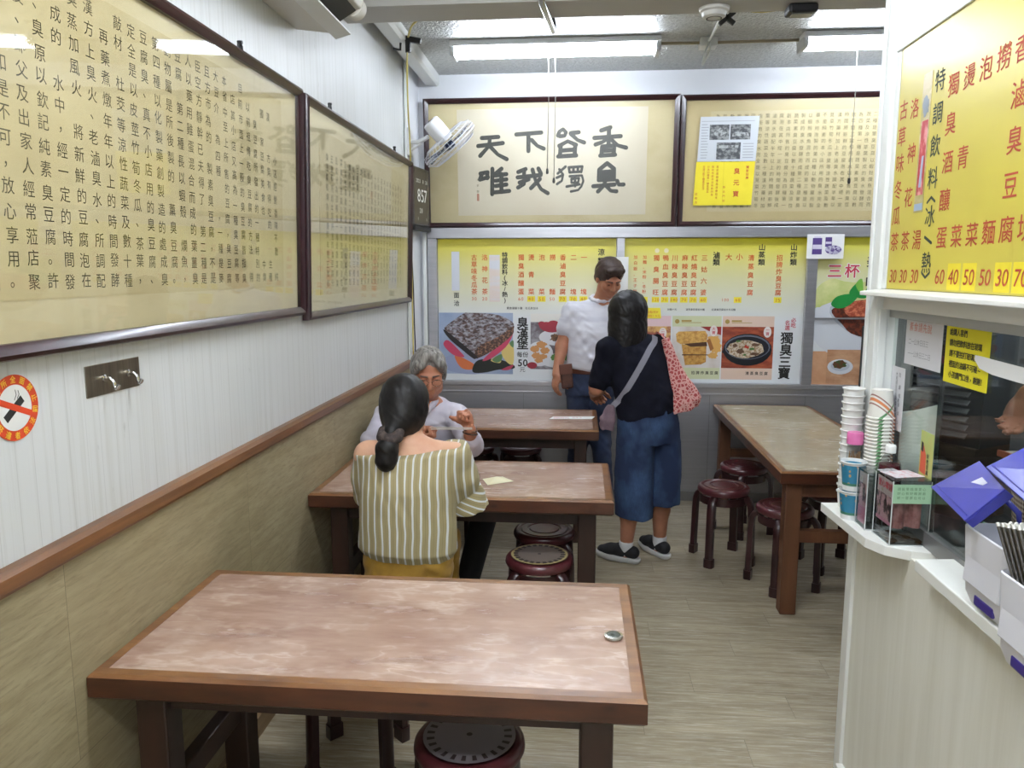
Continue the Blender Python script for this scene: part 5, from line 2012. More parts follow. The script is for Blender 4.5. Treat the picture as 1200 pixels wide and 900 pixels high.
def holder(label, x, y, z, rz, W2, D):
    """an open-topped bin, its back against the sill, narrowing downwards"""
    t = thing('chopstick_holder', label, 'chopstick holder', (x, y, z), rz=rad(rz), group='white chopstick holders')
    # outline in plan: rounded front corners; local -X is the face towards the room
    def ring(w, d, z, inset=0.0):
        pts = []
        r = 0.018
        for cx, cy, a0 in ((-d + r, -w + r, 180), (0.0 - r * 0.3, -w + r, 270), (0.0 - r * 0.3, w - r, 0), (-d + r, w - r, 90)):
            for k in range(5):
                a = rad(a0 + 22.5 * k)
                pts.append(((cx + (r - inset) * math.cos(a)), (cy + (r - inset) * math.sin(a)), z))
        return pts
    bm = B()
    lv = [ring(W2 * 0.86, D * 0.80, -0.012), ring(W2 * 0.94, D * 0.90, 0.012), ring(W2 * 0.97, D * 0.96, 0.09), ring(W2, D, 0.153), ring(W2, D, 0.155, 0.003), ring(W2 * 0.97, D * 0.96, 0.09, 0.003), ring(W2 * 0.9, D * 0.85, 0.01, 0.003)]
    lv = [[bm.verts.new(p) for p in q] for q in lv]
    n = len(lv[0])
    for A_, B_ in zip(lv, lv[1:]):
        for i in range(n):
            bm.faces.new((A_[i], A_[(i + 1) % n], B_[(i + 1) % n], B_[i]))
    bm.faces.new(lv[0][::-1])
    bm.faces.new(lv[-1])
    obj('bin', bm, M_hold, t, smooth='auto', angle=35)
    bm = B()
    box(bm, -D - 0.001, -D + 0.006, -W2 * 0.80, W2 * 0.80, 0.03, 0.143, Matrix.Rotation(rad(3), 4, 'Y'))
    obj('front_panel', bm, M_hold, t, bevel=0.004)
    bm = B()
    box(bm, -D * 0.93, -D * 0.84, -0.045, 0.03, -0.004, 0.018)
    obj('clip', bm, M_clip, t, bevel=0.004)
    return t


h1 = holder('white chopstick holder under the raised blue lid', 2.066, 1.58, 0.962, 0, 0.088, 0.092)
h2 = holder('white chopstick holder nearest the street, cut by the frame edge', 2.0, 1.318, 0.962, 0, 0.085, 0.09)


def slab(bm, c, th):
    n = (Vector(c[1]) - Vector(c[0])).cross(Vector(c[3]) - Vector(c[0])).normalized() * th
    lo = [bm.verts.new(p) for p in c]
    hi = [bm.verts.new(Vector(p) + n) for p in c]
    bm.faces.new(lo[::-1])
    bm.faces.new(hi)
    for i in range(4):
        bm.faces.new((lo[i], lo[(i + 1) % 4], hi[(i + 1) % 4], hi[i]))


def lid(parent, c, lips):
    # a hinged lid thrown open: a thin sheet between four corners with turned-down lips
    L = [Vector(p) - parent.location for p in c]
    bm = B()
    slab(bm, L, 0.004)
    n = (L[1] - L[0]).cross(L[3] - L[0]).normalized()
    for i, d in lips:
        a, b = L[i], L[(i + 1) % 4]
        slab(bm, [a, b, b - n * d, a - n * d], 0.003)
    # raised rib along the front edge
    q = lambda s, t: L[0].lerp(L[1], s).lerp(L[3].lerp(L[2], s), t) + n * 0.004
    slab(bm, [q(0.04, 0.10), q(0.96, 0.10), q(0.96, 0.125), q(0.04, 0.125)], 0.003)
    o = obj('lid', bm, M_lid, parent, bevel=0.0015)
    return q, n


q, n_ = lid(h1, [(1.975, 1.82, 1.149), (1.95, 1.605, 1.138), (2.0, 1.562, 1.219), (2.04, 1.745, 1.232)], ((0, 0.02), (1, 0.02)))
bm = B()
slab(bm, [q(0.42, 0.62), q(0.62, 0.62), q(0.66, 0.84), q(0.46, 0.84)], 0.002)
obj('lid_label', bm, mat('label_pale', (206, 208, 226), 0.3), h1)
q, n_ = lid(h2, [(2.0, 1.64, 1.244), (1.97, 1.42, 1.227), (2.03, 1.39, 1.297), (2.065, 1.60, 1.304)], ((0, 0.008), (3, 0.008)))
for h_, pts in ((h1, [(2.055, 1.60, 1.11), (2.05, 1.60, 1.16), (2.02, 1.62, 1.195)]), (h2, [(1.995, 1.33, 1.11), (2.02, 1.36, 1.2), (2.02, 1.43, 1.245)])):
    bm = B()
    tube(bm, [Vector(p) - h_.location for p in pts], 0.006, 8)
    obj('hinge_arm', bm, M_lid, h_, smooth=True)
M_stick = mat('chopstick_dark', (58, 50, 38), 0.45, noise=((36, 31, 24), (20, 20, 3), 0.4, 0.6))
random.seed(31)
stickp = None
for k in range(40):
    first = False
    hh = h1 if first else h2
    hx, hy, hz = hh.location
    if stickp is None:
        bm = B()
        sweep(bm, [(0, 0, 0), (0, 0, 0.262)], circle(0.0034, 8), scale=[0.55, 1.0])
        ob_ = obj('chopstick', bm, [M_stick], smooth='auto')
        bm = B()
        lathe(bm, [(0.0, 0.2638), (0.0026, 0.2638), (0.0036, 0.2625), (0.0036, 0.256)], 8, cap=False)
        obj('tip', bm, mat('stick_tip', (206, 204, 196), 0.3, 0.5), ob_, smooth='auto')
        stickp = ob_
    else:
        ob_ = stickp.copy()
        COL.objects.link(ob_)
        tp = stickp.children[0].copy()
        COL.objects.link(tp)
        tp.parent = ob_
    if first:
        i = k // 4
        ob_.location = (hx - 0.03 - 0.022 * (i % 2), hy - 0.05 + 0.024 * (i // 2), hz + 0.014)
        ob_.rotation_euler = (-0.05 + 0.03 * (i // 2), 0.0, 0)
    else:
        gx, gy = k % 7, k // 7
        ob_.location = (hx - 0.015 - 0.0079 * gx, hy - 0.066 + 0.0105 * gy + 0.003 * (gx % 2), hz + 0.012)
        ob_.rotation_euler = (-0.50 - 0.03 * gy - 0.012 * (gx % 3), 0.05 - 0.016 * gx, 0)
    tag(ob_, 'dark chopstick standing in the bundle of the holder under the raised lid' if first else 'dark chopstick leaning in the bundle of the holder nearest the street', 'chopstick', 'chopsticks in the lidded holder' if first else 'chopsticks in the outer holder')

# ------------------------------------------------------------------ behind the glass
M_kwood = mat('kitchen_brown', (96, 78, 62), 0.5, noise=((66, 54, 44), (3, 3, 26), 0.35, 0.65))
M_ksteel = mat('kitchen_steel', (96, 98, 100), 0.35, 0.7)
t = thing('steel_bench', 'dim steel work bench behind the counter glass', 'bench', (2.75, 1.1, 0))
bm = B()
prism(bm, [(-0.61, -2.0), (-0.23, -2.0), (-0.23, 1.85), (-0.28, 1.78), (-0.58, 1.3), (-0.61, 1.2)], 2, 0.84, 0.88)
obj('worktop', bm, M_ksteel, t, bevel=0.003)
bm = B()
prism(bm, [(-0.59, -1.98), (-0.25, -1.98), (-0.25, 1.80), (-0.29, 1.74), (-0.57, 1.27)], 2, 0.0, 0.84)
obj('cabinet', bm, M_ksteel, t)
t = thing('louvred_unit', 'dark unit with horizontal louvres behind the yellow notice', 'ventilation unit', (2.40, 2.60, 0.88), rz=rad(-57))
bm = B()
box(bm, -0.3, 0.14, -0.14, 0.04, 0.0, 0.23)
obj('shelf_box', bm, M_kwood, t)
bm = B()
box(bm, -0.3, 0.14, -0.12, 0.04, 0.23, 0.58)
obj('housing', bm, mat('unit_dark', (46, 50, 52), 0.45), t)
bm = B()
for k in range(8):
    z = 0.255 + 0.026 * k
    prism(bm, [(-0.135, z), (-0.12, z + 0.012), (-0.12, z + 0.016), (-0.138, z + 0.004)], 0, -0.26, 0.1)
obj('louvers', bm, mat('louver_grey', (104, 106, 106), 0.4), t)
t = thing('white_board', 'upright white board behind the glass beside the post', 'board', (2.155, 2.20, 0.882), rz=rad(-62))
bm = B()
prism(bm, [(-0.13, 0.0), (0.0, 0.0), (-0.01, 0.40), (-0.09, 0.37), (-0.13, 0.36)], 1, 0.0, 0.012)
obj('panel', bm, mat('board_plastic', (226, 226, 220), 0.5), t, bevel=0.003)
t = thing('checked_basket', 'red checked cloth-lined basket behind the glass', 'basket', (2.28, 1.80, 0.88))
g = NT('checked_cloth', 0.8)
oo = g.xyz()
ca = g.math('LESS_THAN', g.math('FRACT', g.math('MULTIPLY', oo[1], 90)), 0.5)
cb = g.math('LESS_THAN', g.math('FRACT', g.math('MULTIPLY', oo[2], 90)), 0.5)
g.color(g.mix(g.math('MULTIPLY', g.math('ADD', ca, cb), 0.5), (196, 176, 166), (74, 32, 34)))
bm = B()
rg = []
for z, r in ((0.0, 0.10), (0.12, 0.12), (0.27, 0.135), (0.275, 0.13), (0.12, 0.112), (0.012, 0.095)):
    rg.append([bm.verts.new((r * 0.78 * math.cos(a), r * 1.3 * math.sin(a), z)) for a in np.linspace(0, 2 * math.pi, 37)[:-1]])
for A_, B_ in zip(rg, rg[1:]):
    for i in range(36):
        bm.faces.new((A_[i], A_[(i + 1) % 36], B_[(i + 1) % 36], B_[i]))
bm.faces.new(rg[0][::-1])
bm.faces.new(rg[-1])
obj('lining', bm, g.m, t, smooth='auto')
bm = B()
tube(bm, [(0.135 * 0.78 * math.cos(a), 0.135 * 1.3 * math.sin(a), 0.276) for a in np.linspace(0, 2 * math.pi, 37)[:-1]], 0.004, 6, closed=True)
obj('rim', bm, M_white_alu, t, smooth=True)
t = thing('serving_tray', 'pale tray with an orange edge near the cook behind the glass', 'tray', (2.42, 2.03, 1.16), rz=rad(10))
bm = B()
box(bm, -0.12, 0.1, -0.15, 0.12, 0.0, 0.012)
obj('tray_base', bm, mat('tray_pale', (190, 186, 176), 0.4), t, bevel=0.004)
bm = B()
box(bm, -0.128, -0.12, -0.15, 0.12, -0.002, 0.016)
obj('tray_edge', bm, mat('tray_orange', (170, 92, 70), 0.4), t, bevel=0.002)
t3_ = thing('equipment_stand', 'dark cabinet under the pale tray behind the glass', 'cabinet', (2.46, 2.03, 0.88))
bm = B()
box(bm, -0.1, 0.055, -0.1, 0.1, 0.0, 0.277)
obj('body', bm, mat('unit_dark', (0, 0, 0)), t3_, bevel=0.004)
bm = B()
box(bm, -0.104, -0.1, -0.08, 0.08, 0.03, 0.2)
obj('door', bm, M_ksteel, t3_, bevel=0.002)
t = thing('drink_pouch', 'green and white foil pouch standing inside the glass by the holders', 'pouch', (2.14, 1.80, 0.88), rz=rad(0))
sd = Sdf()
sd.loft([((2.14, 1.86, 0.885), 0.045, 0.016), ((2.14, 1.86, 0.95), 0.047, 0.02), ((2.14, 1.86, 1.02), 0.046, 0.012), ((2.14, 1.86, 1.045), 0.045, 0.005)], (0, 1, 0), 0.004)
g = NT('pouch_print', 0.35)
n1 = g.noise(g.mapping((26, 26, 22)), 1.0, 3.0)
g.color(g.mix(g.rng(n1, 0.45, 0.55), (108, 160, 116), g.mix(g.rng(n1, 0.6, 0.62), (200, 204, 190), (190, 110, 70))))
o = sd.build('pouch_body', g.m, None, 0.004)
t.location = (0, 0, 0)
o.parent = t

# ================================================================== PEOPLE
def skin_mat(name, c, c2):
    m = mat(name, c, 0.5, noise=(c2, (9, 9, 9), 0.4, 0.7))
    b = m.node_tree.nodes['Principled BSDF']
    b.inputs['Subsurface Weight'].default_value = 0.08
    b.inputs['Subsurface Radius'].default_value = (0.012, 0.005, 0.003)
    return m


M_skinA = skin_mat('skin_fair', (214, 168, 138), (204, 152, 122))
M_skinB = skin_mat('skin_elder', (186, 128, 100), (170, 110, 84))
M_skinC = skin_mat('skin_tan', (176, 122, 94), (160, 104, 78))


def hair_mat(name, c, c2, rough=0.5):
    g = NT(name, rough)
    n = g.noise(g.mapping((70, 70, 9)), 1.0, 4.0, 0.6)
    g.color(g.mix(g.rng(n, 0.35, 0.65), c, c2))
    g.bump(n, 0.22, 0.002)
    g.b.inputs['Specular IOR Level'].default_value = 0.3
    return g.m


M_hairblk = hair_mat('hair_black', (13, 11, 11), (24, 20, 20))
M_hairbrn = hair_mat('hair_dark_brown', (48, 36, 32), (66, 52, 46))
M_hairgry = hair_mat('hair_grey', (166, 162, 156), (104, 100, 96))
M_eye = mat('eye_dark', (30, 22, 20), 0.15)
M_brow = mat('brow_dark', (44, 36, 34), 0.7)
M_lips = mat('lips', (164, 94, 82), 0.45)


def basis(f, up=(0, 0, 1)):
    """columns: person's right, forward, up"""
    f = n3(f)
    s = n3(np.cross(f, up))
    u = np.cross(s, f)
    return np.stack([s, f, u], 1)


def head(sd, c, R, k=1.0):
    c = np.asarray(c, float)
    P = lambda x, y, z: c + R @ (np.array((x, y, z)) * k)
    ball = lambda p, r, kk=0.02, op='u': sd.ball(P(*p), np.asarray(r) * k, kk * k, R, op)
    capq = lambda a, b, r0, r1, kk=0.012: sd.cap(P(*a), P(*b), r0 * k, r1 * k, kk * k)
    ball((0, -0.012, 0.03), (0.075, 0.094, 0.083))
    ball((0, 0.022, -0.04), (0.061, 0.07, 0.074), 0.03)
    ball((0, 0.064, -0.096), (0.024, 0.022, 0.019), 0.03)
    for s in (-1, 1):
        ball((s * 0.04, 0.064, -0.03), (0.024, 0.022, 0.024), 0.025)
        ball((s * 0.048, 0.02, -0.075), (0.02, 0.03, 0.026), 0.03)
        capq((s * 0.012, 0.088, 0.020), (s * 0.048, 0.074, 0.020), 0.010, 0.008, 0.014)
        ball((s * 0.032, 0.100, -0.001), (0.018, 0.016, 0.011), 0.014, 's')
        ball((s * 0.032, 0.076, -0.001), (0.0135, 0.0135, 0.0125), 0.004)
        ball((s * 0.079, -0.006, -0.008), (0.010, 0.021, 0.032), 0.008)
        ball((s * 0.011, 0.096, -0.040), (0.0085, 0.009, 0.007), 0.008)
    capq((0, 0.092, 0.008), (0, 0.110, -0.034), 0.0085, 0.0115, 0.014)
    capq((-0.019, 0.084, -0.066), (0.019, 0.084, -0.066), 0.0075, 0.0075, 0.010)
    capq((-0.016, 0.084, -0.077), (0.016, 0.084, -0.077), 0.008, 0.008, 0.010)
    return P


def face_bits(parent, P, R, k=1.0, brow=M_brow):
    for s in (-1, 1):
        sd = Sdf()
        sd.ball(P(s * 0.032, 0.0825, -0.002), np.array((0.0105, 0.0085, 0.0038)) * k, 0.0, R)
        sd.build('eye', M_eye, parent, 0.0016)
        sd = Sdf()
        sd.cap(P(s * 0.014, 0.098, 0.021), P(s * 0.046, 0.082, 0.021), 0.0042 * k, 0.003 * k, 0.0)
        sd.build('eyebrow', brow, parent, 0.002)
    sd = Sdf()
    sd.cap(P(-0.017, 0.0905, -0.0715), P(0.017, 0.0905, -0.0715), 0.0032 * k, 0.0032 * k, 0.0)
    sd.build('lips', M_lips, parent, 0.002)


def rot_to(f, n, a):
    return f * math.cos(a) + n * math.sin(a), n * math.cos(a) - f * math.sin(a)


def hand(sd, w, f, n, side, curls=((0.3, 0.5, 0.4),) * 4, thumb=(0.2, 0.3), k=1.0, spread=0.0):
    """palm from the wrist along f, palm facing n, thumb on the side given"""
    w = np.asarray(w, float)
    f = n3(f)
    n = n3(np.asarray(n, float) - f * (np.asarray(n, float) @ f))
    s = n3(np.asarray(side, float) - f * (np.asarray(side, float) @ f) - n * (np.asarray(side, float) @ n))
    R = np.stack([s, f, n], 1)
    sd.ball(w + f * 0.05 * k, np.array((0.041, 0.054, 0.0165)) * k, 0.014, R)
    sd.ball(w + (f * 0.03 + s * 0.024 + n * 0.006) * k, np.array((0.02, 0.032, 0.017)) * k, 0.014, R)
    for i, (b, L, r) in enumerate(zip((0.030, 0.0105, -0.0095, -0.0285), (0.072, 0.080, 0.074, 0.058), (0.0092, 0.0095, 0.009, 0.0078))):
        p = w + (f * (0.088 - 0.006 * abs(i - 1.3)) + s * b) * k
        d, q = n3(f + s * spread * (1.2 - i)), n
        pts = [p - f * 0.02 * k]
        pts.append(p)
        for j, fr in enumerate((0.45, 0.31, 0.24)):
            d, q = rot_to(d, q, curls[i][j])
            p = p + d * L * fr * k
            pts.append(p)
        sd.chain(pts, [r * k, r * k, r * 0.95 * k, r * 0.88 * k, r * 0.75 * k], 0.004)
    p = w + (f * 0.022 + s * 0.034 + n * 0.006) * k
    d = n3(f * 0.62 + s * (0.7 - thumb[0]) + n * (0.25 + thumb[0]))
    pts = [p]
    for j, L in enumerate((0.036, 0.032, 0.025)):
        p = p + d * L * k
        pts.append(p)
        d = n3(d + (f * 0.35 - s * 0.35 + n * 0.5) * thumb[1])
    sd.chain(pts, [0.0135 * k, 0.0115 * k, 0.0105 * k, 0.008 * k], 0.008)


def folds(amp, *waves):
    """gentle cloth folds: sums of sine waves (direction, frequency, phase)"""
    def fn(P):
        o = 0.0
        for i, (d, fr, ph) in enumerate(waves):
            d = np.asarray(d, float)
            e = np.array((d[2] + 0.3, -d[0], d[1] + 0.5))
            q = P @ e
            o = o + np.sin((P @ d) * fr + ph + 1.9 * np.sin(q * fr * 0.31 + ph) + 0.8 * np.sin(q * fr * 0.83 + 2 * ph)) * (0.55 + 0.45 * np.sin(q * fr * 0.22 + 3 * ph))
        return o * amp
    return fn


def person(label, loc):
    return thing('person', label, 'person', loc)


def grow(parent, pairs):
    for o in pairs:
        pass


def place(o, parent):
    """keep world-space meshes where they are under an Empty that stands at the feet"""
    o.parent = parent
    o.matrix_parent_inverse = Matrix.Translation(parent.location).inverted()
    return o


def pbuild(sd, name, m, parent, h, label=None):
    return place(sd.build(name, m, None, h, label), parent)


# ------------------------------------------------------------------ A: woman in the striped blouse, seen from behind
pa = person('woman seen from behind in an olive striped off-shoulder blouse, black ponytail, seated', (0.515, 2.74, 0))
RA = basis((-0.12, 1, -0.22))
hc = (0.497, 2.825, 1.15)
sd = Sdf()
P = head(sd, hc, RA)
sd.cap((0.518, 2.775, 0.99), (0.503, 2.80, 1.09), 0.052, 0.048, 0.03)
sd.loft([((0.515, 2.74, 0.48), 0.165, 0.12), ((0.515, 2.735, 0.62), 0.14, 0.10), ((0.52, 2.735, 0.80), 0.145, 0.10), ((0.53, 2.745, 0.93), 0.165, 0.09), ((0.53, 2.755, 0.99), 0.12, 0.06), ((0.525, 2.765, 1.015), 0.06, 0.045)], (1, 0, 0), 0.03)
sd.chain([(0.525, 2.76, 1.0), (0.365, 2.76, 0.968)], [0.045, 0.05], 0.04)
sd.chain([(0.525, 2.76, 1.0), (0.695, 2.76, 0.968)], [0.045, 0.05], 0.04)
sd.chain([(0.365, 2.76, 0.968), (0.33, 2.86, 0.79), (0.41, 3.09, 0.787)], [0.049, 0.038, 0.026], 0.02)
sd.chain([(0.69, 2.76, 0.968), (0.712, 2.86, 0.80), (0.65, 3.07, 0.83)], [0.049, 0.038, 0.026], 0.02)
hand(sd, (0.41, 3.09, 0.787), (0.45, 0.9, -0.08), (0.2, 0, -1), (1, -0.2, 0), ((0.2, 0.4, 0.3),) * 4, k=0.92)
hand(sd, (0.655, 3.07, 0.83), (-0.4, 0.9, 0.2), (-0.8, -0.3, -0.3), (0, -0.2, 1), ((0.5, 0.8, 0.5), (0.6, 0.8, 0.5), (0.7, 0.9, 0.6), (0.8, 0.9, 0.6)), (0.25, 0.4), 0.92)
for x in (0.445, 0.585):
    sd.chain([(x, 2.74, 0.525), (x, 3.12, 0.515), (x, 3.10, 0.09)], [0.078, 0.055, 0.036], 0.03)
    sd.chain([(x, 3.08, 0.05), (x, 3.22, 0.03)], [0.04, 0.028], 0.02)
body = pbuild(sd, 'body', M_skinA, pa, 0.0055)
face_bits(body, P, RA)

# blouse: khaki stripes with thin white lines
def stripes(name, fx, period, c1, c2, c3, wscale):
    g = NT(name, 0.75)
    o = g.xyz()
    wob = g.noise(g.mapping((3, 3, 5)), 1.0, 2.0)
    v = g.math('ADD', fx(g, o), g.math('MULTIPLY', wob, 0.02))
    f = g.math('FRACT', g.math('DIVIDE', v, period))
    c = g.mix(g.math('LESS_THAN', f, 0.24), c1, c2)
    c = g.mix(g.math('LESS_THAN', g.math('ABSOLUTE', g.math('SUBTRACT', f, 0.62)), 0.03), c, c3)
    g.color(c)
    g.b.inputs['Sheen Weight'].default_value = 0.1
    return g.m


M_blouse = stripes('blouse_stripes', lambda g, o: o[0], 0.0285, (160, 147, 106), (212, 214, 212), (142, 130, 94), 1)
M_flounce = stripes('flounce_stripes', lambda g, o: g.math('ADD', g.math('MULTIPLY', o[2], 0.9), g.math('MULTIPLY', o[0], 0.45)), 0.026, (160, 147, 106), (212, 214, 212), (142, 130, 94), 1)
sd = Sdf()
sd.loft([((0.517, 2.735, 0.585), 0.165, 0.118), ((0.517, 2.735, 0.62), 0.186, 0.137), ((0.517, 2.733, 0.70), 0.184, 0.13), ((0.52, 2.735, 0.85), 0.182, 0.122), ((0.53, 2.747, 0.94), 0.19, 0.108), ((0.53, 2.757, 1.01), 0.19, 0.098)], (1, 0, 0), 0.02)
sd.chain([(0.375, 2.76, 0.985), (0.35, 2.80, 0.87), (0.345, 2.85, 0.79)], [0.06, 0.06, 0.064], 0.03)
sd.chain([(0.69, 2.762, 0.98), (0.704, 2.80, 0.88), (0.71, 2.84, 0.80)], [0.066, 0.066, 0.068], 0.03)
sd.warp(folds(0.0018, ((1, 0.3, 0.12), 95, 0.2), ((1, -0.2, -0.3), 52, 1.1), ((0.3, 0.2, 1), 46, 0.4)))
sd.cut((0.53, 2.74, 0.998), (-0.075, -0.22, 1), 0.008)
pbuild(sd, 'blouse', M_blouse, pa, 0.0055)
sd = Sdf()
sd.loft([((0.708, 2.82, 0.86), 0.06, 0.058), ((0.718, 2.835, 0.80), 0.078, 0.07), ((0.722, 2.845, 0.745), 0.086, 0.076)], (1, 0.2, 0), 0.01)
sd.warp(folds(0.003, ((1, 0.9, 0), 88, 0.4), ((1, -0.8, 0), 70, 1.4)))
pbuild(sd, 'sleeve_flounce', M_flounce, pa, 0.005)
# mustard trousers
M_mustard = mat('trousers_mustard', (166, 128, 40), 0.75, noise=((142, 106, 30), (9, 9, 9), 0.4, 0.65), sheen=0.1)
sd = Sdf()
sd.loft([((0.515, 2.745, 0.456), 0.15, 0.12), ((0.515, 2.745, 0.50), 0.168, 0.142), ((0.515, 2.738, 0.575), 0.172, 0.128), ((0.515, 2.735, 0.625), 0.168, 0.12)], (1, 0, 0), 0.02)
for x in (0.445, 0.585):
    kx = x
    sd.chain([(x, 2.76, 0.54), (kx, 3.13, 0.512)], [0.078, 0.062], 0.03)
    sd.chain([(kx, 3.13, 0.51), (x, 3.10, 0.12)], [0.066, 0.055], 0.03)
sd.warp(folds(0.002, ((1, 0.3, 2.2), 40, 0.2), ((-1, 0.2, 1.6), 66, 1.1)))
sd.cut((0.5, 2.7, 0.09), (0, 0, -1))
sd.cut((0.5, 2.7, 0.446), (0, 0.02, -1)) if False else None
pbuild(sd, 'trousers', M_mustard, pa, 0.006)
for x in (0.445, 0.585):
    sd = Sdf()
    sd.chain([(x, 3.065, 0.045), (x, 3.15, 0.04), (x, 3.24, 0.032)], [0.042, 0.043, 0.033], 0.02)
    sd.cut((x, 3.1, 0.002), (0, 0, -1))
    pbuild(sd, 'shoe', M_black, pa, 0.006)
# black hair gathered into a low tail with a dark scrunchie
sd = Sdf()
sd.ball((0.497, 2.805, 1.175), (0.092, 0.108, 0.098), 0.02)
sd.ball((0.498, 2.775, 1.115), (0.082, 0.078, 0.080), 0.04)
sd.chain([(0.49, 2.72, 1.10), (0.474, 2.685, 1.075)], [0.05, 0.028], 0.04)
sd.chain([(0.474, 2.683, 1.06), (0.466, 2.655, 1.02), (0.462, 2.652, 0.975), (0.466, 2.662, 0.935)], [0.024, 0.040, 0.040, 0.016], 0.012)
sd.ball(tuple(np.array(hc) + RA @ np.array((0, 0.085, -0.02))), (0.06, 0.05, 0.075), 0.02, RA, 's')
sd.warp(folds(0.0012, ((0.4, 0.5, 0.1), 240, 0.0), ((1, 0.2, 0.25), 170, 1.0)))
pbuild(sd, 'hair', M_hairblk, pa, 0.0045)
sd = Sdf()
tilt = basis((0.15, -0.55, 0.8))
for k in range(12):
    a, b = 2 * math.pi * k / 12, 2 * math.pi * (k + 1) / 12
    q = lambda t: np.array((0.473, 2.676, 1.066)) + 0.030 * (math.cos(t) * np.array((1, 0, 0)) + math.sin(t) * n3((0, 0.8, 0.45)))
    sd.cap(q(a), q(b), 0.017 + 0.004 * (k % 2), 0.017 + 0.004 * ((k + 1) % 2), 0.008)
pbuild(sd, 'scrunchie', mat('scrunchie_dark', (46, 36, 34), 0.8, noise=((78, 66, 60), (60, 60, 60), 0.45, 0.6)), pa, 0.004)
sd = Sdf()
for k in range(14):
    t0, t1 = math.pi * (k / 14) - 0.2, math.pi * ((k + 1) / 14) - 0.2
    q = lambda t: np.array((0.51 + 0.056 * math.cos(t), 2.785 - 0.058 * math.sin(t), 1.045 - 0.012 * math.cos(t)))
    sd.cap(q(t0), q(t1), 0.0028, 0.0028, 0.0)
pbuild(sd, 'necklace', M_black, pa, 0.0018)

# ------------------------------------------------------------------ B: grey-haired man facing her
pb = person('grey-haired man with glasses and white shirt eating with chopsticks', (0.36, 4.15, 0))
RB = basis((0.24, -0.9, -0.30))
hcB = (0.372, 3.905, 1.13)
sd = Sdf()
P = head(sd, hcB, RB, 1.03)
sd.cap((0.345, 3.97, 0.95), (0.365, 3.925, 1.06), 0.058, 0.055, 0.03)
sd.loft([((0.365, 4.20, 0.51), 0.155, 0.11), ((0.355, 4.15, 0.64), 0.155, 0.115), ((0.325, 4.05, 0.80), 0.175, 0.115), ((0.315, 3.99, 0.90), 0.185, 0.10), ((0.32, 3.975, 0.955), 0.12, 0.065), ((0.335, 3.97, 0.985), 0.06, 0.05)], (1, 0, 0), 0.03)
LW, LH = (0.632, 3.585, 0.90), (0.62, 3.57, 0.95)
sd.chain([(0.32, 3.985, 0.93), (0.505, 3.975, 0.89), (0.615, 3.735, 0.775), LW], [0.055, 0.053, 0.042, 0.029], 0.025)
RW = (0.375, 3.60, 0.885)
sd.chain([(0.32, 3.985, 0.93), (0.125, 3.975, 0.885), (0.115, 3.745, 0.785), RW], [0.055, 0.053, 0.042, 0.029], 0.025)
fist = ((1.25, 1.6, 0.9), (1.35, 1.6, 0.9), (1.4, 1.6, 0.9), (1.45, 1.6, 0.9))
hand(sd, LW, (-0.12, -0.15, 1), (-0.8, -0.6, -0.2), (-0.5, 0.85, 0.1), fist, (0.5, 1.0), 1.0)
hand(sd, RW, (0.95, -0.28, 0.15), (0.1, -0.5, -0.85), (0.15, -0.8, 0.6), fist, (0.5, 1.0), 1.0)
for (kx, ky, kz), (fx, fy) in (((0.24, 3.76, 0.50), (0.24, 3.80)), ((0.70, 3.75, 0.50), (0.605, 3.66))):
    hx = 0.27 if kx < 0.4 else 0.46
    sd.chain([(hx, 4.18, 0.555), (kx, ky, kz), (fx, fy, 0.09)], [0.08, 0.058, 0.042], 0.03)
    sd.chain([(fx, fy + 0.02, 0.05), (fx, fy - 0.13, 0.032)], [0.042, 0.03], 0.02)
body = pbuild(sd, 'body', M_skinB, pb, 0.0055)
face_bits(body, P, RB, 1.03, mat('brow_grey', (92, 80, 74), 0.7))
M_shirt = mat('shirt_white', (206, 202, 214), 0.75, noise=((192, 188, 202), (6, 6, 6), 0.4, 0.65), sheen=0.1)
sd = Sdf()
sd.loft([((0.36, 4.18, 0.56), 0.172, 0.13), ((0.355, 4.15, 0.66), 0.172, 0.128), ((0.325, 4.05, 0.80), 0.188, 0.126), ((0.315, 3.99, 0.90), 0.195, 0.112), ((0.32, 3.975, 0.95), 0.14, 0.082), ((0.33, 3.972, 0.968), 0.08, 0.066)], (1, 0, 0), 0.03)
sd.chain([(0.32, 3.985, 0.92), (0.505, 3.975, 0.888), (0.618, 3.735, 0.785), (0.628, 3.66, 0.835)], [0.062, 0.064, 0.056, 0.05], 0.025)
sd.chain([(0.32, 3.985, 0.92), (0.125, 3.975, 0.883), (0.11, 3.745, 0.795), (0.27, 3.66, 0.845)], [0.062, 0.064, 0.056, 0.048], 0.025)
sd.warp(folds(0.0022, ((1, 0.4, 0.9), 48, 0.3), ((-0.7, 0.5, 1.3), 60, 1.7), ((0.4, 1, 0.3), 78, 0.9)))
pbuild(sd, 'shirt', M_shirt, pb, 0.0055)
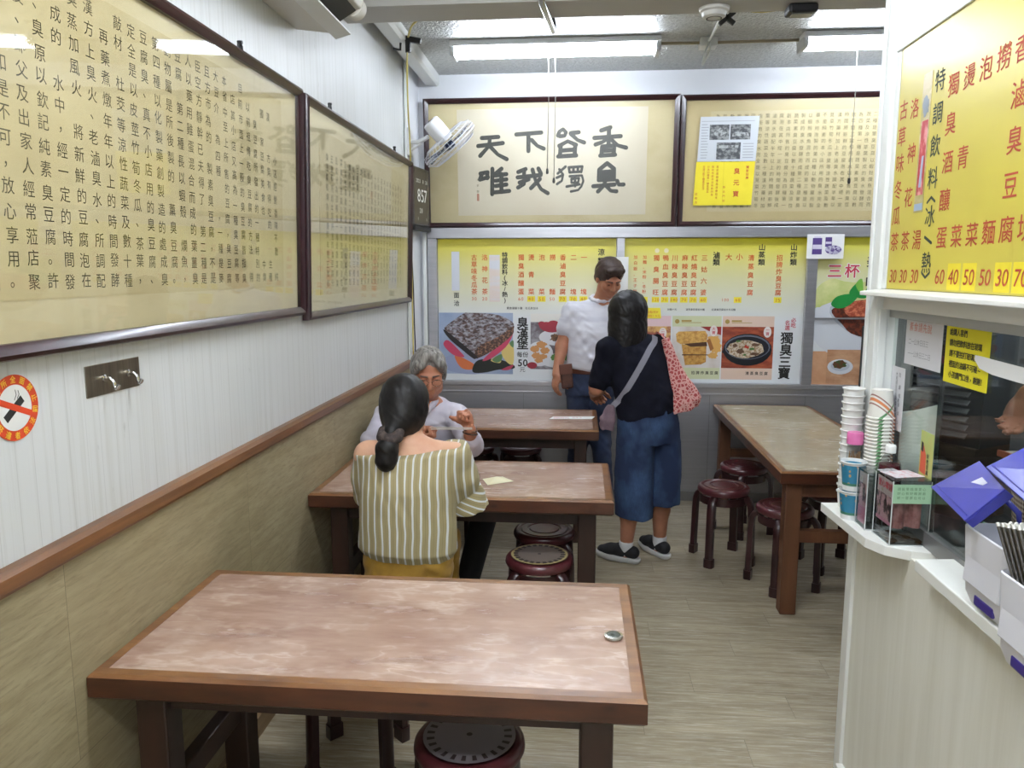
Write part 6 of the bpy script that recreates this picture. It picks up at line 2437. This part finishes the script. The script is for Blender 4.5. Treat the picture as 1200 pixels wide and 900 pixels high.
# open collar, two leaves
for s in (-1, 1):
    sd = Sdf()
    o = np.array((0.342, 3.955, 0.962))
    sd.chain([o + np.array((s * 0.062, 0.02, 0.012)), o + np.array((s * 0.05, -0.05, 0.0)), o + np.array((s * 0.022, -0.085, -0.04))], [0.014, 0.015, 0.008], 0.01)
    pbuild(sd, 'collar', M_shirt, pb, 0.004)
M_trblk = mat('trousers_black', (26, 25, 28), 0.75)
sd = Sdf()
sd.loft([((0.365, 4.20, 0.462), 0.155, 0.12), ((0.365, 4.20, 0.52), 0.178, 0.14), ((0.36, 4.185, 0.60), 0.168, 0.128)], (1, 0, 0), 0.02)
for hx, (kx, ky, kz), (fx, fy) in ((0.27, (0.24, 3.76, 0.50), (0.24, 3.80)), (0.46, (0.70, 3.75, 0.50), (0.605, 3.66))):
    sd.chain([(hx, 4.18, 0.556), (kx, ky, kz + 0.005), (fx, fy, 0.11)], [0.088, 0.07, 0.058], 0.03)
sd.cut((0, 0, 0.07), (0, 0, -1))
pbuild(sd, 'trousers', M_trblk, pb, 0.007)
for fx, fy in ((0.24, 3.80), (0.605, 3.66)):
    sd = Sdf()
    sd.chain([(fx, fy + 0.03, 0.048), (fx, fy - 0.08, 0.042), (fx, fy - 0.16, 0.034)], [0.045, 0.045, 0.034], 0.02)
    sd.cut((fx, fy, 0.002), (0, 0, -1))
    pbuild(sd, 'shoe', M_black, pb, 0.006)
# grey hair, side parted, fuller on the person's right
sd = Sdf()
Hq = lambda x, y, z: np.array(hcB) + RB @ np.array((x, y, z))
sd.ball(Hq(0, -0.022, 0.045), (0.088, 0.103, 0.088), 0.02, RB)
for s in (-1, 1):
    sd.ball(Hq(s * 0.076, -0.03, 0.005), (0.02, 0.055, 0.06), 0.02, RB)
    sd.chain([Hq(s * 0.02, 0.06, 0.118), Hq(s * 0.055, 0.082, 0.085), Hq(s * 0.077, 0.055, 0.03)], [0.022, 0.020, 0.012], 0.02)
sd.chain([Hq(0.02, 0.06, 0.125), Hq(0.05, 0.095, 0.085), Hq(0.072, 0.07, 0.045)], [0.022, 0.02, 0.012], 0.015)
sd.chain([Hq(-0.02, 0.05, 0.125), Hq(0.03, 0.07, 0.128)], [0.022, 0.022], 0.02)
sd.ball(Hq(0.0, 0.118, 0.015), (0.057, 0.07, 0.07), 0.01, RB, 's')
sd.ball(Hq(0.0, 0.06, -0.09), (0.09, 0.09, 0.07), 0.01, RB, 's')
sd.warp(folds(0.0022, (RB @ np.array((1, 0.6, 0.2)), 190, 0.0), (RB @ np.array((0.7, -0.8, 0.4)), 130, 1.0)))
pbuild(sd, 'hair', M_hairgry, pb, 0.0042)
# wire glasses
bm = B()
for s in (-1, 1):
    ring = [Vector(P(s * 0.033 + 0.024 * math.cos(a), 0.112 - 0.12 * (abs(s * 0.033 + 0.024 * math.cos(a)) - 0.01) ** 2 * 6, -0.006 + 0.017 * math.sin(a))) for a in np.linspace(0, 2 * math.pi, 22)[:-1]]
    tube(bm, ring, 0.0013, 6, closed=True)
    tube(bm, [P(s * 0.057, 0.107, 0.0), P(s * 0.076, 0.09, 0.0), P(s * 0.081, 0.0, 0.002)], 0.0014, 6)
tube(bm, [P(-0.01, 0.112, -0.002), P(0, 0.114, 0.001), P(0.01, 0.112, -0.002)], 0.0013, 6)
gl = place(obj('eyeglasses', bm, mat('glasses_wire', (150, 142, 136), 0.25, 0.9), smooth=True), pb)
bm = B()
for s in (-1, 1):
    poly(bm, [P(s * 0.033 + 0.023 * math.cos(a), 0.112 - 0.12 * (abs(s * 0.033 + 0.023 * math.cos(a)) - 0.01) ** 2 * 6, -0.006 + 0.016 * math.sin(a)) for a in np.linspace(0, 2 * math.pi, 18)[:-1]])
o = obj('lens', bm, glass_mat('lens_glass', (250, 250, 250), 0.02, 1.3))
o.parent = gl
bm = B()
for dz, r, m_ in ((0.0, 0.034, 0), (0.016, 0.0325, 0)):
    tube(bm, [Vector(LW) + Vector((r * math.cos(a), r * math.sin(a) + 0.008, -0.02 + dz - 0.006 * math.cos(a))) for a in np.linspace(0, 2 * math.pi, 22)[:-1]], 0.0042, 7, closed=True)
place(obj('bracelet', bm, mat('bracelet_dark', (60, 40, 34), 0.35, noise=((150, 120, 90), (60, 60, 60), 0.5, 0.6)), smooth=True), pb)
# chopsticks in his hands
cs = []
for k, (a, b) in enumerate((((0.44, 3.545, 0.905), (0.655, 3.50, 0.918)), ((0.445, 3.545, 0.914), (0.655, 3.495, 0.925)))):
    bm = B()
    tube(bm, [a, b], 0.0024, 8)
    tag(obj('chopstick', bm, mat('stick_white', (206, 200, 190), 0.4), smooth='auto'), 'pale chopstick held level by the grey-haired man, %s of the two' % ('lower', 'upper')[k], 'chopstick', 'chopsticks in the hand of the man')

# ------------------------------------------------------------------ C: standing man in a white polo shirt
pc = person('standing man in a white polo and jeans looking down at the table', (1.235, 5.33, 0))
RC_ = basis((0.30, -0.82, -0.50))
hcC = (1.345, 5.255, 1.605)
sd = Sdf()
P = head(sd, hcC, RC_)
sd.cap((1.29, 5.335, 1.43), (1.33, 5.285, 1.545), 0.058, 0.056, 0.03)
sd.loft([((1.225, 5.365, 0.82), 0.155, 0.105), ((1.23, 5.365, 0.95), 0.16, 0.11), ((1.24, 5.355, 1.08), 0.16, 0.115), ((1.25, 5.345, 1.25), 0.18, 0.112), ((1.265, 5.345, 1.37), 0.185, 0.085), ((1.28, 5.34, 1.43), 0.11, 0.06), ((1.29, 5.335, 1.46), 0.06, 0.05)], (1, 0, 0), 0.03)
WC = (0.995, 5.27, 0.945)
sd.chain([(1.27, 5.345, 1.40), (1.10, 5.35, 1.375), (1.03, 5.345, 1.13), WC], [0.055, 0.055, 0.044, 0.030], 0.025)
hand(sd, WC, (-0.12, -0.18, -1), (0.75, 0.5, 0), (0.2, -0.9, 0.1), ((0.35, 0.5, 0.35), (0.4, 0.55, 0.4), (0.45, 0.6, 0.4), (0.5, 0.6, 0.4)), (0.2, 0.3), 1.0)
WC2 = (1.42, 5.14, 1.0)
sd.chain([(1.27, 5.345, 1.40), (1.435, 5.345, 1.37), (1.505, 5.30, 1.12), WC2], [0.055, 0.055, 0.044, 0.030], 0.025)
hand(sd, WC2, (-0.6, -0.7, -0.1), (0, 0, -1), (-0.6, 0.4, 0), ((0.2, 0.3, 0.3),) * 4, (0.2, 0.3), 1.0)
for hx, fx, fy in ((1.15, 1.13, 5.39), (1.31, 1.345, 5.27)):
    sd.chain([(hx, 5.365, 0.85), (hx, 5.36, 0.47), (fx, fy, 0.09)], [0.085, 0.056, 0.04], 0.03)
    sd.chain([(fx, fy, 0.05), (fx + 0.01, fy - 0.13, 0.035)], [0.042, 0.03], 0.02)
body = pbuild(sd, 'body', M_skinC, pc, 0.0055)
face_bits(body, P, RC_)
M_polo = mat('polo_white', (216, 216, 224), 0.75, noise=((204, 204, 214), (3, 3, 24), 0.42, 0.6), sheen=0.1)
sd = Sdf()
sd.loft([((1.228, 5.365, 0.965), 0.158, 0.112), ((1.23, 5.36, 0.99), 0.172, 0.128), ((1.238, 5.355, 1.08), 0.174, 0.132), ((1.25, 5.345, 1.25), 0.188, 0.122), ((1.265, 5.345, 1.37), 0.185, 0.096), ((1.28, 5.34, 1.43), 0.115, 0.072), ((1.288, 5.335, 1.452), 0.075, 0.062)], (1, 0, 0), 0.03)
sd.chain([(1.25, 5.345, 1.37), (1.10, 5.35, 1.372), (1.055, 5.347, 1.255)], [0.07, 0.068, 0.066], 0.03)
sd.chain([(1.27, 5.345, 1.37), (1.435, 5.345, 1.368), (1.485, 5.315, 1.25)], [0.07, 0.068, 0.066], 0.03)
sd.cut((1.052, 5.346, 1.262), (-0.42, 0, -1)) if False else None
sd.warp(folds(0.0024, ((1, 0.4, 1.1), 42, 0.3), ((-0.5, 0.3, 1.5), 58, 1.3)))
pbuild(sd, 'polo_shirt', M_polo, pc, 0.0055)
sd = Sdf()
o = np.array((1.292, 5.328, 1.468))
for k in range(10):
    t0, t1 = 2 * math.pi * k / 10, 2 * math.pi * (k + 1) / 10
    q = lambda t: o + np.array((0.066 * math.cos(t), 0.058 * math.sin(t), -0.018 * -math.sin(t)))
    sd.cap(q(t0), q(t1), 0.014, 0.014, 0.01)
pbuild(sd, 'collar', M_polo, pc, 0.0045)
M_jeans = mat('jeans_dark', (32, 44, 70), 0.8, noise=((46, 60, 92), (10, 10, 8), 0.45, 0.7), sheen=0.1)
sd = Sdf()
sd.loft([((1.228, 5.365, 0.80), 0.168, 0.118), ((1.228, 5.365, 0.90), 0.168, 0.118), ((1.228, 5.365, 0.985), 0.16, 0.113)], (1, 0, 0), 0.03)
for hx, fx, fy in ((1.15, 1.13, 5.39), (1.31, 1.345, 5.27)):
    sd.chain([(hx, 5.365, 0.85), (hx, 5.355, 0.47), (fx, fy, 0.11)], [0.092, 0.07, 0.058], 0.03)
sd.warp(folds(0.002, ((0.5, 0.3, 1.4), 46, 0.3)))
sd.cut((0, 0, 0.06), (0, 0, -1))
pbuild(sd, 'jeans', M_jeans, pc, 0.006)
sd = Sdf()
sd.loft([((1.229, 5.364, 0.948), 0.166, 0.119), ((1.229, 5.364, 0.985), 0.166, 0.119)], (1, 0, 0), 0.0)
pbuild(sd, 'belt', mat('belt_brown', (92, 50, 34), 0.45), pc, 0.005)
for fx, fy in ((1.13, 5.39), (1.345, 5.27)):
    sd = Sdf()
    sd.chain([(fx, fy + 0.04, 0.045), (fx, fy - 0.07, 0.042), (fx + 0.01, fy - 0.15, 0.034)], [0.045, 0.046, 0.034], 0.02)
    sd.cut((fx, fy, 0.002), (0, 0, -1))
    pbuild(sd, 'shoe', M_black, pc, 0.006)
sd = Sdf()
Hq = lambda x, y, z: np.array(hcC) + RC_ @ np.array((x, y, z))
sd.ball(Hq(0, -0.018, 0.048), (0.092, 0.108, 0.09), 0.02, RC_)
for s in (-1, 1):
    sd.ball(Hq(s * 0.074, -0.035, 0.005), (0.014, 0.045, 0.05), 0.02, RC_)
sd.chain([Hq(-0.045, 0.072, 0.095), Hq(0.0, 0.09, 0.102), Hq(0.045, 0.072, 0.095)], [0.022, 0.024, 0.022], 0.025)
sd.ball(Hq(0.0, 0.125, -0.005), (0.064, 0.075, 0.075), 0.01, RC_, 's')
sd.ball(Hq(0.0, 0.05, -0.1), (0.1, 0.1, 0.065), 0.01, RC_, 's')
sd.warp(folds(0.002, (RC_ @ np.array((1, 0.5, 0.2)), 170, 0.0), (RC_ @ np.array((0.7, -0.8, 0.4)), 120, 1.0)))
pbuild(sd, 'hair', M_hairbrn, pc, 0.0045)
pt = thing('belt_pouch', 'brown leather pouch hanging at the hip of the man in the polo shirt', 'pouch', (1.075, 5.205, 0.86))
bm = B()
box(bm, -0.04, 0.04, -0.03, 0.025, 0.0, 0.165, Matrix.Rotation(rad(-6), 4, 'Y'))
obj('pouch_body', bm, mat('pouch_brown', (84, 46, 32), 0.5, noise=((58, 30, 22), (20, 20, 20), 0.4, 0.6)), pt, bevel=0.012, seg=3)
bm = B()
box(bm, -0.044, 0.044, -0.036, -0.028, 0.1, 0.17, Matrix.Rotation(rad(-6), 4, 'Y'))
obj('flap', bm, mat('belt_brown', (0, 0, 0)), pt, bevel=0.005)

# ------------------------------------------------------------------ D: standing woman in navy tee and denim culottes
pd = person('standing woman with a black bob, navy tee and wide denim culottes, seen from behind', (1.53, 4.31, 0))
FD = n3((-0.42, 0.9, 0))
RD = basis((-0.45, 0.88, -0.12))
sdv = np.array((FD[1], -FD[0], 0))          # her right
hcD = (1.417, 4.335, 1.425)
sd = Sdf()
P = head(sd, hcD, RD, 0.97)
sd.cap((1.44, 4.33, 1.25), (1.425, 4.33, 1.36), 0.05, 0.048, 0.03)
TOR = [((1.545, 4.30, 0.78), 0.14, 0.10), ((1.53, 4.30, 0.92), 0.145, 0.10), ((1.505, 4.305, 1.02), 0.15, 0.10), ((1.475, 4.315, 1.15), 0.165, 0.105), ((1.455, 4.325, 1.23), 0.165, 0.085), ((1.445, 4.33, 1.275), 0.09, 0.06)]
sd.loft(TOR, sdv, 0.03)
cS = np.array((1.455, 4.325, 1.225))
shL, shR = cS - sdv * 0.155, cS + sdv * 0.155
elL, wrL = (1.252, 4.30, 1.0), (1.235, 4.43, 0.955)
sd.chain([cS, shL, elL, wrL], [0.05, 0.05, 0.042, 0.028], 0.025)
hand(sd, wrL, (0.25, 0.75, -0.45), (0.6, 0.2, -0.7), (0.6, 0.2, 0.6), ((0.7, 0.9, 0.6), (0.8, 1.0, 0.6), (0.9, 1.0, 0.6), (1.0, 1.0, 0.6)), (0.3, 0.5), 0.92)
elR, wrR = (1.665, 4.52, 1.0), (1.50, 4.66, 0.98)
sd.chain([cS, shR, elR, wrR], [0.05, 0.05, 0.04, 0.028], 0.025)
hand(sd, wrR, (-0.8, 0.5, 0.0), (-0.3, -0.2, -1), (0, 0.5, 0.5), ((0.5, 0.7, 0.5),) * 4, (0.3, 0.5), 0.92)
LEGS = ((1.475, 4.265, 1.432, 4.262), (1.625, 4.335, 1.632, 4.372))
toeD = ((-0.86, 0.42), (-0.5, 0.86))
for (hx, hy, fx, fy), (tx, ty) in zip(LEGS, toeD):
    sd.chain([(hx, hy, 0.78), (hx, hy + 0.01, 0.43), (hx * 0.3 + fx * 0.7, hy * 0.3 + fy * 0.7 - 0.008, 0.29), (fx, fy, 0.09)], [0.07, 0.054, 0.051, 0.034], 0.03)
    sd.chain([(fx, fy, 0.045), (fx + 0.12 * tx, fy + 0.12 * ty, 0.032)], [0.036, 0.028], 0.02)
body = pbuild(sd, 'body', M_skinC, pd, 0.0055)
face_bits(body, P, RD, 0.97)
M_navy = mat('tee_navy', (15, 16, 26), 0.9, noise=((22, 23, 36), (7, 7, 7), 0.4, 0.65), spec=0.2)
sd = Sdf()
sd.loft([((1.535, 4.30, 0.845), 0.176, 0.138), ((1.525, 4.30, 0.95), 0.178, 0.14), ((1.505, 4.305, 1.03), 0.175, 0.132), ((1.475, 4.315, 1.15), 0.18, 0.125), ((1.455, 4.325, 1.235), 0.172, 0.098), ((1.447, 4.33, 1.285), 0.095, 0.072)], sdv, 0.03)
sd.chain([cS, shL, np.array(elL) * 0.82 + shL * 0.18], [0.066, 0.066, 0.06], 0.03)
sd.chain([cS, shR, np.array(elR) * 0.8 + shR * 0.2], [0.066, 0.066, 0.06], 0.03)
sd.warp(folds(0.003, ((1, 0.4, 1.1), 40, 0.3), ((-0.7, 0.3, 1.4), 52, 1.3)))
sd.cut((1.53, 4.3, 0.858), (0.12, 0.15, -1), 0.01)
tee = pbuild(sd, 'tee_shirt', M_navy, pd, 0.0055)
g = NT('denim_blue', 0.85)
oo = g.xyz()
n1 = g.noise(g.mapping((5, 5, 4)), 1.0, 3.0)
n2 = g.noise(g.mapping((160, 160, 40)), 1.0, 2.0)
c_ = g.mix(g.rng(n1, 0.45, 0.72), (26, 42, 74), (58, 84, 120))
c_ = g.mix(g.rng(n2, 0.4, 0.7, 0, 0.4), c_, (28, 42, 70))
g.color(c_)
M_denim = g.m
sd = Sdf()
sd.loft([((1.54, 4.30, 0.70), 0.18, 0.135), ((1.54, 4.30, 0.80), 0.182, 0.142), ((1.53, 4.30, 0.93), 0.165, 0.125)], sdv, 0.03)
for (hx, hy, fx, fy), s, hem in zip(LEGS, (-1, 1), (0.275, 0.335)):
    bx, by = (1.465, 4.265) if s < 0 else (1.632, 4.345)
    sd.loft([((bx + s * -0.005, by, hem), 0.1, 0.125), ((bx, by, 0.5), 0.102, 0.128), ((bx - s * 0.005, by, 0.70), 0.1, 0.125), ((bx - s * 0.012, by, 0.80), 0.085, 0.11)], sdv, 0.016)
sd.warp(folds(0.0026, ((1, 0.5, 0.25), 55, 0.3), ((1, -0.3, -0.5), 38, 1.3)))
cul = pbuild(sd, 'culottes', M_denim, pd, 0.0055)
bm = B()
for s in (-1, 1):
    pass
bm.free()
M_sock = mat('sock_white', (216, 216, 216), 0.85)
M_shoeb = mat('shoe_black', (28, 28, 32), 0.7)
M_sole = mat('shoe_sole', (214, 214, 214), 0.5)
for (hx, hy, fx, fy), (tx, ty) in zip(LEGS, toeD):
    sd = Sdf()
    sd.chain([(fx, fy, 0.06), (fx, fy, 0.122)], [0.040, 0.041], 0.01)
    sd.cut((fx, fy, 0.124), (0, 0, 1))
    pbuild(sd, 'sock', M_sock, pd, 0.0045)
    q = lambda a, z: (fx + a * tx, fy + a * ty, z)
    sd = Sdf()
    sd.chain([q(-0.045, 0.062), q(0.03, 0.062), q(0.10, 0.05), q(0.155, 0.042)], [0.037, 0.042, 0.041, 0.031], 0.015)
    sd.ball(q(0.0, 0.115), (0.028, 0.028, 0.04), 0.01, op='s')
    sd.cut(q(0, 0.032), (0, 0, -1), 0.003)
    sh = pbuild(sd, 'shoe', M_shoeb, pd, 0.0045)
    sd = Sdf()
    sd.chain([q(-0.055, 0.03), q(0.03, 0.025), q(0.10, 0.025), q(0.16, 0.03)], [0.037, 0.041, 0.043, 0.033], 0.012)
    sd.cut(q(0, 0.036), (-tx * 0.08, -ty * 0.08, 1), 0.003)
    sd.cut(q(0, 0.001), (0, 0, -1), 0.003)
    so = sd.build('sole', M_sole, None, 0.0045)
    so.parent = sh
sd = Sdf()
sd.ball((1.417, 4.325, 1.445), (0.108, 0.112, 0.104), 0.02)
sd.loft([((1.412, 4.300, 1.165), 0.088, 0.06), ((1.414, 4.300, 1.21), 0.104, 0.078), ((1.416, 4.308, 1.27), 0.112, 0.092), ((1.416, 4.318, 1.36), 0.112, 0.105), ((1.417, 4.325, 1.45), 0.10, 0.10)], RD[:, 0], 0.02)
sd.ball(tuple(np.array(hcD) + RD @ np.array((0, 0.10, -0.05))), (0.062, 0.075, 0.12), 0.015, RD, 's')
sd.warp(folds(0.0014, ((1, 0.4, 0.06), 210, 0.0), ((0.5, 1, 0.1), 150, 1.0)))
pbuild(sd, 'hair', M_hairblk, pd, 0.0045)

# her bags: straps follow the shirt
dg = bpy.context.evaluated_depsgraph_get()
dg.update()
from mathutils.bvhtree import BVHTree


def on_back(x, z, off=0.006, mesh=tee):
    me = mesh.data
    if not hasattr(on_back, 'b'):
        on_back.b = BVHTree.FromPolygons([tuple(v.co) for v in me.vertices], [tuple(p.vertices) for p in me.polygons])
    h = on_back.b.ray_cast(Vector((x, 3.0, z)), Vector((0, 1, 0)))
    if h[0] is None:
        return Vector((x, 4.3, z))
    return h[0] + h[1] * off


t = thing('crossbody_bag', 'small mauve cloth bag on a grey strap across the back of the navy tee', 'bag', (1.315, 4.19, 0.78))
bm = B()
pts = [on_back(x, z) for x, z in ((1.56, 1.262), (1.535, 1.23), (1.50, 1.17), (1.455, 1.09), (1.41, 1.01), (1.375, 0.95))] + [Vector((1.345, 4.19, 0.925)), Vector((1.325, 4.185, 0.90))]
pts = [on_back(1.565, 1.275, 0.008) + Vector((0.0, 0.03, 0.012))] + pts
sweep(bm, spline(pts, 4), [(-0.0165, -0.002), (0.0165, -0.002), (0.0165, 0.002), (-0.0165, 0.002)], up=(0.3, -1, 0.2))
place(obj('strap', bm, mat('strap_grey', (138, 136, 146), 0.75), smooth='auto'), t)
sd = Sdf()
sd.loft([((1.308, 4.185, 0.785), 0.036, 0.022), ((1.31, 4.185, 0.84), 0.045, 0.03), ((1.322, 4.185, 0.90), 0.03, 0.016), ((1.328, 4.185, 0.925), 0.018, 0.008)], (0.9, -0.3, 0), 0.006)
sd.warp(folds(0.003, ((1, 0.3, 0.3), 120, 0), ((0.5, 0, 1), 90, 1)))
pbuild(sd, 'pouch', mat('bag_mauve', (128, 106, 114), 0.8, noise=((108, 88, 98), (12, 12, 12), 0.4, 0.6)), t, 0.004)
t = thing('tote_bag', 'pink tote bag with a red animal-spot pattern on the shoulder of the woman', 'bag', (1.72, 4.29, 0.88))
g = NT('tote_print', 0.75)
vd = g.voronoi(g.mapping((52, 30, 52)), 1.0, 'DISTANCE_TO_EDGE')
vv = g.voronoi(g.mapping((52, 30, 52)), 1.0)
g.color(g.mix(g.rng(vd, 0.10, 0.16), (222, 168, 160), g.mix(g.rng(vv, 0.05, 0.3), (150, 48, 56), (178, 74, 74))))
M_tote = g.m
# tapering sack hanging from the shoulder, its bottom edge slanting
sd = Sdf()
sd.loft([((1.74, 4.30, 0.88), 0.085, 0.055), ((1.745, 4.30, 0.93), 0.098, 0.062), ((1.70, 4.305, 1.05), 0.062, 0.052), ((1.655, 4.315, 1.18), 0.034, 0.034), ((1.625, 4.325, 1.28), 0.02, 0.022)], (1, 0.35, 0), 0.006)
sd.warp(folds(0.003, ((1, 0.5, 0.3), 60, 0), ((0.7, 0, 1), 44, 1)))
sd.cut((1.74, 4.3, 0.872), (0.28, 0, -1), 0.01)
pbuild(sd, 'sack', M_tote, t, 0.005)
bm = B()
sweep(bm, spline([(1.645, 4.27, 1.24), (1.61, 4.29, 1.295), (1.59, 4.345, 1.31), (1.60, 4.40, 1.29), (1.64, 4.40, 1.22)], 5), [(-0.013, -0.003), (0.013, -0.003), (0.013, 0.003), (-0.013, 0.003)], up=(0.5, 0, 1))
place(obj('strap', bm, M_tote, smooth='auto'), t)

# ------------------------------------------------------------------ E: the cook behind the glass, mostly cut off
pe = person('cook in a pale blue apron behind the counter glass, only one forearm clearly showing', (2.76, 2.36, 0))
RE = basis((-1, -0.1, -0.2))
hcE = (2.72, 2.36, 1.60)
sd = Sdf()
P = head(sd, hcE, RE)
sd.cap((2.76, 2.36, 1.40), (2.73, 2.36, 1.53), 0.055, 0.05, 0.03)
sd.loft([((2.76, 2.36, 0.90), 0.15, 0.11), ((2.76, 2.36, 1.05), 0.15, 0.11), ((2.755, 2.36, 1.22), 0.17, 0.11), ((2.755, 2.36, 1.35), 0.17, 0.085), ((2.76, 2.36, 1.42), 0.09, 0.06)], (0, 1, 0), 0.03)
WE = (2.40, 2.28, 1.235)
sd.chain([(2.755, 2.36, 1.36), (2.75, 2.52, 1.35), (2.62, 2.46, 1.22), (2.44, 2.30, 1.30)], [0.055, 0.052, 0.042, 0.03], 0.02)
hand(sd, (2.44, 2.30, 1.30), (-0.5, -0.2, -0.85), (-0.5, -0.5, 0.5), (-0.5, -0.8, 0), ((0.3, 0.5, 0.4), (0.35, 0.5, 0.4), (0.4, 0.6, 0.4), (0.45, 0.6, 0.4)), (0.2, 0.3))
sd.chain([(2.755, 2.36, 1.36), (2.75, 2.2, 1.35), (2.66, 2.10, 1.12), (2.56, 2.14, 1.2)], [0.055, 0.052, 0.042, 0.03], 0.02)
hand(sd, (2.56, 2.14, 1.2), (-0.8, 0.1, 0.1), (0, 0.5, -0.8), (0, 1, 0.3), ((0.5, 0.6, 0.4),) * 4, (0.2, 0.3))
for y in (2.28, 2.44):
    sd.chain([(2.77, y, 0.9), (2.78, y, 0.48), (2.78, y, 0.08)], [0.085, 0.06, 0.045], 0.03)
    sd.chain([(2.78, y, 0.04), (2.65, y, 0.032)], [0.042, 0.03], 0.02)
body = pbuild(sd, 'body', M_skinC, pe, 0.008)
face_bits(body, P, RE)
M_apron = mat('apron_blue', (150, 178, 186), 0.8)
sd = Sdf()
sd.loft([((2.765, 2.36, 0.50), 0.2, 0.14), ((2.765, 2.36, 0.9), 0.175, 0.13), ((2.755, 2.36, 1.22), 0.185, 0.125), ((2.755, 2.36, 1.35), 0.18, 0.10), ((2.76, 2.36, 1.42), 0.1, 0.07)], (0, 1, 0), 0.03)
sd.chain([(2.755, 2.36, 1.36), (2.75, 2.52, 1.35), (2.60, 2.44, 1.23)], [0.07, 0.066, 0.056], 0.02)
sd.chain([(2.755, 2.36, 1.36), (2.75, 2.2, 1.35), (2.68, 2.12, 1.16)], [0.07, 0.066, 0.056], 0.02)
sd.warp(folds(0.002, ((1, 0.4, 1.1), 40, 0.3)))
pbuild(sd, 'smock', M_apron, pe, 0.008)
sd = Sdf()
Hq = lambda x, y, z: np.array(hcE) + RE @ np.array((x, y, z))
sd.ball(Hq(0, -0.018, 0.045), (0.09, 0.105, 0.088), 0.02, RE)
sd.ball(Hq(0.0, 0.12, -0.005), (0.064, 0.075, 0.07), 0.01, RE, 's')
sd.ball(Hq(0.0, 0.05, -0.1), (0.1, 0.1, 0.07), 0.01, RE, 's')
pbuild(sd, 'hair', M_hairblk, pe, 0.007)
for y in (2.28, 2.44):
    sd = Sdf()
    sd.chain([(2.80, y, 0.045), (2.70, y, 0.042), (2.63, y, 0.034)], [0.045, 0.045, 0.034], 0.02)
    sd.cut((2.7, y, 0.002), (0, 0, -1))
    pbuild(sd, 'shoe', M_black, pe, 0.008)

# ------------------------------------------------------------------ on the tables
t = thing('soup_bowl', 'white bowl on the table in front of the woman in the striped blouse', 'bowl', (0.60, 3.235, 0.72))
bm = B()
lathe(bm, [(0.0, 0.0), (0.035, 0.0), (0.038, 0.004), (0.045, 0.012), (0.068, 0.045), (0.074, 0.066), (0.071, 0.066), (0.064, 0.046), (0.04, 0.016), (0.0, 0.012)], 36, cap=False)
obj('bowl_body', bm, mat('bowl_white', (222, 220, 216), 0.3), t, smooth='auto')
bm = B()
lathe(bm, [(0.0, 0.046), (0.062, 0.046), (0.0635, 0.044), (0.0, 0.043)], 30, cap=False)
obj('broth', bm, mat('broth_brown', (150, 100, 54), 0.2), t)
bm = B()
Mx = Matrix.Translation((0.79, 3.32, 0.7215)) @ Matrix.Rotation(rad(25), 4, 'Z')
V = [Mx @ Vector(p) for p in ((-0.06, -0.05, 0), (0.07, -0.03, 0), (0.05, 0.06, 0), (-0.05, 0.055, 0.0), (0.0, 0.01, 0.018))]
V = [bm.verts.new(v) for v in V]
for i in range(4):
    bm.faces.new((V[i], V[(i + 1) % 4], V[4]))
bm.faces.new((V[3], V[2], V[1], V[0]))
tag(obj('napkin', bm, mat('napkin_cream', (226, 220, 186), 0.8)), 'crumpled cream napkin beside the bowl on the eating table', 'napkin')
t = paper_thing('menu_sheet', 'loose white printed sheet at the corner of the table by the standing woman', 'paper', (0.965, 4.80, 0.7205), (1, 0.09, 0), (-0.12, 1, 0), 0.27, 0.085, M_wpaper, 0.0015, skew=0.03)
ink = lay(0.0018)
ink.row('點菜單', 0.16, 0.05, 0.02, 1.1)
for k in range(4):
    ink.rect(0.03, 0.13, 0.015 + 0.015 * k, 0.018 + 0.015 * k)
ink.done('lettering', mat('print_crimson', (0, 0, 0)), t)
